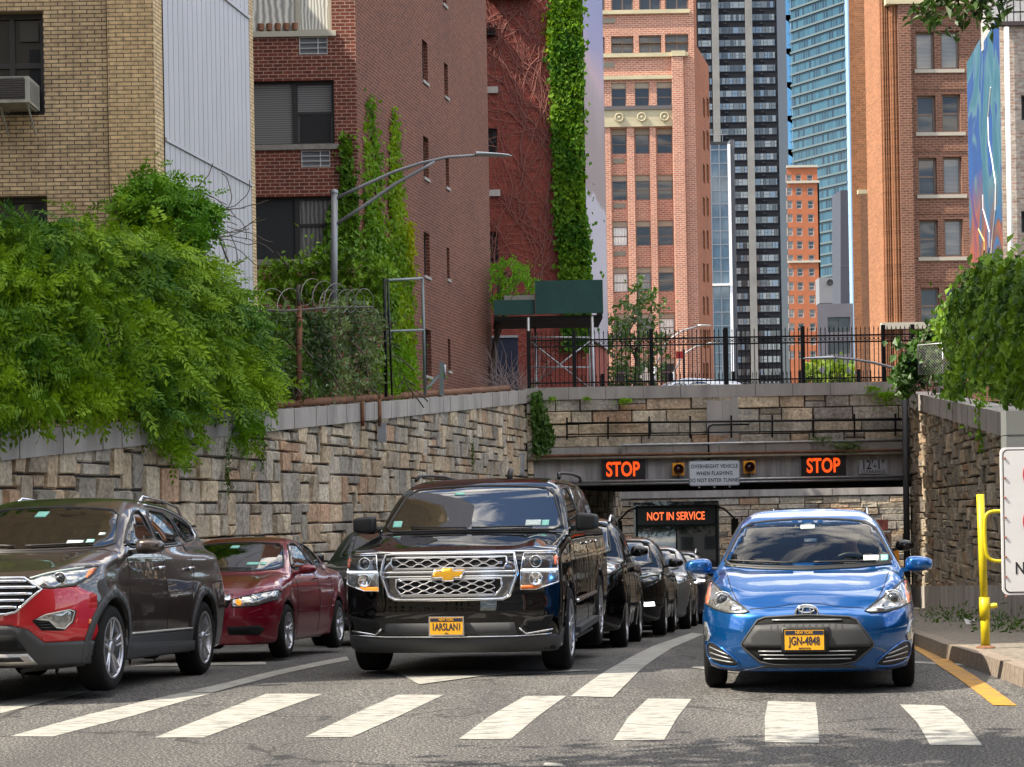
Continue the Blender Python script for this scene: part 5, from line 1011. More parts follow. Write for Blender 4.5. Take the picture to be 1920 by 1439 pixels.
def patch(car, name, view, poly, off, material, parent, step=.045, smooth=0, thick=.012, uv=False, mirror=False, holes=None, extra=0):
    if mirror: poly = [(-a, b) for a, b in poly][::-1]
    o = resample(poly, True, step, smooth); lo, hi = o.min(0), o.max(0); gx = np.arange(lo[0] + step / 2, hi[0], step); gz = np.arange(lo[1] + step / 2, hi[1], step)
    X, Z = [a.ravel() for a in np.meshgrid(gx, gz)]; k = inpoly(X, Z, o.tolist())
    if k.any():
        I = np.stack([X[k], Z[k]], 1); d = np.sqrt(((I[:, None] - o[None])**2).sum(2)).min(1); I = I[d > step * .45]
    else: I = np.zeros((0, 2))
    P2 = np.concatenate([o, I]); n = len(o)
    r = geometry.delaunay_2d_cdt([Vector(p) for p in P2.tolist()], [(i, (i + 1) % n) for i in range(n)], [list(range(n))], 1, 1e-6)
    V2 = np.array([tuple(v) for v in r[0]]); F = [list(t) for t in r[2]]
    V = car.proj(view, V2[:, 0], V2[:, 1]); N = car.nor(V); top = V + N * off
    # orient
    t = np.array(F); c = np.cross(top[t[:, 1]] - top[t[:, 0]], top[t[:, 2]] - top[t[:, 0]]); fl = (c * N[t[:, 0]]).sum(1).sum() < 0
    if fl: F = [q[::-1] for q in F]
    ed = {}
    for q in F:
        for i in range(3): e = (q[i], q[(i + 1) % 3]); ed[e] = 1
    bd = [e for e in ed if (e[1], e[0]) not in ed]; m = len(V); vs = sorted({v for e in bd for v in e}); mp = {v: m + i for i, v in enumerate(vs)}
    low = V[vs] - N[vs] * thick; F2 = [[e[1], e[0], mp[e[0]], mp[e[1]]] for e in bd]
    ob = obj(name, np.concatenate([top, low]), F + F2, material, parent)
    sm = [True] * len(F) + [False] * len(F2); ob.data.polygons.foreach_set('use_smooth', sm)
    return ob
def ptube(car, name, view, pts, r, off, material, parent, closed=False, step=.03, smooth=0, mirror=False, n=6, mb=None):
    if mirror: pts = [(-a, b) for a, b in pts][::-1]
    q = resample(pts, closed, step, smooth); V = car.proj(view, q[:, 0], q[:, 1]); V = V + car.nor(V) * off
    m = mb or MB(); m.tube([Vector(v) for v in V], r, n, closed)
    return None if mb else m.build(name, material, parent, True, uv=False)
def carbody(car, name, material, parent, h=.03, openings=(), dark=None):
    V, F = surfnet(car.f, (-car.W - .12, -.15, .08), (car.W + .12, car.L + .15, car.H + .12), h)
    if openings:
        c = V[F].mean(1); kill = np.zeros(len(F), bool)
        for view, poly in openings:
            if view == 'F': k = inpoly(c[:, 0], c[:, 2], poly) & (c[:, 1] < car.L * .55) & (c[:, 1] > car.ws(c[:, 2]) - .12)
            elif view == 'R': k = inpoly(c[:, 1], c[:, 2], poly) & (c[:, 0] > .3)
            elif view == 'L': k = inpoly(c[:, 1], c[:, 2], poly) & (c[:, 0] < -.3)
            elif view == 'B': k = inpoly(c[:, 0], c[:, 2], poly) & (c[:, 1] > car.L * .6)
            kill |= k
        F = F[~kill]
    c = V[F].mean(1); fm = np.zeros(len(F), int)
    for yw in (car.yf, car.yr): fm[(np.sqrt((c[:, 1] - yw)**2 + (c[:, 2] - car.r)**2) < car.ra + .012) & (np.abs(car.body(c[:, 0], c[:, 1], c[:, 2])) > .015)] = 1
    o = obj(name, V, F, None, parent, True, mats=[material, M['void']], fmat=fm); return o
def shrink(poly, d):
    c = np.mean(poly, 0); return [tuple(np.array(p) + (c - np.array(p)) * min(.45, d / (np.linalg.norm(c - np.array(p)) + 1e-9) * 1.3)) for p in poly]
# wheels
rimA, rimB = mat('alloy_silver', (.55, .55, .57), .3, .85), mat('alloy_dark', (.06, .06, .065), .4, .5)
def wheel(parent, x, y, r, w, rr, spokes=5, twin=True, side=1, rm=None, steer=0.0, name='wheel', full=True):
    t = bpy.data.objects.new(name, None); col(t, parent); t.location = (x, y, r - .01); t.rotation_euler = (0, 0, steer); OFF[t.name] = Vector((0, 0, 0))
    m = MB(); h = w / 2; m.lathe([(rr * .9, h - .02), (rr + .005, h - .008), (rr + .03, h), (r - .035, h - .004), (r - .012, h - .018), (r, h - .045), (r, -h + .045), (r - .012, -h + .018), (r - .05, -h), (rr * .8, -h)], (0, 0, 0), (side, 0, 0), 40)
    m.build('tyre', M['rubber'], t, True)
    if not full: 
        m = MB(); m.lathe([(0, h - .03), (rr, h - .012)], (0, 0, 0), (side, 0, 0), 24); m.build('rim', rimA, t, True); return t
    m = MB(); m.lathe([(rr + .004, h - .005), (rr - .012, h + .0), (rr - .02, h - .02), (rr - .035, h - .10), (rr - .05, -h + .02)], (0, 0, 0), (side, 0, 0), 40)
    m.build('rim', rm or rimA, t, True)
    m = MB(); m.lathe([(rr - .03, h - .12), (.03, h - .11)], (0, 0, 0), (side, 0, 0), 24); m.build('brake_disc', M['void'], t, True)
    m = MB(); sx_ = side
    for k in range(spokes):
        a0 = 2 * math.pi * k / spokes + .3
        for da in ((-.17, .17) if twin else (0,)):
            p0 = Vector((sx_ * (h - .035), math.cos(a0 + da * .5) * .05, math.sin(a0 + da * .5) * .05)); p1 = Vector((sx_ * (h - .012), math.cos(a0 + da) * (rr - .012), math.sin(a0 + da) * (rr - .012)))
            d = (p1 - p0).normalized(); s_ = d.cross(Vector((sx_, 0, 0))).normalized(); u = s_.cross(d); w0, w1, th = (.034, .022, .018) if twin else (.05, .075, .02)
            c = [p0 - s_ * w0 / 2, p0 + s_ * w0 / 2, p1 + s_ * w1 / 2, p1 - s_ * w1 / 2]; lo = [p - Vector((sx_ * .03, 0, 0)) for p in c]; mid = [(p0 + Vector((sx_ * .010, 0, 0))), (p1 + Vector((sx_ * .004, 0, 0)))]
            m.quad(c[0], mid[0], mid[1], c[3]); m.quad(mid[0], c[1], c[2], mid[1])
            for i in range(4): m.quad(c[i], c[(i + 1) % 4], lo[(i + 1) % 4], lo[i])
    m.lathe([(0, h - .012), (.045, h - .014), (.062, h - .03), (.065, h - .07)], (0, 0, 0), (side, 0, 0), 20)
    m.build('spokes', rm or rimA, t); return t
def mirror_cap(parent, c, sx, sy, sz, material, glassm, side, arm_to, arm_m=None, sq=.72):
    n, k = 16, 22; V = []; F = []
    for i in range(n + 1):
        th = math.pi * i / n - math.pi / 2
        for j in range(k):
            ph = 2 * math.pi * j / k; sg = lambda v, e: math.copysign(abs(v)**e, v)
            x, y, z = sg(math.cos(th), sq) * sg(math.cos(ph), sq), sg(math.cos(th), sq) * sg(math.sin(ph), .8), sg(math.sin(th), sq)
            if y > .35: y = .35
            tp = 1 - .25 * (x * side + 1) / 2 if True else 1
            V.append((c[0] + x * sx, c[1] + y * sy, c[2] + z * sz * tp))
    for i in range(n):
        for j in range(k): F.append([i * k + j, i * k + (j + 1) % k, (i + 1) * k + (j + 1) % k, (i + 1) * k + j])
    o = obj('side_mirror', V, F, material, parent, True)
    m = MB(); m.beam(Vector(c) - Vector((side * sx * .6, 0, sz * .5)), arm_to, .09, .035); m.build('mirror_arm', arm_m or M['black'], o); return o
def paintm(name, c, metal=.35, rough=.32, flake=True):
    m = mat(name, c, rough, metal, coat=1.0, spec=.3); b = m.node_tree.nodes['Principled BSDF']; b.inputs['Coat Roughness'].default_value = .015; b.inputs['Coat IOR'].default_value = 1.6; t = m.node_tree; tc = t.nodes.new('ShaderNodeTexCoord'); n = t.nodes.new('ShaderNodeTexNoise'); n.inputs['Scale'].default_value = 2.6; n.inputs['Detail'].default_value = 2; bp = t.nodes.new('ShaderNodeBump'); bp.inputs['Distance'].default_value = .0028; t.links.new(tc.outputs['Object'], n.inputs['Vector']); t.links.new(n.outputs['Fac'], bp.inputs['Height']); t.links.new(bp.outputs[0], b.inputs['Coat Normal']); return m
carglass = glassy('tinted_car_glass', (.46, .56, .53), 2.9); darkglass = glassy('privacy_glass', (.10, .11, .11), 1.55)
opaqueglass = mat('opaque_dark_car_glass', (.008, .010, .010), .01, spec=1.0, coat=1); inter = mat('car_interior', (.035, .035, .038), .8); interl = mat('car_interior_light', (.16, .16, .15), .8)
lensm = mat('lamp_lens', (.42, .43, .42), .12, .75, coat=1, noise=.5, nscale=22); lampdark = mat('lamp_dark', (.06, .06, .065), .15, .5, coat=1); amberl = mat('amber_lens', (.75, .16, .02), .2, coat=1); amberlit = mat('amber_lit', (.8, .22, .03), .3, emit=(1, .33, .03), es=.55)
whitelit = mat('white_led_lit', (.9, .95, 1), .3, emit=(1, 1, 1), es=2.5); cladm = mat('grey_plastic_cladding', (.046, .048, .050), .6, noise=.1, nscale=60); seam = mat('panel_gap', (.004, .004, .004), .8); sticker = mat('sticker_green', (.25, .62, .52), .5); stickw = mat('sticker_pale', (.55, .65, .62), .5)
def plate(parent, x, z, y, text, w=.305, h=.155, tilt=0.0):
    t = mbox('licence_plate', mat('plate_yellow', (.80, .40, .015), .5) if 'plate_yellow' not in bpy.data.materials else bpy.data.materials['plate_yellow'], parent, x - w / 2, x + w / 2, y - .008, y, z - h / 2, z + h / 2, .004)
    nv = bpy.data.materials.get('plate_navy') or mat('plate_navy', (.015, .02, .05), .5); mbox('plate_frame', M['chrome'] if '1' in text else M['black'], t, x - w / 2 - .012, x + w / 2 + .012, y - .003, y + .004, z - h / 2 - .012, z + h / 2 + .012, .004)
    mbox('plate_band', nv, t, x - w / 2 + .004, x + w / 2 - .004, y - .0105, y - .0085, z + h * .27, z + h / 2 - .004)
    txt('lettering', text, h * .60, frame(Vector((x, y - .010, z - h * .06)), (1, 0, 0)), nv, t, .001, .0012, .62 if len(text) > 7 else .66, 1.02)
    txt('lettering', 'NEW YORK', h * .20, frame(Vector((x, y - .0115, z + h * .375)), (1, 0, 0)), bpy.data.materials['plate_yellow'], t, .0008, .0005, .85)
    txt('lettering', 'EMPIRE STATE' if '-' in text else 'T&LC', h * .11, frame(Vector((x, y - .010, z - h * .42)), (1, 0, 0)), nv, t, .0008, .0002, .85)
def ringmesh(mb, c, r1, r2, ax, tw, n=28, tilt=0):            # elliptical ring facing -y
    pts = [Vector((c[0] + r1 * math.cos(a), c[1], c[2] + r2 * math.sin(a))) for a in [2 * math.pi * k / n for k in range(n)]]; mb.tube(pts, tw, 6, True)
def glaze(car, t, ws, sides, rear=None, hollow=True, wsm=None, sdm=None, frit=.045):
    """windscreen, side and rear glazing with dark borders"""
    g1, g2 = (wsm or carglass), (sdm or darkglass)
    if not hollow: g1 = g2 = opaqueglass
    w = patch(car, 'windscreen', 'F', ws, .004, g1, t, .07, 1, 0.0)
    ptube(car, 'windscreen_seal', 'F', ws, .014, -.002, M['black'], w, True, .05, 1)
    for poly in sides:
        for v in ('R', 'L'):
            q = patch(car, 'side_window', v, poly, .004, g2, t, .08, 1, 0.0); ptube(car, 'window_seal', v, poly, .013, -.002, M['black'], q, True, .05, 1)
    if rear: q = patch(car, 'rear_window', 'B', rear, .004, g2, t, .1, 1, 0.0)
def cabin(car, t, zf, zd, yd, dashw, seats, lightseat=None, wheel_x=.36):
    """dashboard, seats and steering wheel"""
    m = MB(); m.box(-dashw, dashw, yd - .35, yd + .25, zd - .35, zd); m.build('dashboard', inter, t)
    o = t.children[-1]; md = o.modifiers.new('b', 'BEVEL'); md.width = .06; md.segments = 3
    m = MB(); m.box(-dashw, dashw, yd - .3, car.L - .5, .28, zf - .12); m.build('cabin_floor', inter, t)
    for (x, y, hb) in seats:
        m = MB(); n = 3; m.obox(Vector((x, y + .25, zf + .02)), Vector((1, 0, 0)), Vector((0, 1, 0)), Vector((0, 0, 1)), .5, .5, .14); a = Vector((0, .25, 1)).normalized(); m.obox(Vector((x, y + .55, zf + .34)), Vector((1, 0, 0)), a.cross(Vector((1, 0, 0))), a, .48, .12, .62)
        s_ = m.build('seat', inter, t); md = s_.modifiers.new('b', 'BEVEL'); md.width = .05; md.segments = 3
        m = MB(); m.obox(Vector((x, y + .64, hb)), Vector((1, 0, 0)), a.cross(Vector((1, 0, 0))), a, .27, .10, .19); m.beam((x - .05, y + .62, hb - .2), (x - .05, y + .64, hb), .015); m.beam((x + .05, y + .62, hb - .2), (x + .05, y + .64, hb), .015); h_ = m.build('headrest', inter, s_); md = h_.modifiers.new('b', 'BEVEL'); md.width = .04; md.segments = 3
    if wheel_x is not None:
        m = MB(); c = Vector((wheel_x, yd + .42, zd - .03)); ax_ = Vector((0, .9, .42)).normalized(); u = Vector((1, 0, 0)); v = ax_.cross(u); m.tube([c + (u * math.cos(a) + v * math.sin(a)) * .185 for a in [2 * math.pi * k / 24 for k in range(24)]], .015, 6, True); m.beam(c - u * .18, c + u * .18, .03); m.beam(c, c - v * -.18, .03); m.build('steering_wheel', M['black'], t, True)
def place(name, label, X, Y, a, slope=0.0, dz=0.0, cat='car', group=None):
    return thing(name, label, cat, (X, Y, zroad(Y) + dz), group, rot=(slope, 0, -R(a)))
def stickers(car, t, lst):
    for (x, z, w, h, mt) in lst: patch(car, 'windscreen_sticker', 'F', [(x - w / 2, z - h / 2), (x + w / 2, z - h / 2), (x + w / 2, z + h / 2), (x - w / 2, z + h / 2)], .009, mt, t, .03, 0, 0.0)
def wiper(car, t, a, b, nm='wiper'):
    ptube(car, nm, 'F', [a, b], .010, .02, M['black'], t, False, .06)
# ---------------------------------------------------------------- blue hatchback
BL = Car(L=4.0, H=1.45, W=.852, yf=.80, yr=3.35, r=.30, ra=.335, flare=.012, kf=.50, pf=3, kw=.33, zb=.17, ch=.07, fb=.035, fx=.66, fy=.75, cf=.30, ct=.10, kb=.05, gz=.75, cr=.09,
    front=[(.1, .14), (.17, .06), (.25, .03), (.40, .0), (.50, .0), (.60, .025), (.68, .07), (.8, .25)], rear=[(.2, 3.9), (.5, 4.0), (.9, 3.95), (1.1, 3.85)],
    top=[(0, .70), (.12, .715), (.3, .79), (.6, .875), (.95, .955), (1.3, .98), (3.9, 1.0)], side=[(.1, .77), (.2, .80), (.35, .838), (.55, .848), (.7, .842), (.85, .81), (1.0, .75), (1.2, .6)],
    wind=[(.8, .72), (.96, .93), (1.15, 1.25), (1.3, 1.58), (1.38, 1.80), (1.45, 2.05)], roof=[(1.2, 1.36), (1.75, 1.425), (2.2, 1.462), (2.8, 1.44), (3.6, 1.34), (4, 1.2)], rglass=[(.8, 3.95), (1.0, 3.9), (1.2, 3.75), (1.35, 3.5), (1.5, 3.3)],
    gside=[(.8, .82), (.95, .775), (1.1, .70), (1.25, .635), (1.35, .585), (1.45, .52)], taper=[(0, 0), (3.0, 0), (4.0, .10)], gtaper=[(0, 0), (2.2, 0), (4, .14)])
blue = paintm('metallic_blue_paint', (.0004, .085, .30), .6, .2)
tB_ = place('hatchback_car', 'bright blue hatchback car with yellow plate stopped in the right lane', 2.305, 15.12, 9.5)
WSb = [(-.71, 1.005), (-.4, .985), (0, .975), (.4, .985), (.71, 1.005), (.66, 1.12), (.555, 1.335), (.3, 1.365), (0, 1.375), (-.3, 1.365), (-.555, 1.335), (-.66, 1.12)]
SWb = [[(1.35, 1.0), (2.25, 1.02), (2.25, 1.36), (1.95, 1.36), (1.7, 1.28)], [(2.32, 1.02), (3.1, 1.05), (3.25, 1.12), (3.0, 1.3), (2.32, 1.36)]]
carbody(BL, 'body', blue, tB_, .024, [('F', shrink(WSb, .03)), ('B', [(-.42, 1.14), (.42, 1.14), (.37, 1.31), (-.37, 1.31)])] + [(v, shrink(p, .04)) for p in SWb for v in ('R', 'L')])
clearg = glassy('clear_car_glass', (.86, .92, .88), 1.5); glaze(BL, tB_, WSb, SWb, [(-.45, 1.12), (.45, 1.12), (.4, 1.33), (-.4, 1.33)], True, clearg, clearg)
cabin(BL, tB_, .55, .93, 1.35, .66, [(.36, 1.85, 1.19), (-.36, 1.85, 1.19), (.3, 2.7, 1.18), (-.3, 2.7, 1.18)])
# grille area: dark surround, matt bar, lower bars
GR = [(-.33, .607), (0, .625), (.33, .607), (.385, .585), (.515, .40), (.50, .365), (.37, .255), (.25, .235), (-.25, .235), (-.37, .255), (-.50, .365), (-.515, .40), (-.385, .585)]
g = patch(BL, 'front_grille', 'F', GR, .004, M['void'], tB_, .05); ptube(BL, 'grille_trim', 'F', GR, .010, .004, cladm, g, True, .04)
patch(BL, 'grille_bar', 'F', [(-.40, .545), (-.2, .555), (.2, .555), (.40, .545), (.50, .405), (.485, .375), (-.485, .375), (-.50, .405)], .016, cladm, g, .05, 0, .02)
for z, x0 in ((.585, .27), (.345, .38), (.315, .37), (.285, .34)): ptube(BL, 'grille_slat', 'F', [(-x0, z), (x0, z)], .006, .012, M['grey_metal'], g, False, .06)
# lower lip, fog pockets
patch(BL, 'front_lip', 'F', [(-.83, .17), (-.45, .135), (.45, .135), (.83, .17), (.84, .215), (.6, .175), (.42, .205), (.33, .235), (-.33, .235), (-.42, .205), (-.6, .175), (-.84, .215)], .008, cladm, tB_, .05, 0, .02)
for s_ in (False, True):
    fp = [(-.80, .395), (-.74, .40), (-.64, .335), (-.53, .245), (-.55, .215), (-.66, .21), (-.77, .235), (-.81, .30)]
    p_ = patch(BL, 'fog_pocket', 'F', fp, .006, M['black'], tB_, .035, 1, .01, mirror=s_)
    for i in range(3): ptube(BL, 'pocket_slat', 'F', [(-.77, .36 - i * .045), (-.62 + i * .02, .31 - i * .03)], .006, .014, M['grey_metal'], p_, False, .04, mirror=s_)
    ptube(BL, 'pocket_trim', 'F', fp, .008, .006, blue, p_, True, .03, 1, mirror=s_)
    patch(BL, 'corner_lamp', 'F', [(-.835, .56), (-.815, .555), (-.775, .45), (-.79, .40), (-.825, .405), (-.84, .47)], .007, lensm, tB_, .025, 0, .01, mirror=s_)
    hl = [(-.815, .865), (-.77, .865), (-.66, .785), (-.50, .685), (-.455, .65), (-.50, .635), (-.62, .64), (-.74, .665), (-.825, .70), (-.835, .78)]
    h_ = patch(BL, 'headlight', 'F', hl, .006, lensm, tB_, .03, 0, .01, mirror=s_); ptube(BL, 'lamp_edge', 'F', hl, .006, .005, M['black'], h_, True, .03, mirror=s_)
    patch(BL, 'reflector', 'F', [(-.815, .855), (-.79, .86), (-.785, .76), (-.80, .69), (-.822, .70), (-.832, .78)], .009, mat('red_orange_reflector', (.55, .13, .06), .2, coat=1) if 'red_orange_reflector' not in bpy.data.materials else bpy.data.materials['red_orange_reflector'], h_, .03, 0, .0, mirror=s_)
    sg = 1 if s_ else -1
    pr = BL.proj('F', [sg * .675], [.735])[0]; m = MB(); c = (pr[0] + sg * .0, pr[1] - .012, pr[2])
    for rr_, tw_ in ((.075, .007), (.055, .006)): ringmesh(m, c, rr_, rr_ * .92, None, tw_)
    m.build('lamp_ring', M['chrome'], h_, True); m = MB(); m.lathe([(0, .035), (.025, .028), (.042, .008), (.046, -.02)], c, (0, -1, 0), 20); m.build('projector', M['dglass'], h_, True)
    patch(BL, 'inner_lamp', 'F', [(-.60, .70), (-.52, .672), (-.56, .655), (-.61, .66)], .009, M['chrome'], h_, .03, 1, 0, mirror=s_)
    mirror_cap(tB_, (sg * .925, 1.20, .985), .115, .09, .075, blue, M['dglass'], sg, (sg * .74, 1.22, .93), blue)
# emblem, seams, plate
m = MB(); y0 = BL.proj('F', [0], [.645])[0][1] - .014; ringmesh(m, (0, y0, .645), .088, .060, None, .009); ringmesh(m, (0, y0 - .002, .645), .032, .056, None, .007); ringmesh(m, (0, y0 - .002, .668), .060, .022, None, .007); e_ = m.build('emblem', M['chrome'], tB_, True)
m = MB(); m.lathe([(0, .004), (.080, .002), (.084, -.02)], (0, y0 + .006, .645), (0, -1, 0), 28); d_ = m.build('emblem_disc', mat('emblem_blue', (.02, .10, .25), .15, .5, coat=1), tB_, True); 
for v in d_.data.vertices: v.co.z = .645 + (v.co.z - .645) * .68
m = MB(); [ptube(BL, '', 'F', q, .0035, .0005, None, None, False, .04, 1, mb=m) for q in ([(-.45, .672), (-.25, .685), (-.1, .712), (.1, .712), (.25, .685), (.45, .672)],)]; m.build('bonnet_seam', seam, tB_, True)
for v in ('R', 'L'): m = MB(); [ptube(BL, '', v, q, .003, .0, None, None, False, .05, mb=m) for q in ([(1.28, .98), (1.22, .6), (1.25, .25)], [(2.28, 1.0), (2.28, .5), (2.2, .25)], [(3.1, 1.02), (3.0, .7), (2.95, .45)])]; m.build('door_seam', seam, tB_, True)
m = MB(); [ptube(BL, '', 'F', [(s_ * .50, .66), (s_ * .60, .80), (s_ * .66, .93)], .0035, .0005, None, None, False, .04, 1, mb=m) for s_ in (1, -1)]; m.build('wing_seam', seam, tB_, True)
plate(tB_, -.02, .435, BL.proj('F', [0], [.435])[0][1] - .045, 'JGN-4848'); patch(BL, 'plate_bracket', 'F', [(-.20, .345), (.17, .345), (.17, .53), (-.20, .53)], .028, M['black'], tB_, .06, 0, .03)
patch(BL, 'cowl', 'F', [(-.70, .985), (-.4, .962), (0, .95), (.4, .962), (.70, .985), (.69, 1.015), (.4, .993), (0, .982), (-.4, .993), (-.69, 1.015)], .006, M['black'], tB_, .06)
wiper(BL, tB_, (-.66, 1.02), (-.12, .995)); wiper(BL, tB_, (.05, 1.0), (.56, 1.0))
stickers(BL, tB_, [(.53, 1.035, .13, .045, stickw), (.64, 1.035, .06, .045, sticker), (0, 1.30, .12, .03, stickw)])
m = MB(); m.box(-.11, .11, 1.62, 1.65, 1.22, 1.28); mr = m.build('rear_view_mirror', M['black'], tB_)
for x_, y_ in ((.765, .80), (.765, 3.35)):
    wheel(tB_, x_, y_, .30, .175, .195, 5, True, 1, None); wheel(tB_, -x_, y_, .30, .175, .195, 5, True, -1, None)
# ---------------------------------------------------------------- black full-size suv
SB = Car(L=5.7, H=1.90, W=1.022, yf=1.0, yr=4.27, r=.40, ra=.45, flare=.012, kf=.17, pf=3, kw=.14, zb=.22, ch=.03, fb=.03, fx=.72, fy=.8, cf=.16, ct=.07, kb=.04, gz=.95, cr=.05,
    front=[(.15, .16), (.25, .10), (.40, .05), (.6, .02), (.75, .03), (.85, .03), (1.05, .05), (1.14, .10), (1.2, .2)], rear=[(.2, 5.6), (.6, 5.7), (1.2, 5.66)],
    top=[(0, 1.15), (.15, 1.165), (.35, 1.20), (.9, 1.265), (1.5, 1.32), (2, 1.34), (5.7, 1.34)], side=[(.15, .97), (.3, .99), (.5, 1.012), (.75, 1.022), (1.0, 1.015), (1.15, .995), (1.25, .98), (1.4, .94)],
    wind=[(1.1, 1.05), (1.3, 1.42), (1.5, 1.72), (1.7, 2.03), (1.8, 2.25), (1.88, 2.5)], roof=[(1.4, 1.72), (2.2, 1.82), (2.7, 1.87), (4, 1.89), (5.2, 1.86), (5.7, 1.78)], rglass=[(1.0, 5.6), (1.3, 5.56), (1.6, 5.45), (1.9, 5.3)],
    gside=[(1.0, .99), (1.25, .97), (1.4, .93), (1.6, .865), (1.75, .80), (1.85, .73), (1.95, .6)], gtaper=[(0, 0), (3, 0), (5.7, .07)])
blackp = paintm('gloss_black_paint', (.002, .002, .0025), 0, .6); blackp.node_tree.nodes['Principled BSDF'].inputs['Specular IOR Level'].default_value = 0
tS_ = place('suv', 'large black chrome grilled SUV with yellow plate leading the middle lane', -.60, 17.6, 7.6)
WSs = [(-.90, 1.33), (-.5, 1.335), (0, 1.34), (.5, 1.335), (.90, 1.33), (.84, 1.5), (.735, 1.745), (.4, 1.775), (0, 1.785), (-.4, 1.775), (-.735, 1.745), (-.84, 1.5)]
SWs = [[(1.75, 1.36), (2.95, 1.37), (2.95, 1.76), (2.3, 1.74), (2.05, 1.62)], [(3.07, 1.37), (4.1, 1.38), (4.1, 1.76), (3.07, 1.77)], [(4.25, 1.38), (5.3, 1.40), (5.15, 1.74), (4.25, 1.76)]]
carbody(SB, 'body', blackp, tS_, .03, [('F', shrink(WSs, .03))] + [(v, shrink(p, .04)) for p in SWs[:1] for v in ('R', 'L')])
glaze(SB, tS_, WSs, SWs[:1]); 
for p in SWs[1:]:
    for v in ('R', 'L'): patch(SB, 'side_window', v, p, .004, opaqueglass, tS_, .1, 1, 0)
cabin(SB, tS_, .95, 1.28, 1.85, .85, [(.45, 2.5, 1.62), (-.45, 2.5, 1.62)], wheel_x=.42)
CG = [(-.60, 1.125), (.60, 1.125), (.635, .95), (.56, .745), (.50, .715), (-.50, .715), (-.56, .745), (-.635, .95)]
g = patch(SB, 'front_grille', 'F', CG, .006, mat('dark_chrome', (.25, .25, .26), .15, 1.0), tS_, .06, 0, .02)
for rows_, zc, wx in ((((3,)), 1.045, .53), (((5,)), .83, .485)):
    nrow = rows_[0]; hgt = .050 if nrow == 3 else .075
    hole = [(-wx, zc + hgt), (wx, zc + hgt), (wx + .01, zc), (wx - .02 - (.03 if nrow == 5 else 0), zc - hgt), (-wx + .02 + (.03 if nrow == 5 else 0), zc - hgt), (-wx - .01, zc)]
    hp = patch(SB, 'grille_opening', 'F', hole, .010, M['void'], g, .05, 0, 0); ptube(SB, 'grille_trim', 'F', hole, .011, .014, M['chrome'], hp, True, .04)
    m = MB(); sz_ = 2 * hgt / nrow; px_w = .15
    for j in range(nrow + 1):
        z = zc - hgt + sz_ * j; pts = []; n = int(2 * wx / (px_w / 4)) - 1
        for i in range(n + 1):
            x = -wx + .015 + i * px_w / 4; ph = (i + (2 if j % 2 else 0)) % 4; amp = .011 * (1 if ph in (0, 1) else -1); pts.append((x, min(max(z + amp, zc - hgt + .006), zc + hgt - .006)))
        ptube(SB, '', 'F', pts, .0055, .020, None, None, False, .05, mb=m, n=5)
    m.build('honeycomb_mesh', mat('mesh_silver', (.50, .50, .52), .3, .9) if nrow == 3 else bpy.data.materials['mesh_silver'], hp, True)
for z, th in ((.965, .014), (.925, .012)): ptube(SB, 'chrome_bar', 'F', [(-.62, z), (-.15, z), (.15, z), (.62, z)], th, .012, M['chrome'], g, False, .06)
ptube(SB, 'grille_surround', 'F', CG, .016, .010, M['chrome'], g, True, .05)
bz = .945; bt_ = [(-.155, bz - .03), (-.125, bz + .03), (-.055, bz + .03), (-.055, bz + .058), (.05, bz + .058), (.05, bz + .03), (.155, bz + .03), (.125, bz - .03), (.055, bz - .03), (.055, bz - .058), (-.05, bz - .058), (-.05, bz - .03)]
e_ = patch(SB, 'emblem', 'F', bt_, .045, mat('emblem_gold', (.80, .42, .03), .3, .6, coat=1), tS_, .03, 0, .0); ptube(SB, 'emblem_edge', 'F', bt_, .008, .040, M['chrome'], e_, True, .03)
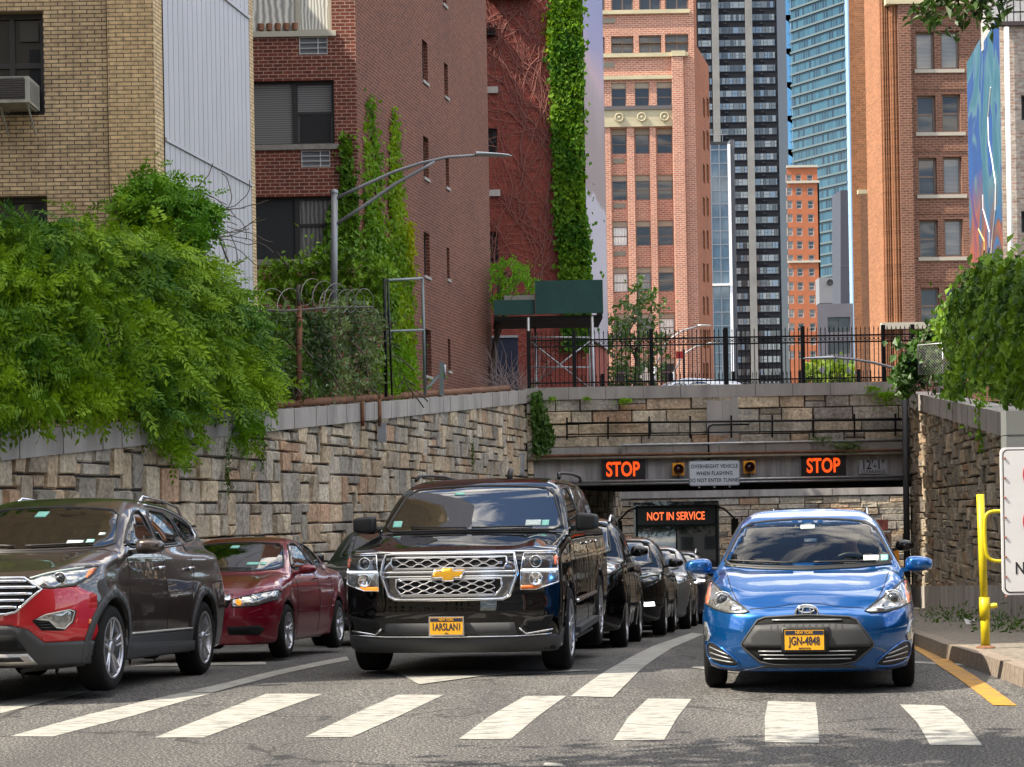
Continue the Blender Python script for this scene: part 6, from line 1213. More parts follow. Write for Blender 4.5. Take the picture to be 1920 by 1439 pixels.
for s_ in (False, True):
    hu = [(-.965, 1.12), (-.69, 1.125), (-.665, .98), (-.985, .98)]; hd = [(-.985, .972), (-.665, .972), (-.66, .80), (-.80, .80), (-.99, .86)]
    h1 = patch(SB, 'headlight', 'F', hu, .008, lampdark, tS_, .04, 0, .015, mirror=s_); h2_ = patch(SB, 'headlight', 'F', hd, .008, lensm, tS_, .04, 0, .015, mirror=s_)
    for q, hh in ((h1, hu), (h2_, hd)): ptube(SB, 'lamp_edge', 'F', hh, .007, .008, M['chrome'], q, True, .05, mirror=s_)
    ptube(SB, 'light_strip', 'F', [(-.975, .975), (-.67, .975)], .011, .014, mat('strip_white', (.8, .85, .9), .2, .2, emit=(.8, .9, 1), es=.7) if 'strip_white' not in bpy.data.materials else bpy.data.materials['strip_white'], h1, False, .05, mirror=s_)
    sg = 1 if s_ else -1; pr = SB.proj('F', [sg * .80], [1.055])[0]; m = MB(); ringmesh(m, (pr[0], pr[1] - .02, pr[2]), .052, .05, None, .007); m.build('lamp_ring', M['chrome'], h1, True); m = MB(); m.lathe([(0, .04), (.03, .03), (.045, .0)], (pr[0], pr[1] - .005, pr[2]), (0, -1, 0), 20); m.build('projector', M['dglass'], h1, True)
    pr = SB.proj('F', [sg * .80], [.895])[0]; m = MB(); m.lathe([(0, .01), (.05, .012), (.06, .03), (.065, .0)], (pr[0], pr[1] - .006, pr[2]), (0, -1, 0), 20); m.build('lamp_bowl', M['chrome'], h2_, True)
    patch(SB, 'turn_signal', 'F', [(-.85, .838), (-.665, .838), (-.66, .803), (-.80, .803)], .014, amberlit if not s_ else amberl, h2_, .03, 0, 0, mirror=s_)
    patch(SB, 'side_marker', 'F', [(-.985, 1.09), (-.96, 1.10), (-.955, 1.02), (-.985, 1.01)], .014, bpy.data.materials['red_orange_reflector'], h1, .02, 0, 0, mirror=s_)
    patch(SB, 'fog_recess', 'F', [(-.95, .565), (-.70, .53), (-.66, .46), (-.74, .40), (-.90, .42)], .006, M['void'], tS_, .04, 0, .0, mirror=s_); ptube(SB, 'fog_trim', 'F', [(-.93, .43), (-.70, .395), (-.64, .45)], .009, .012, M['chrome'], tS_, False, .04, mirror=s_)
    mirror_cap(tS_, (sg * 1.13, 1.72, 1.40), .115, .11, .098, M['black'], M['dglass'], sg, (sg * .92, 1.78, 1.32), M['black'], .38)
    m = MB(); m.tube([Vector((sg * (.76 - .02 * (q > 0)), y_, SB.rf(np.array([y_]))[0] - .01 + (.045 if 0 < q < 5 else 0))) for q, y_ in enumerate((2.6, 2.75, 3.4, 4.2, 5.0, 5.15))], .018, 6); m.build('roof_rail', M['chrome'] if False else M['black_metal'], tS_, True)
    m = MB(); m.box(sg * .93, sg * 1.06, 1.6, 3.7, .30, .36); sb_ = m.build('running_board', cladm, tS_); md = sb_.modifiers.new('b', 'BEVEL'); md.width = .02
    for v in (('R',) if s_ else ('L',)):
        m = MB(); [ptube(SB, '', v, q, .0035, 0, None, None, False, .08, mb=m) for q in ([(1.65, 1.3), (1.62, .6), (1.7, .32)], [(3.0, 1.34), (3.0, .32)], [(4.15, 1.34), (4.12, .9), (3.75, .45)])]; m.build('door_seam', seam, tS_, True)
        for y_ in (2.78, 3.92): ptube(SB, 'door_handle', v, [(y_ - .1, 1.17), (y_ + .1, 1.17)], .016, .025, M['chrome'], tS_, False, .05)
        ptube(SB, 'window_trim', v, [(1.7, 1.335), (5.3, 1.36)], .009, .006, M['chrome'], tS_, False, .1); ptube(SB, 'side_moulding', v, [(1.6, .62), (3.75, .62)], .02, .01, M['chrome'], tS_, False, .1)
patch(SB, 'lower_valance', 'F', [(-.97, .20), (.97, .20), (1.0, .385), (.55, .365), (-.55, .365), (-1.0, .385)], .010, cladm, tS_, .06, 0, .02); patch(SB, 'bumper_insert', 'F', [(-.62, .39), (.62, .39), (.60, .50), (-.60, .50)], .007, cladm, tS_, .06, 0, 0)
ptube(SB, 'bumper_trim', 'F', [(-.92, .39), (-.6, .375), (.6, .375), (.92, .39)], .007, .012, M['chrome'], tS_, False, .05)
ptube(SB, 'bonnet_lip', 'F', [(-.95, 1.135), (-.64, 1.142), (.64, 1.142), (.95, 1.135)], .012, .006, M['chrome'], tS_, False, .05)
for s_ in (1, -1): ptube(SB, 'bonnet_seam', 'F', [(s_ * .97, 1.15), (s_ * .96, 1.22), (s_ * .93, 1.30)], .005, 0, seam, tS_, False, .03)
plate(tS_, -.02, .475, SB.proj('F', [0], [.475])[0][1] - .035, '1ARSLAN1')
wiper(SB, tS_, (-.62, 1.355), (-.05, 1.345)); wiper(SB, tS_, (.0, 1.345), (.6, 1.35)); stickers(SB, tS_, [(.60, 1.395, .15, .055, stickw), (.72, 1.392, .07, .055, sticker), (-.78, 1.40, .09, .06, sticker), (-.2, 1.70, .1, .025, sticker)])
m = MB(); m.tube([(.22, 2.75, 1.85), (.22, 2.78, 1.92), (.22, 2.86, 1.95)], .03, 8); m.build('roof_antenna', M['black'], tS_, True)
for y_ in (1.0, 4.27): wheel(tS_, .90, y_, .40, .27, .275, 6, True, 1, None); wheel(tS_, -.90, y_, .40, .27, .275, 6, True, -1, None)
# ---------------------------------------------------------------- taupe suv with red bumper at the left
SF = Car(L=4.9, H=1.70, W=.94, yf=.95, yr=3.75, r=.36, ra=.41, flare=.015, kf=.62, pf=3, kw=.30, zb=.22, ch=.05, fb=.035, fx=.70, fy=.9, cf=.30, ct=.08, kb=.05, gz=.9, cr=.07,
    front=[(.15, .16), (.25, .08), (.4, .03), (.55, .0), (.7, .0), (.85, .03), (.95, .09), (1.02, .2)], rear=[(.2, 4.8), (.6, 4.9), (1.1, 4.8)],
    top=[(0, .97), (.15, .985), (.4, 1.03), (.9, 1.12), (1.35, 1.19), (2, 1.21), (4.9, 1.24)], side=[(.15, .88), (.3, .90), (.5, .925), (.7, .94), (.9, .925), (1.0, .90), (1.15, .87), (1.3, .82)],
    wind=[(1.0, .9), (1.17, 1.22), (1.35, 1.55), (1.5, 1.84), (1.6, 2.1), (1.7, 2.45)], roof=[(1.3, 1.5), (2.1, 1.63), (2.7, 1.695), (3.6, 1.68), (4.4, 1.60), (4.9, 1.5)], rglass=[(1.0, 4.8), (1.2, 4.72), (1.45, 4.5), (1.7, 4.2)],
    gside=[(1.0, .90), (1.15, .87), (1.3, .82), (1.45, .755), (1.55, .70), (1.65, .63), (1.75, .5)], gtaper=[(0, 0), (2.5, 0), (4.9, .16)], taper=[(0, 0), (4, 0), (4.9, .05)])
taupe = paintm('metallic_taupe_paint', (.060, .045, .040), .6, .3); redp = paintm('gloss_red_paint', (.50, .010, .018), .1, .3); silv = mat('silver_trim', (.5, .48, .44), .35, .6)
tF = place('suv', 'taupe family SUV with bright red front bumper at the left edge', -4.40, 15.25, 6.6, -.036, .085)
WSf = [(-.77, 1.215), (-.4, 1.19), (0, 1.18), (.4, 1.19), (.77, 1.215), (.73, 1.33), (.63, 1.545), (.35, 1.575), (0, 1.585), (-.35, 1.575), (-.63, 1.545), (-.73, 1.33)]
SWf = [[(1.5, 1.20), (2.45, 1.235), (2.45, 1.56), (2.2, 1.54), (1.85, 1.40)], [(2.55, 1.24), (3.45, 1.275), (3.35, 1.56), (2.55, 1.575)], [(3.55, 1.285), (4.25, 1.34), (4.15, 1.47), (3.45, 1.555)]]
carbody(SF, 'body', taupe, tF, .028, [('F', shrink(WSf, .03))] + [(v, shrink(p, .04)) for p in SWf for v in ('R', 'L')])
glaze(SF, tF, WSf, SWf); cabin(SF, tF, .8, 1.14, 1.6, .75, [(.4, 2.2, 1.42), (-.4, 2.2, 1.42)], wheel_x=.38)
RB_ = [(-.46, .93), (-.52, .915), (-.55, .865), (-.64, .855), (-.80, .875), (-.905, .80), (-.915, .66), (-.905, .43), (-.62, .425), (-.52, .53), (-.40, .565), (.40, .565), (.52, .53), (.62, .425), (.905, .43), (.915, .66), (.905, .80), (.80, .875), (.64, .855), (.55, .865), (.52, .915), (.46, .93)]
patch(SF, 'front_bumper', 'F', RB_, .006, redp, tF, .04)
patch(SF, 'bumper_cladding', 'F', [(-.40, .56), (-.52, .525), (-.62, .42), (-.925, .425), (-.92, .24), (-.6, .235), (-.5, .255), (.5, .255), (.6, .235), (.92, .24), (.925, .425), (.62, .42), (.52, .525), (.40, .56)], .010, cladm, tF, .045)
g = patch(SF, 'front_grille', 'F', [(-.47, .93), (.47, .93), (.60, .845), (.43, .67), (.36, .655), (-.36, .655), (-.43, .67), (-.60, .845)], .014, M['void'], tF, .05, 0, .02)
ptube(SF, 'grille_trim', 'F', [(-.47, .93), (.47, .93), (.60, .845), (.43, .67), (.36, .655), (-.36, .655), (-.43, .67), (-.60, .845)], .012, .018, M['chrome'], g, True, .04)
for z, x0 in ((.905, .49), (.86, .56), (.81, .54), (.76, .49), (.71, .44)): ptube(SF, 'grille_bar', 'F', [(-x0, z), (x0, z)], .014, .020, M['chrome'], g, False, .06)
patch(SF, 'lower_intake', 'F', [(-.42, .49), (.42, .49), (.50, .36), (-.50, .36)], .016, M['void'], tF, .05, 0, .0); patch(SF, 'skid_plate', 'F', [(-.50, .34), (.50, .34), (.56, .255), (-.56, .255)], .018, silv, tF, .05, 0, .02)
patch(SF, 'skid_slot', 'F', [(-.44, .315), (.44, .315), (.47, .28), (-.47, .28)], .021, M['black'], tF, .05, 0, 0)
for s_ in (True, False):
    sg = 1 if s_ else -1
    hl = [(-.49, .925), (-.62, .975), (-.78, 1.02), (-.865, 1.03), (-.87, .96), (-.80, .875), (-.66, .855), (-.56, .865)]
    h_ = patch(SF, 'headlight', 'F', hl, .008, lensm, tF, .035, 0, .012, mirror=s_); ptube(SF, 'lamp_edge', 'F', hl, .007, .006, M['black'], h_, True, .03, mirror=s_)
    patch(SF, 'turn_signal', 'F', [(-.835, 1.0), (-.862, 1.02), (-.865, .97), (-.845, .93)], .012, amberl, h_, .02, 0, 0, mirror=s_)
    ptube(SF, 'light_strip', 'F', [(-.51, .93), (-.64, .975), (-.80, 1.015)], .008, .012, stickw, h_, False, .04, mirror=s_)
    pr = SF.proj('F', [sg * .71], [.935])[0]; m = MB(); ringmesh(m, (pr[0], pr[1] - .02, pr[2]), .05, .045, None, .009); m.build('lamp_ring', M['chrome'], h_, True); m = MB(); m.lathe([(0, .045), (.03, .035), (.045, 0)], (pr[0], pr[1] - .005, pr[2]), (0, -1, 0), 20); m.build('projector', M['dglass'], h_, True)
    fp = [(-.545, .60), (-.62, .645), (-.78, .69), (-.815, .67), (-.80, .58), (-.745, .515), (-.61, .52)]
    p_ = patch(SF, 'fog_pocket', 'F', fp, .010, M['void'], tF, .035, 0, 0, mirror=s_)
    fg = [(-.57, .61), (-.64, .645), (-.775, .68), (-.80, .665), (-.785, .585), (-.745, .53), (-.70, .54), (-.655, .60)]
    q_ = patch(SF, 'fog_lamp', 'F', fg, .016, lensm, p_, .03, 0, .0, mirror=s_); ptube(SF, 'fog_lamp_edge', 'F', fg, .007, .018, silv, q_, True, .03, mirror=s_)
    for i in range(3): ptube(SF, 'pocket_slat', 'F', [(-.585 - .01 * i, .585 - i * .022), (-.66 - .012 * i, .59 - i * .022)], .004, .016, cladm, p_, False, .04, mirror=s_)
    patch(SF, 'bumper_reflector', 'F', [(-.885, .60), (-.875, .60), (-.87, .565), (-.882, .565)], .010, amberl, tF, .02, 0, 0, mirror=s_)
    v = 'R' if s_ else 'L'
    for yw, a0, a1 in ((.95, 8, 172), (3.75, 8, 172)):
        arc = lambda rr: [(yw - rr * math.cos(R(a)), .36 + rr * math.sin(R(a))) for a in np.linspace(a0 - 40, a1 + 40, 26)]
        patch(SF, 'wheel_arch_cladding', v, arc(.415) + arc(.485)[::-1], .010, cladm, tF, .05, 0, .02)
    patch(SF, 'sill_cladding', v, [(1.42, .46), (3.3, .46), (3.27, .26), (1.45, .26)], .010, cladm, tF, .06, 0, .02)
    ptube(SF, 'door_trim', v, [(1.45, .455), (3.28, .455)], .010, .014, silv, tF, False, .08)
    ptube(SF, 'window_trim', v, [(1.6, 1.18), (2.5, 1.215), (3.5, 1.26), (4.3, 1.325), (4.2, 1.5), (3.5, 1.60), (2.7, 1.615)], .010, .006, M['chrome'], tF, False, .06, 1)
    m = MB(); [ptube(SF, '', v, q, .0035, 0, None, None, False, .06, mb=m) for q in ([(1.48, 1.17), (1.42, .8), (1.5, .3)], [(2.5, 1.22), (2.52, .3)], [(3.5, 1.26), (3.48, 1.0), (3.3, .75)])]; m.build('door_seam', seam, tF, True)
    for y_ in (2.35, 3.35): ptube(SF, 'door_handle', v, [(y_ - .1, 1.02), (y_ + .08, 1.03)], .017, .028, M['chrome'], tF, False, .04)
    mirror_cap(tF, (sg * 1.05, 1.62, 1.21), .125, .10, .075, taupe, M['dglass'], sg, (sg * .84, 1.66, 1.16), M['black'])
    m = MB(); m.tube([Vector((sg * (.60 - .012 * q), y_, float(SF.rf(np.array([y_]))[0]) - .02 + (.03 if 0 < q < 5 else -.02))) for q, y_ in enumerate((2.75, 2.85, 3.1, 3.6, 4.1, 4.3))], .014, 6); m.build('roof_rail', M['chrome'], tF, True)
ptube(SF, 'bonnet_seam', 'F', [(-.50, .945), (-.3, .955), (.3, .955), (.50, .945)], .006, 0, seam, tF, False, .05)
plate(tF, 0, .425, SF.proj('F', [0], [.425])[0][1] - .03, 'HRK-7731') if False else None
t = mbox('licence_plate', mat('plate_cream', (.55, .52, .30), .5), tF, -.155, .155, -.055, -.045, .35, .50, .004); mbox('plate_frame', M['chrome'], t, -.17, .17, -.046, -.036, .335, .515, .006)
wiper(SF, tF, (-.6, 1.235), (-.05, 1.205)); wiper(SF, tF, (.05, 1.205), (.6, 1.225)); stickers(SF, tF, [(.44, 1.245, .13, .035, stickw), (.56, 1.25, .06, .04, sticker), (.62, 1.32, .05, .02, stickw), (-.02, 1.51, .10, .05, sticker)])
for y_ in (.95, 3.75): wheel(tF, .825, y_, .36, .235, .255, 5, True, 1); wheel(tF, -.825, y_, .36, .235, .255, 5, True, -1)
# ---------------------------------------------------------------- maroon sedan
CV = Car(L=4.5, H=1.44, W=.877, yf=.90, yr=3.60, r=.315, ra=.35, flare=.012, kf=.50, pf=3, kw=.32, zb=.17, ch=.06, fb=.03, fx=.66, fy=.8, cf=.28, ct=.09, kb=.05, gz=.8, cr=.09,
    front=[(.1, .14), (.2, .06), (.35, .02), (.5, .0), (.62, .01), (.70, .04), (.77, .10)], rear=[(.2, 4.4), (.6, 4.5), (.95, 4.45), (1.05, 4.3)],
    top=[(0, .74), (.12, .755), (.4, .84), (.8, .93), (1.2, .985), (2, 1.0), (3.6, 1.02), (4.0, 1.05), (4.5, 1.03)], side=[(.1, .80), (.25, .835), (.45, .865), (.6, .877), (.75, .868), (.9, .835), (1.0, .79), (1.2, .65)],
    wind=[(.85, .85), (1.0, 1.15), (1.2, 1.6), (1.32, 1.95), (1.38, 2.15), (1.44, 2.45)], roof=[(1.5, 1.3), (2.0, 1.385), (2.45, 1.435), (3.0, 1.41), (3.5, 1.30), (4.1, 1.05)], rglass=[(.9, 4.3), (1.05, 4.0), (1.25, 3.6), (1.4, 3.3)],
    gside=[(.85, .83), (1.0, .78), (1.15, .70), (1.28, .62), (1.38, .55), (1.45, .48)], gtaper=[(0, 0), (2.5, 0), (4.3, .14)], taper=[(0, 0), (3.6, 0), (4.5, .08)])
maroon = paintm('dark_maroon_paint', (.20, .006, .020), .3, .3)
tC = place('sedan_car', 'dark maroon sedan behind the taupe SUV with one amber lamp', -3.62, 21.6, 7.5, -.03, .03)
WSc = [(-.70, 1.03), (-.35, 1.005), (0, 1.0), (.35, 1.005), (.70, 1.03), (.66, 1.13), (.53, 1.33), (.3, 1.355), (0, 1.365), (-.3, 1.355), (-.53, 1.33), (-.66, 1.13)]
SWc = [[(1.45, 1.02), (2.5, 1.04), (2.5, 1.35), (2.15, 1.34), (1.9, 1.25)], [(2.58, 1.04), (3.45, 1.07), (3.3, 1.2), (3.0, 1.33), (2.58, 1.36)]]
carbody(CV, 'body', maroon, tC, .03, [('F', shrink(WSc, .03))] + [(v, shrink(p, .04)) for p in SWc for v in ('R', 'L')])
glaze(CV, tC, WSc, SWc, None); cabin(CV, tC, .55, .95, 1.5, .66, [(.36, 2.05, 1.18), (-.36, 2.05, 1.18)])
g = patch(CV, 'front_grille', 'F', [(-.40, .60), (.40, .60), (.44, .68), (.40, .73), (-.40, .73), (-.44, .68)], .006, M['void'], tC, .05); patch(CV, 'chrome_bar', 'F', [(-.43, .665), (.43, .665), (.40, .735), (-.40, .735)], .014, M['chrome'], g, .05)
patch(CV, 'lower_intake', 'F', [(-.30, .29), (.30, .29), (.32, .42), (-.32, .42)], .006, M['void'], tC, .05)
for s_ in (True, False):
    sg = 1 if s_ else -1; hl = [(-.44, .60), (-.44, .685), (-.62, .735), (-.84, .79), (-.865, .76), (-.855, .68), (-.68, .615)]
    h_ = patch(CV, 'headlight', 'F', hl, .007, lensm, tC, .03, 0, .012, mirror=s_); ptube(CV, 'lamp_edge', 'F', hl, .006, .006, M['black'], h_, True, .03, mirror=s_)
    pr = CV.proj('F', [sg * .51], [.655])[0]; m = MB(); m.lathe([(0, .018), (.022, .015), (.036, .004), (.038, 0)], (pr[0], pr[1] - .008, pr[2]), (0, -1, 0), 20); m.build('turn_signal', amberlit if s_ else amberl, h_, True)
    pr = CV.proj('F', [sg * .66], [.69])[0]; m = MB(); ringmesh(m, (pr[0], pr[1] - .015, pr[2]), .045, .04, None, .007); m.build('lamp_ring', M['chrome'], h_, True)
    patch(CV, 'fog_pocket', 'F', [(-.38, .38), (-.72, .39), (-.76, .34), (-.70, .28), (-.40, .29)], .006, M['void'], tC, .05, 0, 0, mirror=s_); v = 'R' if s_ else 'L'
    m = MB(); [ptube(CV, '', v, q, .004, 0, None, None, False, .06, mb=m) for q in ([(1.45, 1.0), (1.4, .6), (1.45, .25)], [(2.54, 1.02), (2.54, .25)], [(3.4, 1.05), (3.25, .75), (3.1, .4)])]; m.build('door_seam', seam, tC, True)
    for y_ in (2.38, 3.2): ptube(CV, 'door_handle', v, [(y_ - .08, .90), (y_ + .08, .905)], .014, .022, maroon, tC, False, .04)
    mirror_cap(tC, (sg * .97, 1.50, 1.02), .105, .09, .065, maroon, M['dglass'], sg, (sg * .78, 1.52, .96), maroon)
ptube(CV, 'bonnet_seam', 'F', [(-.44, .70), (-.42, .745), (.42, .745), (.44, .70)], .005, 0, seam, tC, False, .05)
wiper(CV, tC, (-.6, 1.04), (.35, 1.025)); stickers(CV, tC, [(.33, 1.09, .14, .03, sticker), (.45, 1.09, .06, .03, sticker), (-.03, 1.30, .10, .03, sticker)])
for y_ in (.9, 3.6): wheel(tC, .79, y_, .315, .20, .215, 5, True, 1); wheel(tC, -.79, y_, .315, .20, .215, 5, True, -1)
# ---------------------------------------------------------------- darker traffic further back
def generic(H, L, W, belt, hood, kf, rear_sl=.25):
    k = H / 1.7
    return Car(L=L, H=H, W=W, yf=.95, yr=L - 1.1, r=.35, ra=.39, flare=.012, kf=kf, pf=3, kw=.3, zb=.22, ch=.05, fb=.03, fx=.7, fy=.8, cf=.28, ct=.09, kb=.05, gz=belt - .25, cr=.08,
        front=[(.15, .15), (.35, .03), (.55, 0), (.75, .02), (hood, .12), (hood + .1, .3)], rear=[(.2, L - .1), (.7, L), (1.1, L - .08)], top=[(0, hood), (.15, hood + .02), (.5, hood + .09), (1.2, belt - .03), (2, belt), (L, belt + .04)],
        side=[(.15, W - .07), (.35, W - .03), (.6, W), (.8, W - .005), (belt - .12, W - .04), (belt, W - .09), (belt + .15, W - .14)], wind=[(belt - .2, .95), (belt, 1.25), (belt + (H - belt) * .55, 1.75), (belt + (H - belt) * .85, 2.1), (H, 2.5)],
        roof=[(1.5, H - .14), (2.1, H - .05), (2.7, H), (L - 1.3, H - .05), (L - .3, H - .16)], rglass=[(belt - .1, L - .1), (belt + .1, L - .2), (H, L - .2 - rear_sl * 2)],
        gside=[(belt - .1, W - .05), (belt + .1, W - .12), (belt + (H - belt) * .6, W - .22), (H - .08, W - .32), (H, W - .42)], gtaper=[(0, 0), (2.5, 0), (L, .1)])
def traffic(name, label, X, Y, a, c, pm, lamps='oval', group=None, rails=True, res=.045, dz=0.0, mirror_m=None):
    t = place(name, label, X, Y, a, -.042, dz); b = c.top[1][1]; H, L, W = c.H, c.L, c.W; belt = c.top[-1][1] - .04; hood = c.top[0][1]
    zt = H - .10; ws = [(-.74 * W, belt + .03), (0, belt), (.74 * W, belt + .03), (.80 * W * .86, belt + (H - belt) * .4), (.62 * W, zt), (0, zt + .02), (-.62 * W, zt), (-.80 * W * .86, belt + (H - belt) * .4)]
    carbody(c, 'body', pm, t, res); sw = [[(1.65, belt + .03), (2.5, belt + .04), (2.5, H - .13), (2.15, H - .15)], [(2.6, belt + .04), (L - 1.5, belt + .06), (L - 1.6, H - .15), (2.6, H - .13)], [(L - 1.4, belt + .07), (L - .7, belt + .12), (L - 1.0, H - .2), (L - 1.45, H - .16)]]
    glaze(c, t, ws, sw, None, False)
    patch(c, 'front_grille', 'F', [(-.42, .50), (.42, .50), (.48, .62), (.42, hood - .10), (-.42, hood - .10), (-.48, .62)], .006, M['void'], t, .06); patch(c, 'lower_intake', 'F', [(-.55, .28), (.55, .28), (.6, .42), (-.6, .42)], .008, cladm, t, .07)
    for s_ in (True, False):
        sg = 1 if s_ else -1; hl = [(-.50, hood - .12), (-.52, hood - .02), (-.74, hood + .03), (-.86, hood + .05), (-.87, hood - .04), (-.72, hood - .10)]
        h_ = patch(c, 'headlight', 'F', hl, .008, lensm if lamps == 'oval' else lampdark, t, .05, 0, 0, mirror=s_)
        if lamps == 'drl': ptube(c, 'light_strip', 'F', [(-.56, hood + .0), (-.74, hood + .035), (-.86, hood + .05), (-.87, hood - .03)], .010, .014, stickw, h_, False, .04, mirror=s_); patch(c, 'running_lamp', 'F', [(-.80, .47), (-.58, .46), (-.58, .52), (-.79, .53)], .012, whitelit, t, .05, 0, 0, mirror=s_)
        if lamps == 'bar': ptube(c, 'light_strip', 'F', [(-.52, hood - .01), (-.86, hood + .02)], .022, .014, whitelit, h_, False, .04, mirror=s_)
        mirror_cap(t, (sg * (W + .12), 1.6, belt + .07), .12, .10, .08, mirror_m or pm, M['dglass'], sg, (sg * (W - .08), 1.62, belt + .0), M['black'])
        v = 'R' if s_ else 'L'; m = MB(); [ptube(c, '', v, q, .0035, 0, None, None, False, .08, mb=m) for q in ([(1.5, belt), (1.48, .3)], [(2.55, belt + .02), (2.55, .3)], [(L - 1.45, belt + .03), (L - 1.75, .6)])]; m.build('door_seam', seam, t, True)
        if rails: m = MB(); m.tube([Vector((sg * (W - .33), y_, float(c.rf(np.array([y_]))[0]) + (.02 if 0 < q < 4 else -.05))) for q, y_ in enumerate((2.2, 2.4, 3.0, L - 1.3, L - 1.1))], .02, 6); m.build('roof_rail', M['chrome'], t, True)
    for y_ in (c.yf, c.yr):
        for sg in (1, -1): wheel(t, sg * (W - .115), y_, .35, .22, .24, 5, False, sg)
    return t
g175, g162, g184 = generic(1.78, 4.65, .95, 1.20, 1.02, .45), generic(1.62, 4.7, .95, 1.08, .90, .55), generic(1.84, 4.9, .98, 1.25, 1.08, .4)
dblue = paintm('dark_blue_paint', (.008, .014, .035), .4, .3); dgrey = paintm('dark_grey_paint', (.022, .024, .028), .5, .3); greyp = paintm('silver_grey_paint', (.18, .19, .2), .6, .3)
traffic('suv', 'black SUV right behind the chrome grilled SUV, only its side showing', .42, 24.3, 7.7, g175, blackp)
traffic('crossover_car', 'black crossover with small lit white running lamps in the middle queue', 1.34, 29.5, 8.0, g162, blackp, 'drl', rails=False, dz=.03)
traffic('sedan_car', 'silver grey car squeezed between two dark cars in the middle queue', 2.25, 35.2, 8, g162, greyp, rails=False, dz=.0)
traffic('suv', 'dark blue SUV with lit headlamps just in front of the coach', 3.1, 40.2, 8, g162, dblue, 'bar')
traffic('suv', 'dark green grey SUV behind the maroon sedan near the left wall', -2.15, 27.6, 8, g184, dgrey, rails=False)
traffic('suv', 'black SUV hidden behind the blue hatchback, roof and mirror showing', 3.78, 23.4, 8.5, g175, blackp)
traffic('suv', 'pale grey SUV on the overpass behind the picket fence', 2.9, 0, 0, g175, paintm('pale_grey_paint', (.45, .48, .52), .4, .3), rails=True, res=.06) if False else None
# ---------------------------------------------------------------- coach
BX, BY, BA = 4.98, 58.2, 5.0
bus = thing('coach_bus', 'dark blue coach showing NOT IN SERVICE under the overpass', 'bus', (BX, BY, zroad(BY)), rot=(-.042, 0, -R(BA)))
bp = paintm('coach_navy_paint', (.012, .02, .045), .2, .25)
o = mbox('body', bp, bus, -1.29, 1.29, .12, 12.4, .35, 3.42); md = o.modifiers.new('b', 'BEVEL'); md.width = .12; md.segments = 4
mbox('front_panel', mat('coach_black', (.006, .006, .008), .35, spec=.3), bus, -1.24, 1.24, .04, .13, 1.15, 3.30, .04)
def tilted(nm, mt, x0, x1, z0, z1, y0, y1, par):
    m = MB(); m.quad((x0, y0, z0), (x1, y0, z0), (x1, y1, z1), (x0, y1, z1)); return m.build(nm, mt, par)
tilted('windscreen', opaqueglass, -1.17, -.02, 1.25, 2.66, .01, .035, bus); tilted('windscreen', opaqueglass, .02, 1.17, 1.25, 2.66, .01, .035, bus); dsp = tilted('destination_glass', mat('coach_sign_glass', (.008, .008, .010), .2, spec=.3), -1.17, 1.17, 2.72, 3.22, .03, .034, bus)
buslit = mat('bus_led_orange', (.9, .25, .08), .6, emit=(1, .16, .05), es=.8)
txt('lettering', 'NOT IN SERVICE', .34, frame(Vector((-.02, .02, 2.96)), (1, 0, 0)), buslit, bus, .002, .006, .70); txt('fleet_number', '391', .24, frame(Vector((-.86, -.03, 2.52)), (1, 0, 0)), M['white'], bus, .002, .006, .8)
for x in (-1.0, -.12, .08, .28, .98): mbox('marker_lamp', stickw, bus, x - .07, x + .07, .06, .12, 3.31, 3.35)
for sg in (1, -1):
    m = MB(); m.tube([(sg * 1.2, .1, 3.25), (sg * 1.45, -.15, 3.15), (sg * 1.75, -.25, 2.85)], .03, 8); m.build('mirror_arm', M['black'], bus, True); mbox('mirror', M['black'], bus, sg * 1.75 - .11, sg * 1.75 + .11, -.3, -.2, 2.35, 2.85, .03)
    for i in range(5): mbox('side_window', opaqueglass, bus, sg * 1.285 - .012, sg * 1.285 + .012, 1.2 + i * 2.1, 3.1 + i * 2.1, 1.9, 3.0)
    for y_ in (2.2, 9.5): wheel(bus, sg * 1.12, y_, .5, .3, .3, 6, False, sg)
    pr = mbox('headlight', lensm, bus, sg * .95 - .2, sg * .95 + .2, .08, .13, .75, .95, .02)
m = MB(); m.tube([(-.02, .0, 1.3), (-.02, -.01, 2.2)], .015, 6); m.build('wiper', M['black'], bus)
mbox('bumper', bp, bus, -1.25, 1.25, .0, .12, .4, .7, .03)
# silver and orange utility truck at the right in the underpass
UT = thing('utility_truck', 'chrome and orange trimmed truck parked by the far stone wall', 'truck', (8.9, 50.2, zroad(50.2)), rot=(-.042, 0, -R(8)))
mbox('cab', paintm('truck_brown', (.10, .06, .045), .4, .3), UT, -1.0, 1.0, .1, 5.2, .5, 2.15, .12); mbox('windscreen', opaqueglass, UT, -.88, .88, .07, .098, 1.45, 2.08, .02); mbox('chrome_band', M['chrome'], UT, -1.0, 1.02, .03, .097, 1.15, 1.38, .02)
mbox('roof_load', mat('load_red', (.35, .10, .08), .6, noise=.6, nscale=9), UT, -.2, .95, .6, 2.5, 2.2, 2.5, .03); mbox('roof_rack', M['chrome'], UT, -1.0, 1.0, .5, .56, 2.16, 2.2); mbox('orange_panel', mat('orange_panel', (.75, .30, .02), .5), UT, 1.03, 1.2, .3, .45, .9, 1.75, .02)
for sg in (1, -1):
    for y_ in (1.1, 4.2): wheel(UT, sg * .88, y_, .38, .24, .24, 5, False, sg)
    mbox('headlight', lensm, UT, sg * .75 - .15, sg * .75 + .15, .04, .098, .8, 1.0, .02)
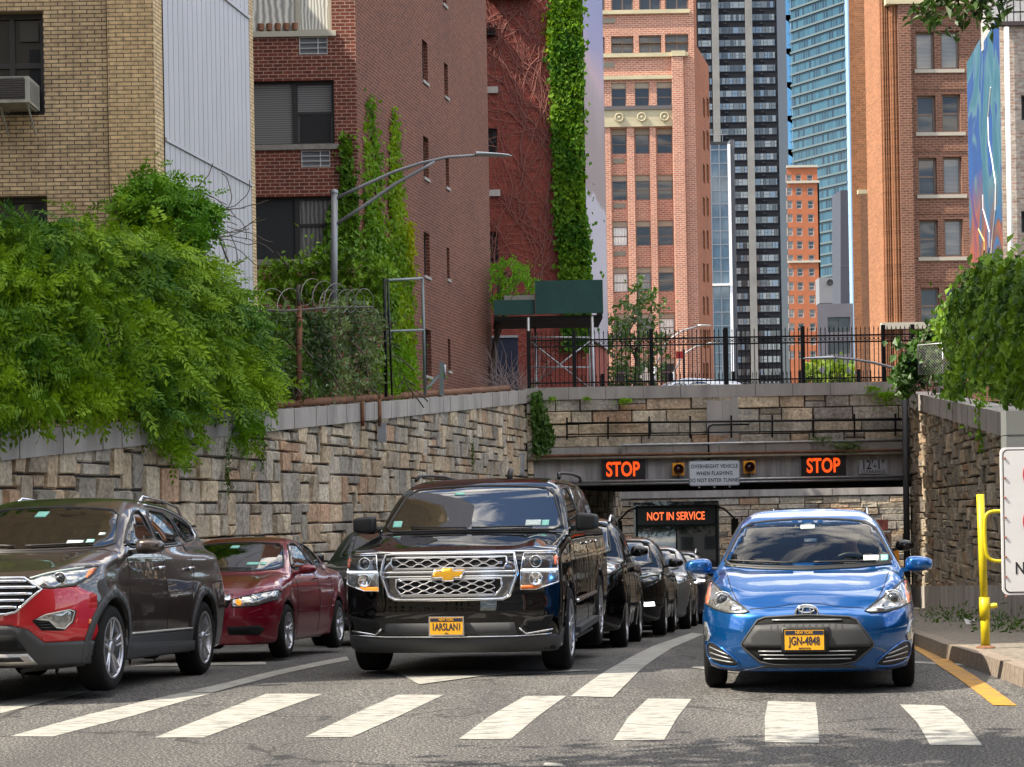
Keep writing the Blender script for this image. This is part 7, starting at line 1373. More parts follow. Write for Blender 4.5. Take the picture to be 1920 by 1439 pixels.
# pale suv on the overpass street
PS = thing('suv', 'pale blue grey SUV roof showing behind the overpass fence', 'car', (5.0, 58.5, 3.78), rot=(0, 0, R(-84)))
PSc = generic(1.66, 4.7, .95, 1.1, .95, .5); carbody(PSc, 'body', paintm('pale_blue_paint', (.38, .43, .50), .4, .3), PS, .06)
for v in ('R', 'L'):
    for q in ([(1.65, 1.13), (2.5, 1.14), (2.5, 1.5), (2.15, 1.48)], [(2.6, 1.14), (3.3, 1.16), (3.2, 1.5), (2.6, 1.52)]): patch(PSc, 'side_window', v, q, .005, opaqueglass, PS, .1, 1, 0)
for y_ in (.95, 3.6):
    for sg in (1, -1): wheel(PS, sg * .83, y_, .35, .22, .24, 5, False, sg)
PS.location = (2.75, 58.2, 3.78)
# ---------------------------------------------------------------- driver of the blue hatchback
def capsule(x, y, z, a, b, ra, rb):
    a, b = np.array(a, float), np.array(b, float); d = b - a; L2 = (d * d).sum(); t = np.clip(((x - a[0]) * d[0] + (y - a[1]) * d[1] + (z - a[2]) * d[2]) / L2, 0, 1)
    return np.sqrt((x - a[0] - t * d[0])**2 + (y - a[1] - t * d[1])**2 + (z - a[2] - t * d[2])**2) - (ra + (rb - ra) * t)
def ell(x, y, z, c, r): k = np.sqrt(((x - c[0]) / r[0])**2 + ((y - c[1]) / r[1])**2 + ((z - c[2]) / r[2])**2); return (k - 1) * min(r)
def personf(x, y, z):
    f = ell(x, y, z, (0, 0, 1.16), (.078, .098, .118)); f = smin(f, ell(x, y, z, (0, -.03, 1.095), (.055, .065, .06)), .04); f = smin(f, ell(x, y, z, (0, -.105, 1.145), (.014, .022, .026)), .02)
    for s in (-1, 1): f = smin(f, ell(x, y, z, (s * .08, .0, 1.15), (.012, .025, .033)), .01); f = smax(f, -ell(x, y, z, (s * .032, -.098, 1.17), (.02, .014, .012)), .01)
    f = smax(f, -ell(x, y, z, (0, -.095, 1.09), (.026, .014, .005)), .008)
    f = smin(f, capsule(x, y, z, (0, .02, 1.09), (0, .05, .98), .055, .062), .03); f = smin(f, ell(x, y, z, (0, .08, .82), (.19, .11, .2)), .06); f = smin(f, ell(x, y, z, (0, .08, .62), (.16, .12, .16)), .08)
    for s in (-1, 1):
        f = smin(f, capsule(x, y, z, (s * .17, .07, .94), (s * .23, -.02, .72), .055, .042), .04); f = smin(f, capsule(x, y, z, (s * .23, -.02, .72), (s * .15, -.24, .84), .040, .027), .02)
        f = smin(f, ell(x, y, z, (s * .145, -.285, .86), (.022, .04, .042)), .015)
        for q in range(4): f = smin(f, capsule(x, y, z, (s * .145, -.31, .84 + q * .018), (s * .125, -.335, .845 + q * .018), .009, .008), .003)
        f = smin(f, capsule(x, y, z, (s * .14, -.27, .885), (s * .125, -.30, .905), .010, .009), .006)
        f = smin(f, capsule(x, y, z, (s * .09, .02, .58), (s * .13, -.38, .56), .085, .06), .05); f = smin(f, capsule(x, y, z, (s * .13, -.38, .56), (s * .12, -.62, .28), .055, .04), .02)
    return f
V, F = surfnet(personf, (-.34, -.72, .2), (.34, .26, 1.32), .012)
pw = tB_.matrix_basis.copy() if False else Matrix.LocRotScale(tB_.location, tB_.rotation_euler.to_quaternion(), (1, 1, 1))
pe = thing('person', 'driver in dark jacket with hands on the wheel of the blue hatchback', 'person', pw @ Vector((.36, 2.08, 0.06)), rot=(0, 0, tB_.rotation_euler.z))
c = V[F].mean(1); fm = np.where((c[:, 2] > .985) | (c[:, 1] < -.235) & (c[:, 2] > .78), 0, np.where(c[:, 2] < .62, 2, 1))
obj('body', V, F, None, pe, True, mats=[mat('skin', (.36, .19, .12), .5), mat('dark_jacket', (.03, .035, .05), .8), mat('dark_trousers', (.02, .02, .03), .8)], fmat=fm)
V, F = surfnet(lambda x, y, z: smax(ell(x, y, z, (0, .012, 1.185), (.088, .105, .112)), -(z - 1.155 + (y + .02) * -.5 - .02), .02), (-.12, -.14, 1.0), (.12, .16, 1.34), .012); obj('hair', V, F, mat('grey_hair', (.10, .09, .085), .9), pe, True)
# ================================================================ street lamps, fences, plants, signs
def lamp(name, label, D, base, top, arm, head, r=.065, arm2=None, hw=.32):
    b = P(*base, D); t = thing(name, label, 'street lamp', b, 'street lamps')
    m = MB(); m.tube([b, P(*top, D)], r * 1.08, 12, taper=r); m.lathe([(0, .06), (r * 1.15, .03), (r * 1.15, -.03)], P(*top, D), (0, 0, 1), 12); m.build('pole', M['lamp_grey'], t, True)
    m = MB(); m.tube([P(x, y, D) for x, y in arm], r * .55, 8, taper=r * .42); m.build('arm', M['lamp_grey'], t, True)
    if arm2: m = MB(); m.tube([P(x, y, D) for x, y in arm2], r * .55, 8, taper=r * .5); m.build('brace', M['lamp_grey'], t, True)
    h0, h1 = P(*head[0], D), P(*head[1], D); d = (h1 - h0); L = d.length; d.normalize(); up = Vector((0, 0, 1)); V = []; F = []; n = 10; k = 14
    for i in range(n + 1):
        s = i / n; w = hw * .5 * min(1, .45 + s * 2.2) * math.sqrt(max(0.0, 1 - max(0, (s - .55) / .45)**2.2)) + .01; th = L * .085 * (1 - .55 * s) * (1 if s < .97 else .4)
        for j in range(k):
            a = 2 * math.pi * j / k; V.append(h0 + d * L * s + Vector((0, 1, 0)) * math.cos(a) * w + up * ((math.sin(a) * th if math.sin(a) > 0 else math.sin(a) * th * .5)))
    for i in range(n):
        for j in range(k): F.append([i * k + j, i * k + (j + 1) % k, (i + 1) * k + (j + 1) % k, (i + 1) * k + j])
    obj('lamp_head', V, F, mat('lamp_head_grey', (.45, .50, .52), .4, .3) if 'lamp_head_grey' not in bpy.data.materials else bpy.data.materials['lamp_head_grey'], t, True)
    return t
lamp('street_lamp', 'tall grey street lamp with double arm over the left wall', 39.5, (626, 600), (627, 360), [(632, 371), (680, 349), (740, 322), (790, 306), (840, 295), (897, 291)], [(893, 290), (960, 293)], .066, [(633, 419), (680, 388), (740, 346), (790, 318), (815, 303)])
lamp('street_lamp', 'low grey street lamp reaching left from behind the right foliage', 51, (1762, 760), (1762, 704), [(1760, 704), (1690, 694), (1640, 681), (1600, 674), (1560, 671)], [(1562, 672), (1505, 673)], .07)
lamp('street_lamp', 'far street lamp with pale head above the overpass fence', 105, (1225, 735), (1228, 690), [(1228, 690), (1250, 640), (1280, 620), (1312, 611)], [(1308, 611), (1334, 611)], .09, None, .5)
lamp('street_lamp', 'second far street lamp lower behind the fence', 118, (1262, 735), (1263, 700), [(1263, 700), (1280, 665), (1305, 650), (1330, 644)], [(1328, 644), (1350, 643)], .09, None, .5)
# red street sign
s = thing('street_sign', 'small red street sign on a black post behind the fence', 'sign', P(1283, 740, 72)); m = MB(); m.tube([P(1283, 740, 72), P(1282, 655, 72)], .05); m.build('post', M['black_metal'], s); a, b = P(1268, 673, 71.9), P(1282, 659, 71.9); mbox('plate', mat('sign_red', (.45, .02, .02), .5), s, a.x, b.x, 71.85, 71.92, a.z, b.z)
# ---- green sidewalk shed with scaffold frame
D = 58.5; a, b = P(1003, 527, D), P(1131, 587, D); sh = thing('sidewalk_shed', 'dark green plywood sidewalk shed on steel scaffold posts', 'scaffold', (a.x, D, 3.8))
gply = mat('green_plywood', (.012, .075, .060), .6, noise=.25, nscale=1.5)
m = MB(); m.box(a.x, b.x, D, D + .05, b.z, a.z); m.build('parapet_board', gply, sh)
m = MB(); m.box(b.x - .05, b.x, D + .06, D + 3.4, b.z, a.z); m.build('side_board', gply, sh)
c = P(925, 560, D); m = MB(); m.box(c.x, a.x - .01, D + .12, D + .17, b.z + .0, P(960, 562, D).z); m.build('low_board', gply, sh)
m = MB(); m.box(c.x, b.x, D + .4, D + 3.4, b.z - .12, b.z - .02); m.build('deck', mat('shed_deck', (.03, .03, .03), .8), sh)
m = MB(); m.box(P(945, 552, D).x, P(1003, 552, D).x - .02, D + .6, D + .7, P(975, 566, D).z, P(975, 550, D).z); m.build('concrete_lintel', M['concrete'], sh)
for px_, yy in ((990, 588), (1110, 588), (1003, 588), (1104, 588)): m = MB(); q = P(px_, yy, D if px_ not in (1003, 1104) else D + 3); m.tube([Vector((q.x, q.y, 3.8)), Vector((q.x, q.y, b.z - .1))], .045 if q.y < 60 else .035, 8); m.build('post', M['grey_metal'], sh, True)
D -= .05
for pp in (((992, 633), (1108, 633)), ((992, 689), (1108, 689)), ((994, 640), (1106, 728)), ((994, 727), (1106, 640))): m = MB(); m.tube([P(*pp[0], D), P(*pp[1], D)], .025, 6); m.build('brace', M['grey_metal'], sh, True)
# low blue door and fence behind
w_ = Wall(-3, 70.5, 1, 0); r = w_.rect(921, 634, 972, 740); s = thing('hoarding', 'dark navy hoarding with pale top rail beside the shed', 'fence', (0, 70.5, 3.8)); slab('panel', w_, r[0], r[1], 3.8, r[3], 0, .06, mat('navy_board', (.01, .015, .04), .5), s); slab('rail', w_, r[0], r[1], r[3], r[3] + .08, 0, .12, M['grey_metal'], s)
# ---- razor wire, rusty fence posts, gate frame on the left wall
def onwall(px, out=-.25, dz=0):
    t = WL.hit(px, 750)[0]; p = WL.pt(t, ztopL(t) + dz, out); return p
rz = mat('razor_wire', (.26, .25, .23), .5, .6); bx_ = mat('barbed_dark_wire', (.10, .08, .07), .7, .4)
s = thing('razor_wire', 'coiled razor wire strung above the left wall shrubs', 'razor wire', onwall(600))
m = MB(); r_ = random.Random(4)
for (xa, xb, ya, yb_, rad, turns) in ((485, 560, 565, 565, 24, 2.2), (570, 640, 545, 560, 26, 3.2), (605, 695, 566, 563, 22, 5.5)):
    pts = []; n = int(turns * 16)
    for i in range(n + 1):
        f = i / n; a_ = f * turns * 2 * math.pi + r_.uniform(-.05, .05); D_ = onwall(xa + (xb - xa) * f).y; px_ = xa + (xb - xa) * f + rad * .62 * math.cos(a_); py = ya + (yb_ - ya) * f + rad * math.sin(a_); pts.append(P(px_, py, D_ + .22 * math.cos(a_)))
    m.tube(pts, .0065, 4)
m.build('coil', rz, s)
m = MB(); pts = [P(480, 581, onwall(480).y), P(540, 583, onwall(540).y), P(620, 577, onwall(620).y), P(700, 576, onwall(700).y)]; m.tube(pts, .02, 5); m.build('line_wire', bx_, s)
s = thing('fence_post', 'rusty steel fence post tangled with wire on the left coping', 'post', onwall(562)); D_ = onwall(562).y
m = MB(); m.tube([P(559, 750, D_), P(561, 575, D_)], .055, 8, taper=.045); m.tube([P(563, 750, D_), P(565, 600, D_)], .02, 6); m.build('post', M['rust'], s, True); m = MB(); m.tube([P(561, 585, D_), P(558, 545, D_), P(561, 534, D_)], .035, 6); m.build('top', bx_, s, True)
m = MB(); [m.lathe([(.05, -.02), (.07, 0), (.05, .02)], P(560, y_, D_), (0, 0, 1), 10) for y_ in (595, 645, 696, 742)]; m.build('clamps', M['rust'], s, True)
gt_ = thing('gate_frame', 'tall open pipe gate frame, black and grey, on the left wall', 'gate', onwall(760)); D_ = onwall(725).y; D2 = onwall(792).y
for (pp, r1_, mt_, nm) in ((((724, 745), (721, 522)), .035, M['black_metal'], 'post'), (((735, 742), (727, 525)), .02, M['black_metal'], 'post'), (((703, 742), (704, 580)), .03, M['black_metal'], 'post')): m = MB(); m.tube([P(*pp[0], D_), P(*pp[1], D_)], r1_, 8); m.build(nm, mt_, gt_, True)
gpipe = mat('green_grey_pipe', (.20, .24, .24), .5, .4)
m = MB(); m.tube([P(797, 742, D2), P(792, 523, D2)], .035, 8); m.build('post', gpipe, gt_, True)
m = MB(); m.tube([P(728, 526, D_), P(792, 522, D2)], .03, 8); m.build('top_rail', gpipe, gt_, True); m = MB(); m.tube([P(714, 622, D_), P(795, 619, D2)], .026, 8); m.build('mid_rail', gpipe, gt_, True)
s = thing('bollard_post', 'short grey capped post with slanting brace on the left coping', 'post', onwall(828)); D_ = onwall(828).y; m = MB(); m.beam(P(828, 742, D_), P(828, 679, D_), .10); m.build('post', gpipe, s); m = MB(); m.beam(P(797, 732, D_ - .4), P(824, 703, D_), .05); m.build('brace', gpipe, s); m = MB(); m.tube([P(834, 684, D_), P(834, 712, D_)], .035); m.build('lock_box', M['grey_metal'], s, True)
for px_, lab in ((668, 'left drain pipe running down the granite wall'), (700, 'right rusty downpipe feeding the utility box')):
    t_ = WL.hit(px_, 770)[0]; m = MB(); m.tube([WL.pt(t_, ztopL(t_) + .05, .13), WL.pt(t_, WL.hit(px_, 800)[1], .13)], .04, 8); tag(m.build('drain_pipe', M['rust'], None, True), lab, 'pipe')
# ---- right side: chain link fence, sign, yellow barrier post
s = thing('chain_link_fence', 'chain link fence panel half buried in the right foliage', 'fence', P(1755, 700, 46)); W_ = Wall(P(1722, 670, 48).x, 48, 1.0, -.9); r = (W_.hit(1722, 670)[0], W_.hit(1792, 670)[0], W_.hit(1755, 702)[1], W_.hit(1755, 645)[1])
m = MB(); h_ = r[3] - r[2]; w2 = r[1] - r[0]; n = 20
for i in range(-n, n * 2):
    for sg in (1, -1):
        x0 = r[0] + i * .075; x1 = x0 + sg * h_; ta_, tb_ = 0.0, 1.0
        lo_, hi_ = (r[0] - x0) / (x1 - x0), (r[1] - x0) / (x1 - x0); lo_, hi_ = min(lo_, hi_), max(lo_, hi_); ta_, tb_ = max(0, lo_), min(1, hi_)
        if tb_ > ta_: m.beam(W_.pt(x0 + (x1 - x0) * ta_, r[2] + h_ * ta_), W_.pt(x0 + (x1 - x0) * tb_, r[2] + h_ * tb_), .006)
m.build('mesh', M['grey_metal'], s); m = MB(); m.tube([W_.pt(r[0], r[2]), W_.pt(r[0], r[3]), W_.pt(r[1], r[3]), W_.pt(r[1], r[2] - .2)], .022); m.tube([W_.pt(r[0] + w2 * .66, r[2] - .3), W_.pt(r[0] + w2 * .66, r[3])], .022); m.build('frame', M['grey_metal'], s, True)
yel = mat('yellow_pole_paint', (.62, .50, .008), .45, noise=.25, nscale=9)
c = G(1848, 1216, .15); D_ = c.y; s = thing('barrier_post', 'bright yellow barrier post with loop handle at the kerb', 'post', c)
pr_ = .052; topz = P(1838, 927, D_); m = MB(); m.tube([c - Vector((0, 0, .02)), P(1846, 1130, D_)], .042, 14); m.build('base_pole', yel, s, True); m = MB(); m.tube([P(1846, 1150, D_), topz], .037, 14); m.build('upper_pole', yel, s, True)
m = MB(); m.lathe([(.04, -.10), (.050, -.10), (.050, .11), (.04, .11)], P(1846, 1142, D_), (0, 0, 1), 14); m.build('collar', yel, s, True); m = MB(); m.lathe([(0, .09), (.022, .09), (.027, .06), (.027, .02), (.018, 0)], P(1852, 1137, D_), (1, -.5, .1), 8); m.build('lock_knob', yel, s)
pts = [(1882, 959), (1862, 959), (1851, 963), (1846, 974), (1846, 1005), (1849, 1040), (1856, 1050), (1868, 1053), (1886, 1053)]
m = MB(); q = resample([(x, y) for x, y in pts], False, 4, 2); m.tube([P(x, y, D_ - .12) for x, y in q], .018, 8); m.build('loop_handle', yel, s, True)
m = MB(); m.lathe([(0, 0), (.09, 0), (.09, .012), (.05, .03)], c, (0, 0, 1), 12); m.build('base_plate', M['rust'], s)
# traffic sign cut by the right edge
D_ = 16.4; sg_ = thing('traffic_sign', 'large white riveted traffic sign cut off by the right edge', 'sign', P(1950, 1200, D_)); a, b = P(1878, 975, D_), P(2050, 975, D_); z1_, z0_ = P(1900, 839, D_).z, P(1900, 1116, D_).z
whs = mat('sign_sheet_white', (.72, .73, .74), .45, noise=.05, nscale=3)
rrect('edge', a.x, b.x, z0_, z1_, D_ + .01, .05, mat('sign_sheet_edge', (.8, .8, .8), .4), sg_, .02); rrect('border', a.x + .018, b.x - .018, z0_ + .018, z1_ - .018, D_ + .007, .045, sblk, sg_, .003); rrect('face', a.x + .028, b.x - .028, z0_ + .028, z1_ - .028, D_ + .004, .04, whs, sg_, .003)
for i in range(8): rv = P(1880.5 + i * .45, 860 + i * 37, D_); m = MB(); m.lathe([(0, .008), (.010, .006), (.012, 0)], rv + Vector((.015, 0, 0)), (0, -1, 0), 8); m.build('rivet', mat('rivet_rust', (.35, .15, .12), .6) if i == 0 else bpy.data.materials['rivet_rust'], sg_)
redr = mat('sign_ring_red', (.55, .01, .03), .4)
for zc in (890, 978):
    c = P(1962, zc, D_); m = MB(); rr = .20; m.lathe([(rr - .045, .0), (rr - .045, .004), (rr, .004), (rr, 0)], c + Vector((0, .003, 0)), (0, -1, 0), 40); m.build('prohibition_ring', redr, sg_)
c = P(1900, 1067, D_); txt('lettering', 'NO', .145, frame(Vector((c.x + .105, D_ + .002, c.z)), (1, 0, 0)), sblk, sg_, .001, .002, .78)
m = MB(); c = P(1960, 1060, D_); m.beam((c.x + .05, D_ + .08, .1), (c.x + .05, D_ + .08, z1_ + .4), .07); m.build('post', M['grey_metal'], sg_)
s = thing('cabinet', 'flat grey signal cabinet above the white traffic sign', 'box', P(1900, 838, D_ + .2)); a, b = P(1885, 800, D_ + .15), P(1990, 800, D_ + .15); z1_, zm_, z0_ = P(1900, 771, D_ + .15).z, P(1900, 817, D_ + .15).z, P(1900, 842, D_ + .15).z
gc = mat('cabinet_grey', (.17, .18, .17), .6); mbox('upper_box', gc, s, a.x, b.x, D_ + .12, D_ + .3, zm_ + .006, z1_, .004); mbox('lower_box', gc, s, a.x, b.x, D_ + .125, D_ + .3, z0_, zm_ - .003, .004)
# litter and weeds along the pavement
lit = mat('litter_white', (.7, .7, .68), .7); r_ = random.Random(9)
for i, (x, y) in enumerate(((1797, 1164), (1817, 1171), (1756, 1141))):
    c = G(x, y, .16); V = [c + Vector((r_.uniform(-.10, .10), r_.uniform(-.08, .08), r_.uniform(0, .10))) for _ in range(9)]; o = obj('litter', V, [[0, 1, 2], [2, 3, 4], [4, 5, 0], [1, 3, 6], [6, 7, 8], [0, 6, 8]], lit); tag(o, ('crumpled white litter nearest the yellow post', 'thin scrap of white litter beside the plinth', 'white scrap at the foot of the sunlit wall strip')[i], 'litter', 'scraps of litter on the pavement')
for i, (x, y, n, sz) in enumerate(((1752, 1150, 90, .08), (1800, 1160, 200, .09), (1808, 1130, 380, .10), (1900, 1178, 220, .09))):
    c = G(x, y + 6, .15); p = np.array(c) + rng.normal(0, 1, (n, 3)) * np.array([.3, .3, .12]); p[:, 2] = c.z + np.abs(p[:, 2] - c.z); 
    if i == 2: p = np.array(c) + rng.normal(0, 1, (n, 3)) * np.array([.10, .15, .35]); p[:, 2] = c.z + np.abs(p[:, 2] - c.z)
    tag(leafcloud('weeds', p, np.tile([-.5, -.6, .6], (n, 1)), sz, LEAF['dark'], None, 0, (1, 1.1, .8), (2.2, 2.2, 1.2), .3, seed=i), ('low weeds at the foot of the sunlit strip', 'weeds around the crumpled litter', 'tall weed climbing the wall plinth', 'weeds behind the yellow barrier post')[i], 'weeds', 'weeds along the right wall')
# ---------------------------------------------------------------- foliage
def wallD(px):                                  # depth of the left wall under a photo column
    x = (px - CXP) / FPX; return (-11.84) / (x - .227)
def mass(name, label, cat, poly, n, kind, size, Df, thick, seed, nv=(-.1, -.8, .5), colA=(.6, .85, .4), colB=(1.3, 1.25, .8), pin=None, drop=.4, asp=.5, stem=True, group=None, bulge=True):
    x, y = scatter_px(poly, n, seed, 7.5); r = np.random.default_rng(seed + 50); p_ = np.array(poly, float); cx0, cy0 = p_.mean(0)
    base = Df(x, y); lump = .55 * np.sin(x * .045 + seed + np.sin(y * .03)) * np.cos(y * .055 + seed * 2 + np.sin(x * .02)) + .4 * np.sin(x * .10 + y * .06) * np.cos(y * .13 - x * .04)
    D = base - np.abs(lump) * thick * .8 - r.uniform(0, 1, n)**2 * thick * .45; V = px3(x, y, D)
    root = thing(name, label, cat, Vector(V.mean(0)), group)
    nrm = np.tile(nv, (n, 1)) + np.stack([(x - cx0) / 300, 0 * x, -(y - cy0) / 300], 1)
    if pin: pinnate('foliage', V, np.stack([r.normal(0, .6, n) + (x - cx0) / 400, r.normal(-.45, .3, n), r.normal(-.12, .42, n)], 1), nrm, LEAF[kind], root, seed=seed, colA=colA, colB=colB, **pin)
    else: leafcloud('foliage', V, nrm, size, LEAF[kind], root, drop, colA, colB, asp, seed=seed, clump=1.2)
    if stem:
        m = MB(); rr = random.Random(seed)
        for q in range(14):
            i = rr.randrange(n); a = Vector(V[i]); b = a + Vector((rr.uniform(-.6, .6), rr.uniform(0, .4), rr.uniform(-.6, -.15))); c_ = a.lerp(b, .5) + Vector((rr.uniform(-.2, .2), 0, rr.uniform(0, .3))); m.tube([b, c_, a], .018, 4, taper=.006)
        m.build('stems', BARK, root)
    return root
bushD = lambda x, y: np.clip(-11.84 / ((x - CXP) / FPX - .227), 20, 38) + .15 + np.clip((700 - y) / 300, -1, 1) * .9
P1 = [(-230, 420), (-140, 400), (-40, 400), (20, 405), (60, 425), (100, 415), (150, 400), (190, 428), (240, 440), (300, 440), (350, 462), (400, 490), (440, 530), (470, 570), (492, 620), (505, 680), (508, 730), (498, 750), (480, 758), (460, 750), (445, 764), (425, 772), (400, 758), (360, 757), (345, 790), (320, 800), (290, 765), (240, 762), (180, 775), (130, 755), (80, 785), (30, 775), (-40, 775), (-230, 800)]
mass('wisteria_bush', 'huge bright green wisteria spilling over the left wall', 'bush', P1, 6600, 'wist', 0, bushD, 1.7, 1, pin=dict(L=.36, pairs=6, ll=.108, lw=.021), colA=(.20, .37, .6), colB=(1.45, 1.3, .95))  # darkest leaf tint stands in for shade in the gaps
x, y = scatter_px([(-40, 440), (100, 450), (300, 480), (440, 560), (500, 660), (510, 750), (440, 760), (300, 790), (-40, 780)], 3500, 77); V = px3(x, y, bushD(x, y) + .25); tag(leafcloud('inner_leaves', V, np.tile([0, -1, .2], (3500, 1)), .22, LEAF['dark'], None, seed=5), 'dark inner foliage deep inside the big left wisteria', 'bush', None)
mass('wisteria_strands', 'loose wisteria strands hanging over the coping at left', 'vine', [(270, 780), (360, 790), (352, 850), (335, 865), (315, 840), (285, 815)], 140, 'wist', 0, lambda x, y: np.clip(-11.84 / ((x - CXP) / FPX - .227), 20, 38) - .15, .4, 2, pin=dict(L=.28, pairs=6, ll=.085, lw=.017), stem=False)
mass('wisteria_strands', 'thin wisteria tip hanging down below the right end of the bush', 'vine', [(430, 780), (480, 780), (474, 830), (460, 842), (446, 815)], 110, 'wist', 0, lambda x, y: np.clip(-11.84 / ((x - CXP) / FPX - .227), 20, 38) - .15, .4, 3, pin=dict(L=.26, pairs=6, ll=.08, lw=.017), stem=False)
mass('climbing_shrub', 'dark green clump climbing the corner of the yellow brick house', 'bush', [(228, 365), (250, 345), (280, 325), (310, 328), (325, 350), (350, 365), (385, 380), (400, 400), (385, 425), (360, 460), (330, 470), (290, 440), (250, 420), (226, 395)], 1500, 'wist', 0, lambda x, y: 30.6 + 0 * x, .9, 4, pin=dict(L=.26, pairs=5, ll=.085, lw=.019), colA=(.35, .6, .4), colB=(1.0, 1.1, .6))
# bare tendrils
m = MB(); r_ = random.Random(21)
for q in range(26):
    x, y = r_.uniform(330, 430), r_.uniform(360, 470); a_ = r_.uniform(-.6, .5); pts = []; D_ = 30.4 + (x - 330) * .02; cv = r_.uniform(-.35, .35)
    for i in range(14): pts.append(P(x, y, D_)); x += 7 * math.cos(a_); y += 7 * math.sin(a_); a_ += cv * .5 + r_.uniform(-.25, .3)
    m.tube(pts, .007, 4)
tag(m.build('bare_tendrils', mat('tendril', (.10, .08, .06), .8)), 'thin bare tendrils curling in front of the metal cladding', 'vine')
# shrubs between wisteria and gate
sD = lambda x, y: np.clip(-11.84 / ((x - CXP) / FPX - .227), 30, 44) + .5
mass('shrub', 'ivy covered mound below the dark red house windows', 'bush', [(478, 520), (500, 495), (560, 490), (600, 465), (650, 458), (700, 480), (740, 510), (735, 560), (700, 590), (620, 560), (560, 570), (500, 560), (478, 560)], 2600, 'ivy', .15, lambda x, y: 42.5 + 0 * x, 1.2, 6, colA=(.4, .6, .4), colB=(1.1, 1.25, .7), asp=.6)
mass('shrub', 'dark shrub behind the rusty fence post', 'bush', [(484, 580), (560, 585), (620, 590), (625, 740), (560, 748), (520, 755), (490, 700)], 2200, 'dark', .16, lambda x, y: sD(x, y) + .4, 1.0, 7, colA=(.5, .7, .6), colB=(2.2, 2.3, 1.5), asp=.42)
mass('shrub', 'pale leaved shrub in front of the lamp post', 'bush', [(612, 570), (650, 555), (690, 575), (725, 600), (735, 660), (740, 700), (720, 735), (660, 742), (620, 735), (612, 650)], 2000, 'pale', .14, lambda x, y: sD(x, y) + .25, 1.0, 8, colA=(.35, .45, .35), colB=(1.9, 1.9, 1.6), asp=.42)
mass('shrub', 'grassy green shrub at the foot of the ivy strip', 'bush', [(700, 660), (760, 640), (785, 690), (790, 735), (760, 748), (705, 745)], 900, 'wist', .15, lambda x, y: sD(x, y) + .3, .7, 9, colA=(.5, .7, .4), colB=(1.2, 1.3, .7), asp=.3)
# ivy climbing walls
def ivy(name, label, W, poly, n, kind, size, seed, colA, colB, out=.14, fade=None):
    x, y = scatter_px(poly, n, seed, 3.2); r = np.random.default_rng(seed); pts = []; nn = (W.n.x, W.n.y, .25)
    for a, b in zip(x, y): t, z = W.hit(a, b); pts.append(W.pt(t, z, out * r.uniform(.15, 1)))
    o = leafcloud(name, np.array([tuple(p) for p in pts]), np.tile(nn, (n, 1)), size, LEAF[kind], None, .8, colA, colB, .75, seed=seed, clump=.8); tag(o, label, 'ivy', 'ivy on the brick houses'); return o
ivy('ivy_strip', 'left bright ivy column on the dark red house side', WSR, [(688, 180), (698, 178), (704, 260), (712, 340), (716, 420), (722, 480), (690, 500), (684, 400), (680, 300), (684, 220)], 850, 'lime', .16, 31, (.3, .55, .9), (.8, 1.0, 1.1), out=.09)
ivy('ivy_strip', 'taller lime ivy column right of the lamp post', WSR, [(735, 195), (740, 215), (746, 300), (752, 380), (760, 440), (770, 500), (773, 600), (774, 720), (735, 730), (728, 560), (728, 440), (727, 330), (731, 240)], 2900, 'lime', .15, 32, (.35, .6, .9), (1.05, 1.1, 1.0), out=.09)
ivy('ivy_strip', 'thin yellowish ivy line beside the taller column', WSR, [(764, 415), (768, 420), (771, 520), (764, 520), (760, 460)], 260, 'lime', .14, 33, (.8, .75, .7), (1.5, 1.2, 1.0))
ivy('ivy_patch', 'sparse dark ivy around the dark red house corner', WF_, [(645, 250), (655, 262), (662, 330), (671, 400), (672, 480), (640, 480), (612, 440), (618, 400), (640, 350), (642, 300)], 1100, 'ivy', .17, 34, (.3, .5, .5), (.9, 1.1, .7))
ivy('ivy_patch', 'ivy spreading low on the red side wall behind the mound', WSR, [(680, 400), (700, 430), (735, 480), (740, 600), (690, 600), (680, 500)], 1500, 'ivy', .17, 35, (.35, .55, .5), (.9, 1.1, .7))
ivy('ivy_strip', 'broad deep green ivy strip on the vine house corner', WV, [(1034, -20), (1088, -20), (1090, 60), (1093, 130), (1090, 220), (1094, 330), (1096, 400), (1106, 450), (1106, 560), (1104, 650), (1060, 660), (1053, 560), (1047, 450), (1040, 380), (1036, 260), (1033, 120)], 8500, 'lime', .21, 36, (.14, .38, .7), (.62, .84, .9), out=.35)
ivy('ivy_patch', 'yellow green ivy tips left of the broad strip', WV, [(1028, 20), (1034, 30), (1038, 120), (1030, 110), (1026, 60)], 120, 'lime', .22, 37, (1, 1, 1), (1.5, 1.4, 1))
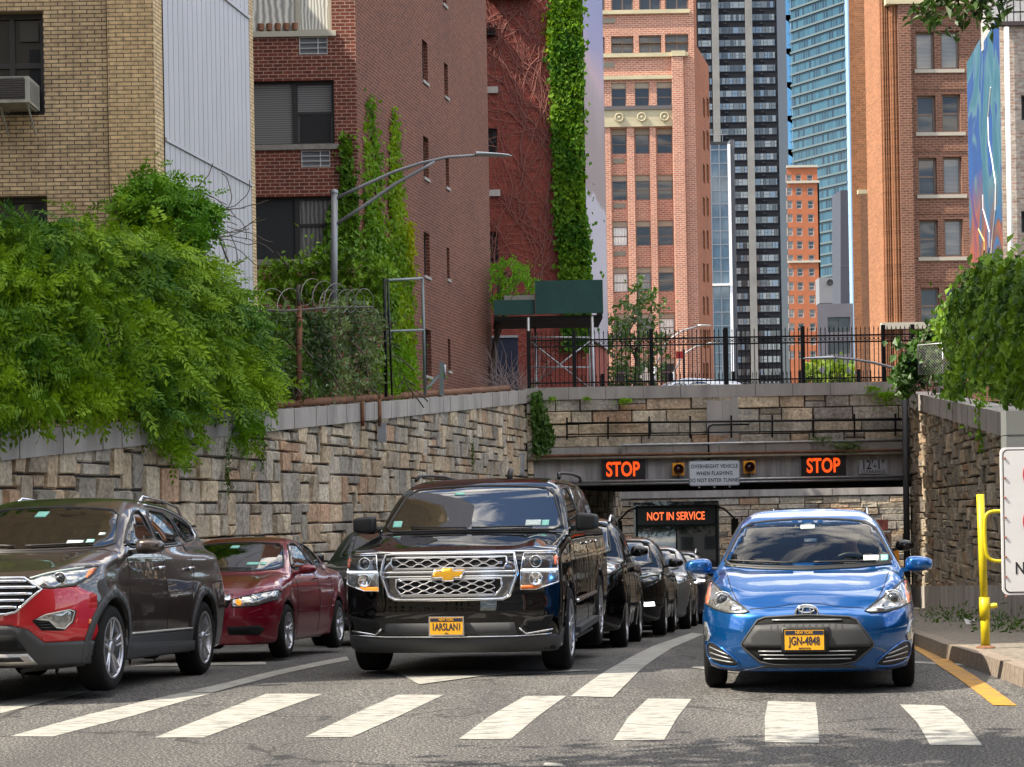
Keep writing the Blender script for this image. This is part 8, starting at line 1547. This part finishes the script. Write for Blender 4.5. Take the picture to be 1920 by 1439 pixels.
# corner creeper on the overpass, tufts
ivy('creeper', 'dark creeper hanging at the left end of the overpass', OP, [(998, 735), (1010, 738), (1020, 770), (1032, 800), (1036, 830), (1020, 858), (1003, 862), (998, 800)], 900, 'dark', .14, 38, (1.0, 1.3, .8), (2, 2.3, 1.2), out=.3)
for i, (x, y, w2_, h2_, n, k) in enumerate(((1172, 748, 14, 6, 130, 'wist'), (1590, 828, 30, 14, 260, 'pale'), (1540, 820, 24, 8, 110, 'pale'), (1660, 735, 22, 12, 260, 'wist'), (1035, 745, 8, 5, 60, 'wist'), (1100, 745, 8, 4, 50, 'wist'), (1636, 725, 14, 6, 90, 'wist'))):
    q = rng.normal(0, 1, (n, 2)); p = px3(x + q[:, 0] * w2_ * .5, y + np.abs(q[:, 1]) * h2_ * .8, 53.75 + rng.uniform(-.1, .1, n)); tag(leafcloud('wall_tuft', p, np.tile([0, -1, .4], (n, 1)), .10, LEAF[k], None, .3, (.8, .9, .6), (1.6, 1.5, 1), .35, seed=60 + i), ('tuft of weeds under the coping left of centre', 'wide pale weed tuft on the girder ledge at right', 'smaller pale weeds left of the wide tuft', 'weeds on the coping at the right corner', 'tiny tuft at the left end of the coping', 'tiny tuft under the coping near the left end', 'weeds on top of the coping before the right corner')[i], 'weeds', 'weeds growing on the overpass')
for i, (x, y) in enumerate(((877, 855), (415, 890), (480, 835))):
    t_, z_ = WL.hit(x, y); n = 90; p = np.array([tuple(WL.pt(t_ + rng.normal(0, .08), z_ + rng.normal(0, .22), .12)) for _ in range(n)]); tag(leafcloud('wall_tuft', p, np.tile([.9, -.3, .3], (n, 1)), .09, LEAF['dark'], None, .6, (1, 1, .6), (2, 1.8, .8), .4, seed=80 + i), ('mossy tuft in the granite wall near the overpass', 'tuft in the granite wall above the maroon sedan', 'fern tuft below the right end of the wisteria')[i], 'weeds', 'weeds growing on the left wall')
# small trees
def tree(name, label, poly, n, kind, size, D, thick, seed, trunk, colA=(.5, .7, .4), colB=(1.2, 1.3, .8), asp=.4):
    x, y = scatter_px(poly, n, seed); r = np.random.default_rng(seed); k = np.sin(x * .13 + seed) * np.cos(y * .11 + seed) > -.45; x, y = x[k], y[k]; m_ = len(x); V = px3(x, y, D + r.uniform(-thick, thick, m_))
    t = thing(name, label, 'tree', P(trunk[0], trunk[1], D)); leafcloud('crown', V, np.tile([-.2, -.6, .6], (m_, 1)), size, LEAF[kind], t, .3, colA, colB, asp, seed=seed)
    mb = MB(); a = P(trunk[0], trunk[1], D); b = P(trunk[2], trunk[3], D); mb.tube([a, a.lerp(b, .5) + Vector((.1, 0, 0)), b], .12, 7, taper=.03); rr = random.Random(seed)
    for q in range(12): s0 = a.lerp(b, rr.uniform(.25, .95)); i = rr.randrange(m_); mb.tube([s0, s0.lerp(Vector(V[i]), .5) + Vector((0, 0, .15)), Vector(V[i])], .04, 5, taper=.008)
    mb.build('trunk', BARK, t, True); return t
tree('small_tree', 'feathery green tree leaning from behind the dark red house', [(920, 495), (960, 485), (995, 505), (1010, 530), (1000, 550), (960, 548), (975, 575), (950, 590), (930, 600), (918, 560)], 1500, 'wist', .17, 60, 1.0, 41, (915, 740, 935, 520), asp=.25, colA=(.5, .8, .7), colB=(1.2, 1.5, 1.1))
tree('small_tree', 'thin street tree behind the fence in front of the loft building', [(1195, 505), (1215, 540), (1250, 560), (1235, 590), (1255, 640), (1245, 700), (1230, 735), (1120, 735), (1115, 640), (1140, 600), (1160, 570), (1185, 545)], 1700, 'dark', .26, 82, 1.8, 42, (1190, 745, 1195, 520), colA=(.6, .8, .6), colB=(2.0, 2.0, 1.2), asp=.55)
tree('small_tree', 'sunlit yellow green tree far down the street', [(1505, 690), (1540, 680), (1600, 685), (1605, 740), (1505, 740)], 700, 'lime', .9, 180, 4, 43, (1560, 745, 1560, 700), colA=(.25, .35, .8), colB=(.6, .6, 1.2), asp=.8)
m = MB(); r_ = random.Random(12)
for q in range(70):
    b = P(r_.uniform(925, 1000), 735, 57 + r_.uniform(-.8, .8)); a_ = r_.uniform(.5, 2.7); L = r_.uniform(.5, 1.6); pts = [b]
    for i in range(4): b = b + Vector((math.cos(a_) * L * .25, r_.uniform(-.08, .08), math.sin(a_) * L * .25)); a_ += r_.uniform(-.3, .3); pts.append(b)
    m.tube(pts, .012, 4, taper=.004)
tag(m.build('bare_bush', mat('grey_twigs', (.28, .22, .20), .9)), 'leafless grey bush in front of the sidewalk shed', 'bush')
# right hanging ivy mass
wr = lambda x, y: np.clip(8.39 / ((x - CXP) / FPX - .13 - 1e-6) * 0 + (11.3 - .13 * 54) / ((x - CXP) / FPX - .13), 26, 52) - .15 + np.clip((720 - y) / 250, 0, 1) * 1.6
P2_ = [(1775, 570), (1795, 545), (1815, 510), (1850, 490), (1890, 488), (1960, 495), (2050, 500), (2130, 540), (2140, 800), (2050, 810), (1960, 770), (1915, 752), (1880, 748), (1850, 722), (1830, 738), (1815, 725), (1800, 745), (1785, 765), (1773, 750), (1765, 715), (1790, 690), (1765, 640), (1748, 610)]
mass('ivy_mass', 'huge dark green ivy tumbling over the right wall', 'bush', P2_, 11000, 'ivy', .22, wr, 1.9, 12, nv=(-.6, -.6, .5), colA=(.16, .32, .3), colB=(1.0, 1.1, .8), asp=.6, drop=.7)
mass('ivy_mass', 'darker leafy vine around the chain link fence', 'bush', [(1690, 690), (1705, 660), (1730, 630), (1760, 610), (1790, 640), (1745, 645), (1722, 660), (1722, 700), (1705, 735), (1685, 725)], 800, 'dark', .26, lambda x, y: 50 + 0 * x, 1.0, 13, nv=(-.6, -.6, .5), colA=(.6, .9, .7), colB=(1.6, 2.0, 1.2), asp=.7)
mass('shrub', 'dim greenery behind the chain link fence', 'bush', [(1722, 660), (1790, 655), (1795, 715), (1722, 715)], 600, 'dark', .2, lambda x, y: 49.5 - (x - 1722) * .04 + .6, .5, 14, nv=(-.6, -.6, .5), colA=(.3, .5, .4), colB=(1, 1.2, .8), asp=.6)
mass('ivy_strands', 'pale ivy strands dangling at the right edge under the mass', 'vine', [(1835, 745), (1850, 745), (1846, 860), (1838, 830)], 160, 'wist', .12, lambda x, y: 36.6 + 0 * x, .3, 15, nv=(-.8, -.5, .3), stem=False)
# branch over the top right
b0 = P(1935, -60, 18); s = thing('tree_branch', 'dark leafy branch hanging into the top right corner', 'tree', b0); m = MB(); V = []; r_ = random.Random(6)
for (x1, y1) in ((1712, 38), (1745, 55), (1790, 60), (1830, 25), (1760, 12), (1850, 40), (1870, 45), (1720, 10), (1800, 30), (1780, -10), (1840, 0)):
    a = P(1900 + r_.uniform(-30, 10), -40, 18); b = P(x1, y1, 18 + r_.uniform(-.3, .3)); mid_ = a.lerp(b, .5) + Vector((0, 0, .12)); m.tube([a, mid_, b], .012, 4, taper=.004)
    for q in range(60): f = r_.uniform(.2, 1.03); p = (a.lerp(mid_, f * 2) if f < .5 else mid_.lerp(b, f * 2 - 1)); V.append(p + Vector((r_.gauss(0, .05), r_.gauss(0, .07), r_.gauss(-.01, .045))))
m.build('branch', BARK, s); V = np.array([tuple(p) for p in V]); leafcloud('leaves', V, np.tile([0, -.3, 1], (len(V), 1)), .135, LEAF['dark'], s, .35, (.4, .6, .4), (1.1, 1.3, .7), .42, seed=9)

# an unseen street tree added so its crown shades the near road corner
s = thing('street_tree', 'unseen street tree added left of the viewer to shade the near road', 'tree', (-9.5, 8.0, 0)); m = MB(); m.tube([(-9.5, 8, 0), (-9.2, 8, 3), (-6.5, 9.4, 6.4), (-1.5, 9.9, 7.0)], .16, 8, taper=.04); m.build('trunk', BARK, s, True)
V = rng.normal(0, 1, (5200, 3)) * np.array([1.9, .40, .30]) + np.array([-.6, 9.95, 6.6]); leafcloud('crown', V, np.tile([0, 0, 1.0], (5200, 1)), .22, LEAF['dark'], s, seed=3)

# ================================================================ every separate piece becomes a part of its own
def pieces(o, newname=None):
    me = o.data; n = len(me.vertices); par = list(range(n))
    def fd(a):
        while par[a] != a: par[a] = par[par[a]]; a = par[a]
        return a
    for p in me.polygons:
        v = p.vertices
        for k in v[1:]:
            a, b = fd(v[0]), fd(k)
            if a != b: par[a] = b
    co = np.array([tuple(v.co) for v in me.vertices]); comp = {}
    for i in range(n): comp.setdefault(fd(i), []).append(i)
    B = [[co[c].min(0) - .02, co[c].max(0) + .02, [k]] for k, c in comp.items()]; ch = newname != 'stem'
    while ch:
        ch = False
        for i in range(len(B)):
            for j in range(i + 1, len(B)):
                if (B[i][0] <= B[j][1]).all() and (B[j][0] <= B[i][1]).all(): B[i] = [np.minimum(B[i][0], B[j][0]), np.maximum(B[i][1], B[j][1]), B[i][2] + B[j][2]]; B.pop(j); ch = True; break
            if ch: break
    if len(B) < 2: return
    own = {r: i for i, b in enumerate(B) for r in b[2]}; polys = [(list(p.vertices), p.material_index) for p in me.polygons]; grp = [own[fd(p[0][0])] for p in polys]; sm = me.polygons[0].use_smooth
    for g in range(len(B)):
        vs = sorted({v for q, p in enumerate(polys) if grp[q] == g for v in p[0]}); mp = {v: i for i, v in enumerate(vs)}
        m2 = bpy.data.meshes.new(newname or me.name); m2.from_pydata(co[vs].tolist(), [], [[mp[v] for v in p[0]] for q, p in enumerate(polys) if grp[q] == g])
        for mt in me.materials: m2.materials.append(mt)
        if sm: m2.polygons.foreach_set('use_smooth', [True] * len(m2.polygons))
        c = bpy.data.objects.new(newname or me.name, m2); sc.collection.objects.link(c); c.parent = o.parent
    bpy.data.objects.remove(o)
NN = {'door_seam': 'door_seam', 'wing_seam': 'wing_seam', 'bracket': 'bracket', 'conduit': 'conduit', 'mount': 'mount', 'rail_bracket': 'rail_bracket', 'stems': 'stem', 'flower_pots': 'flower_pot', 'clamps': 'clamp', 'coil': 'coil', 'abutment': 'abutment', 'balcony_vents': 'balcony_vent'}
for o in list(bpy.data.objects):
    b_ = o.name.split('.')[0]
    if o.type == 'MESH' and o.parent is not None and b_ in NN and not any(c.parent == o for c in bpy.data.objects): pieces(o, NN[b_])
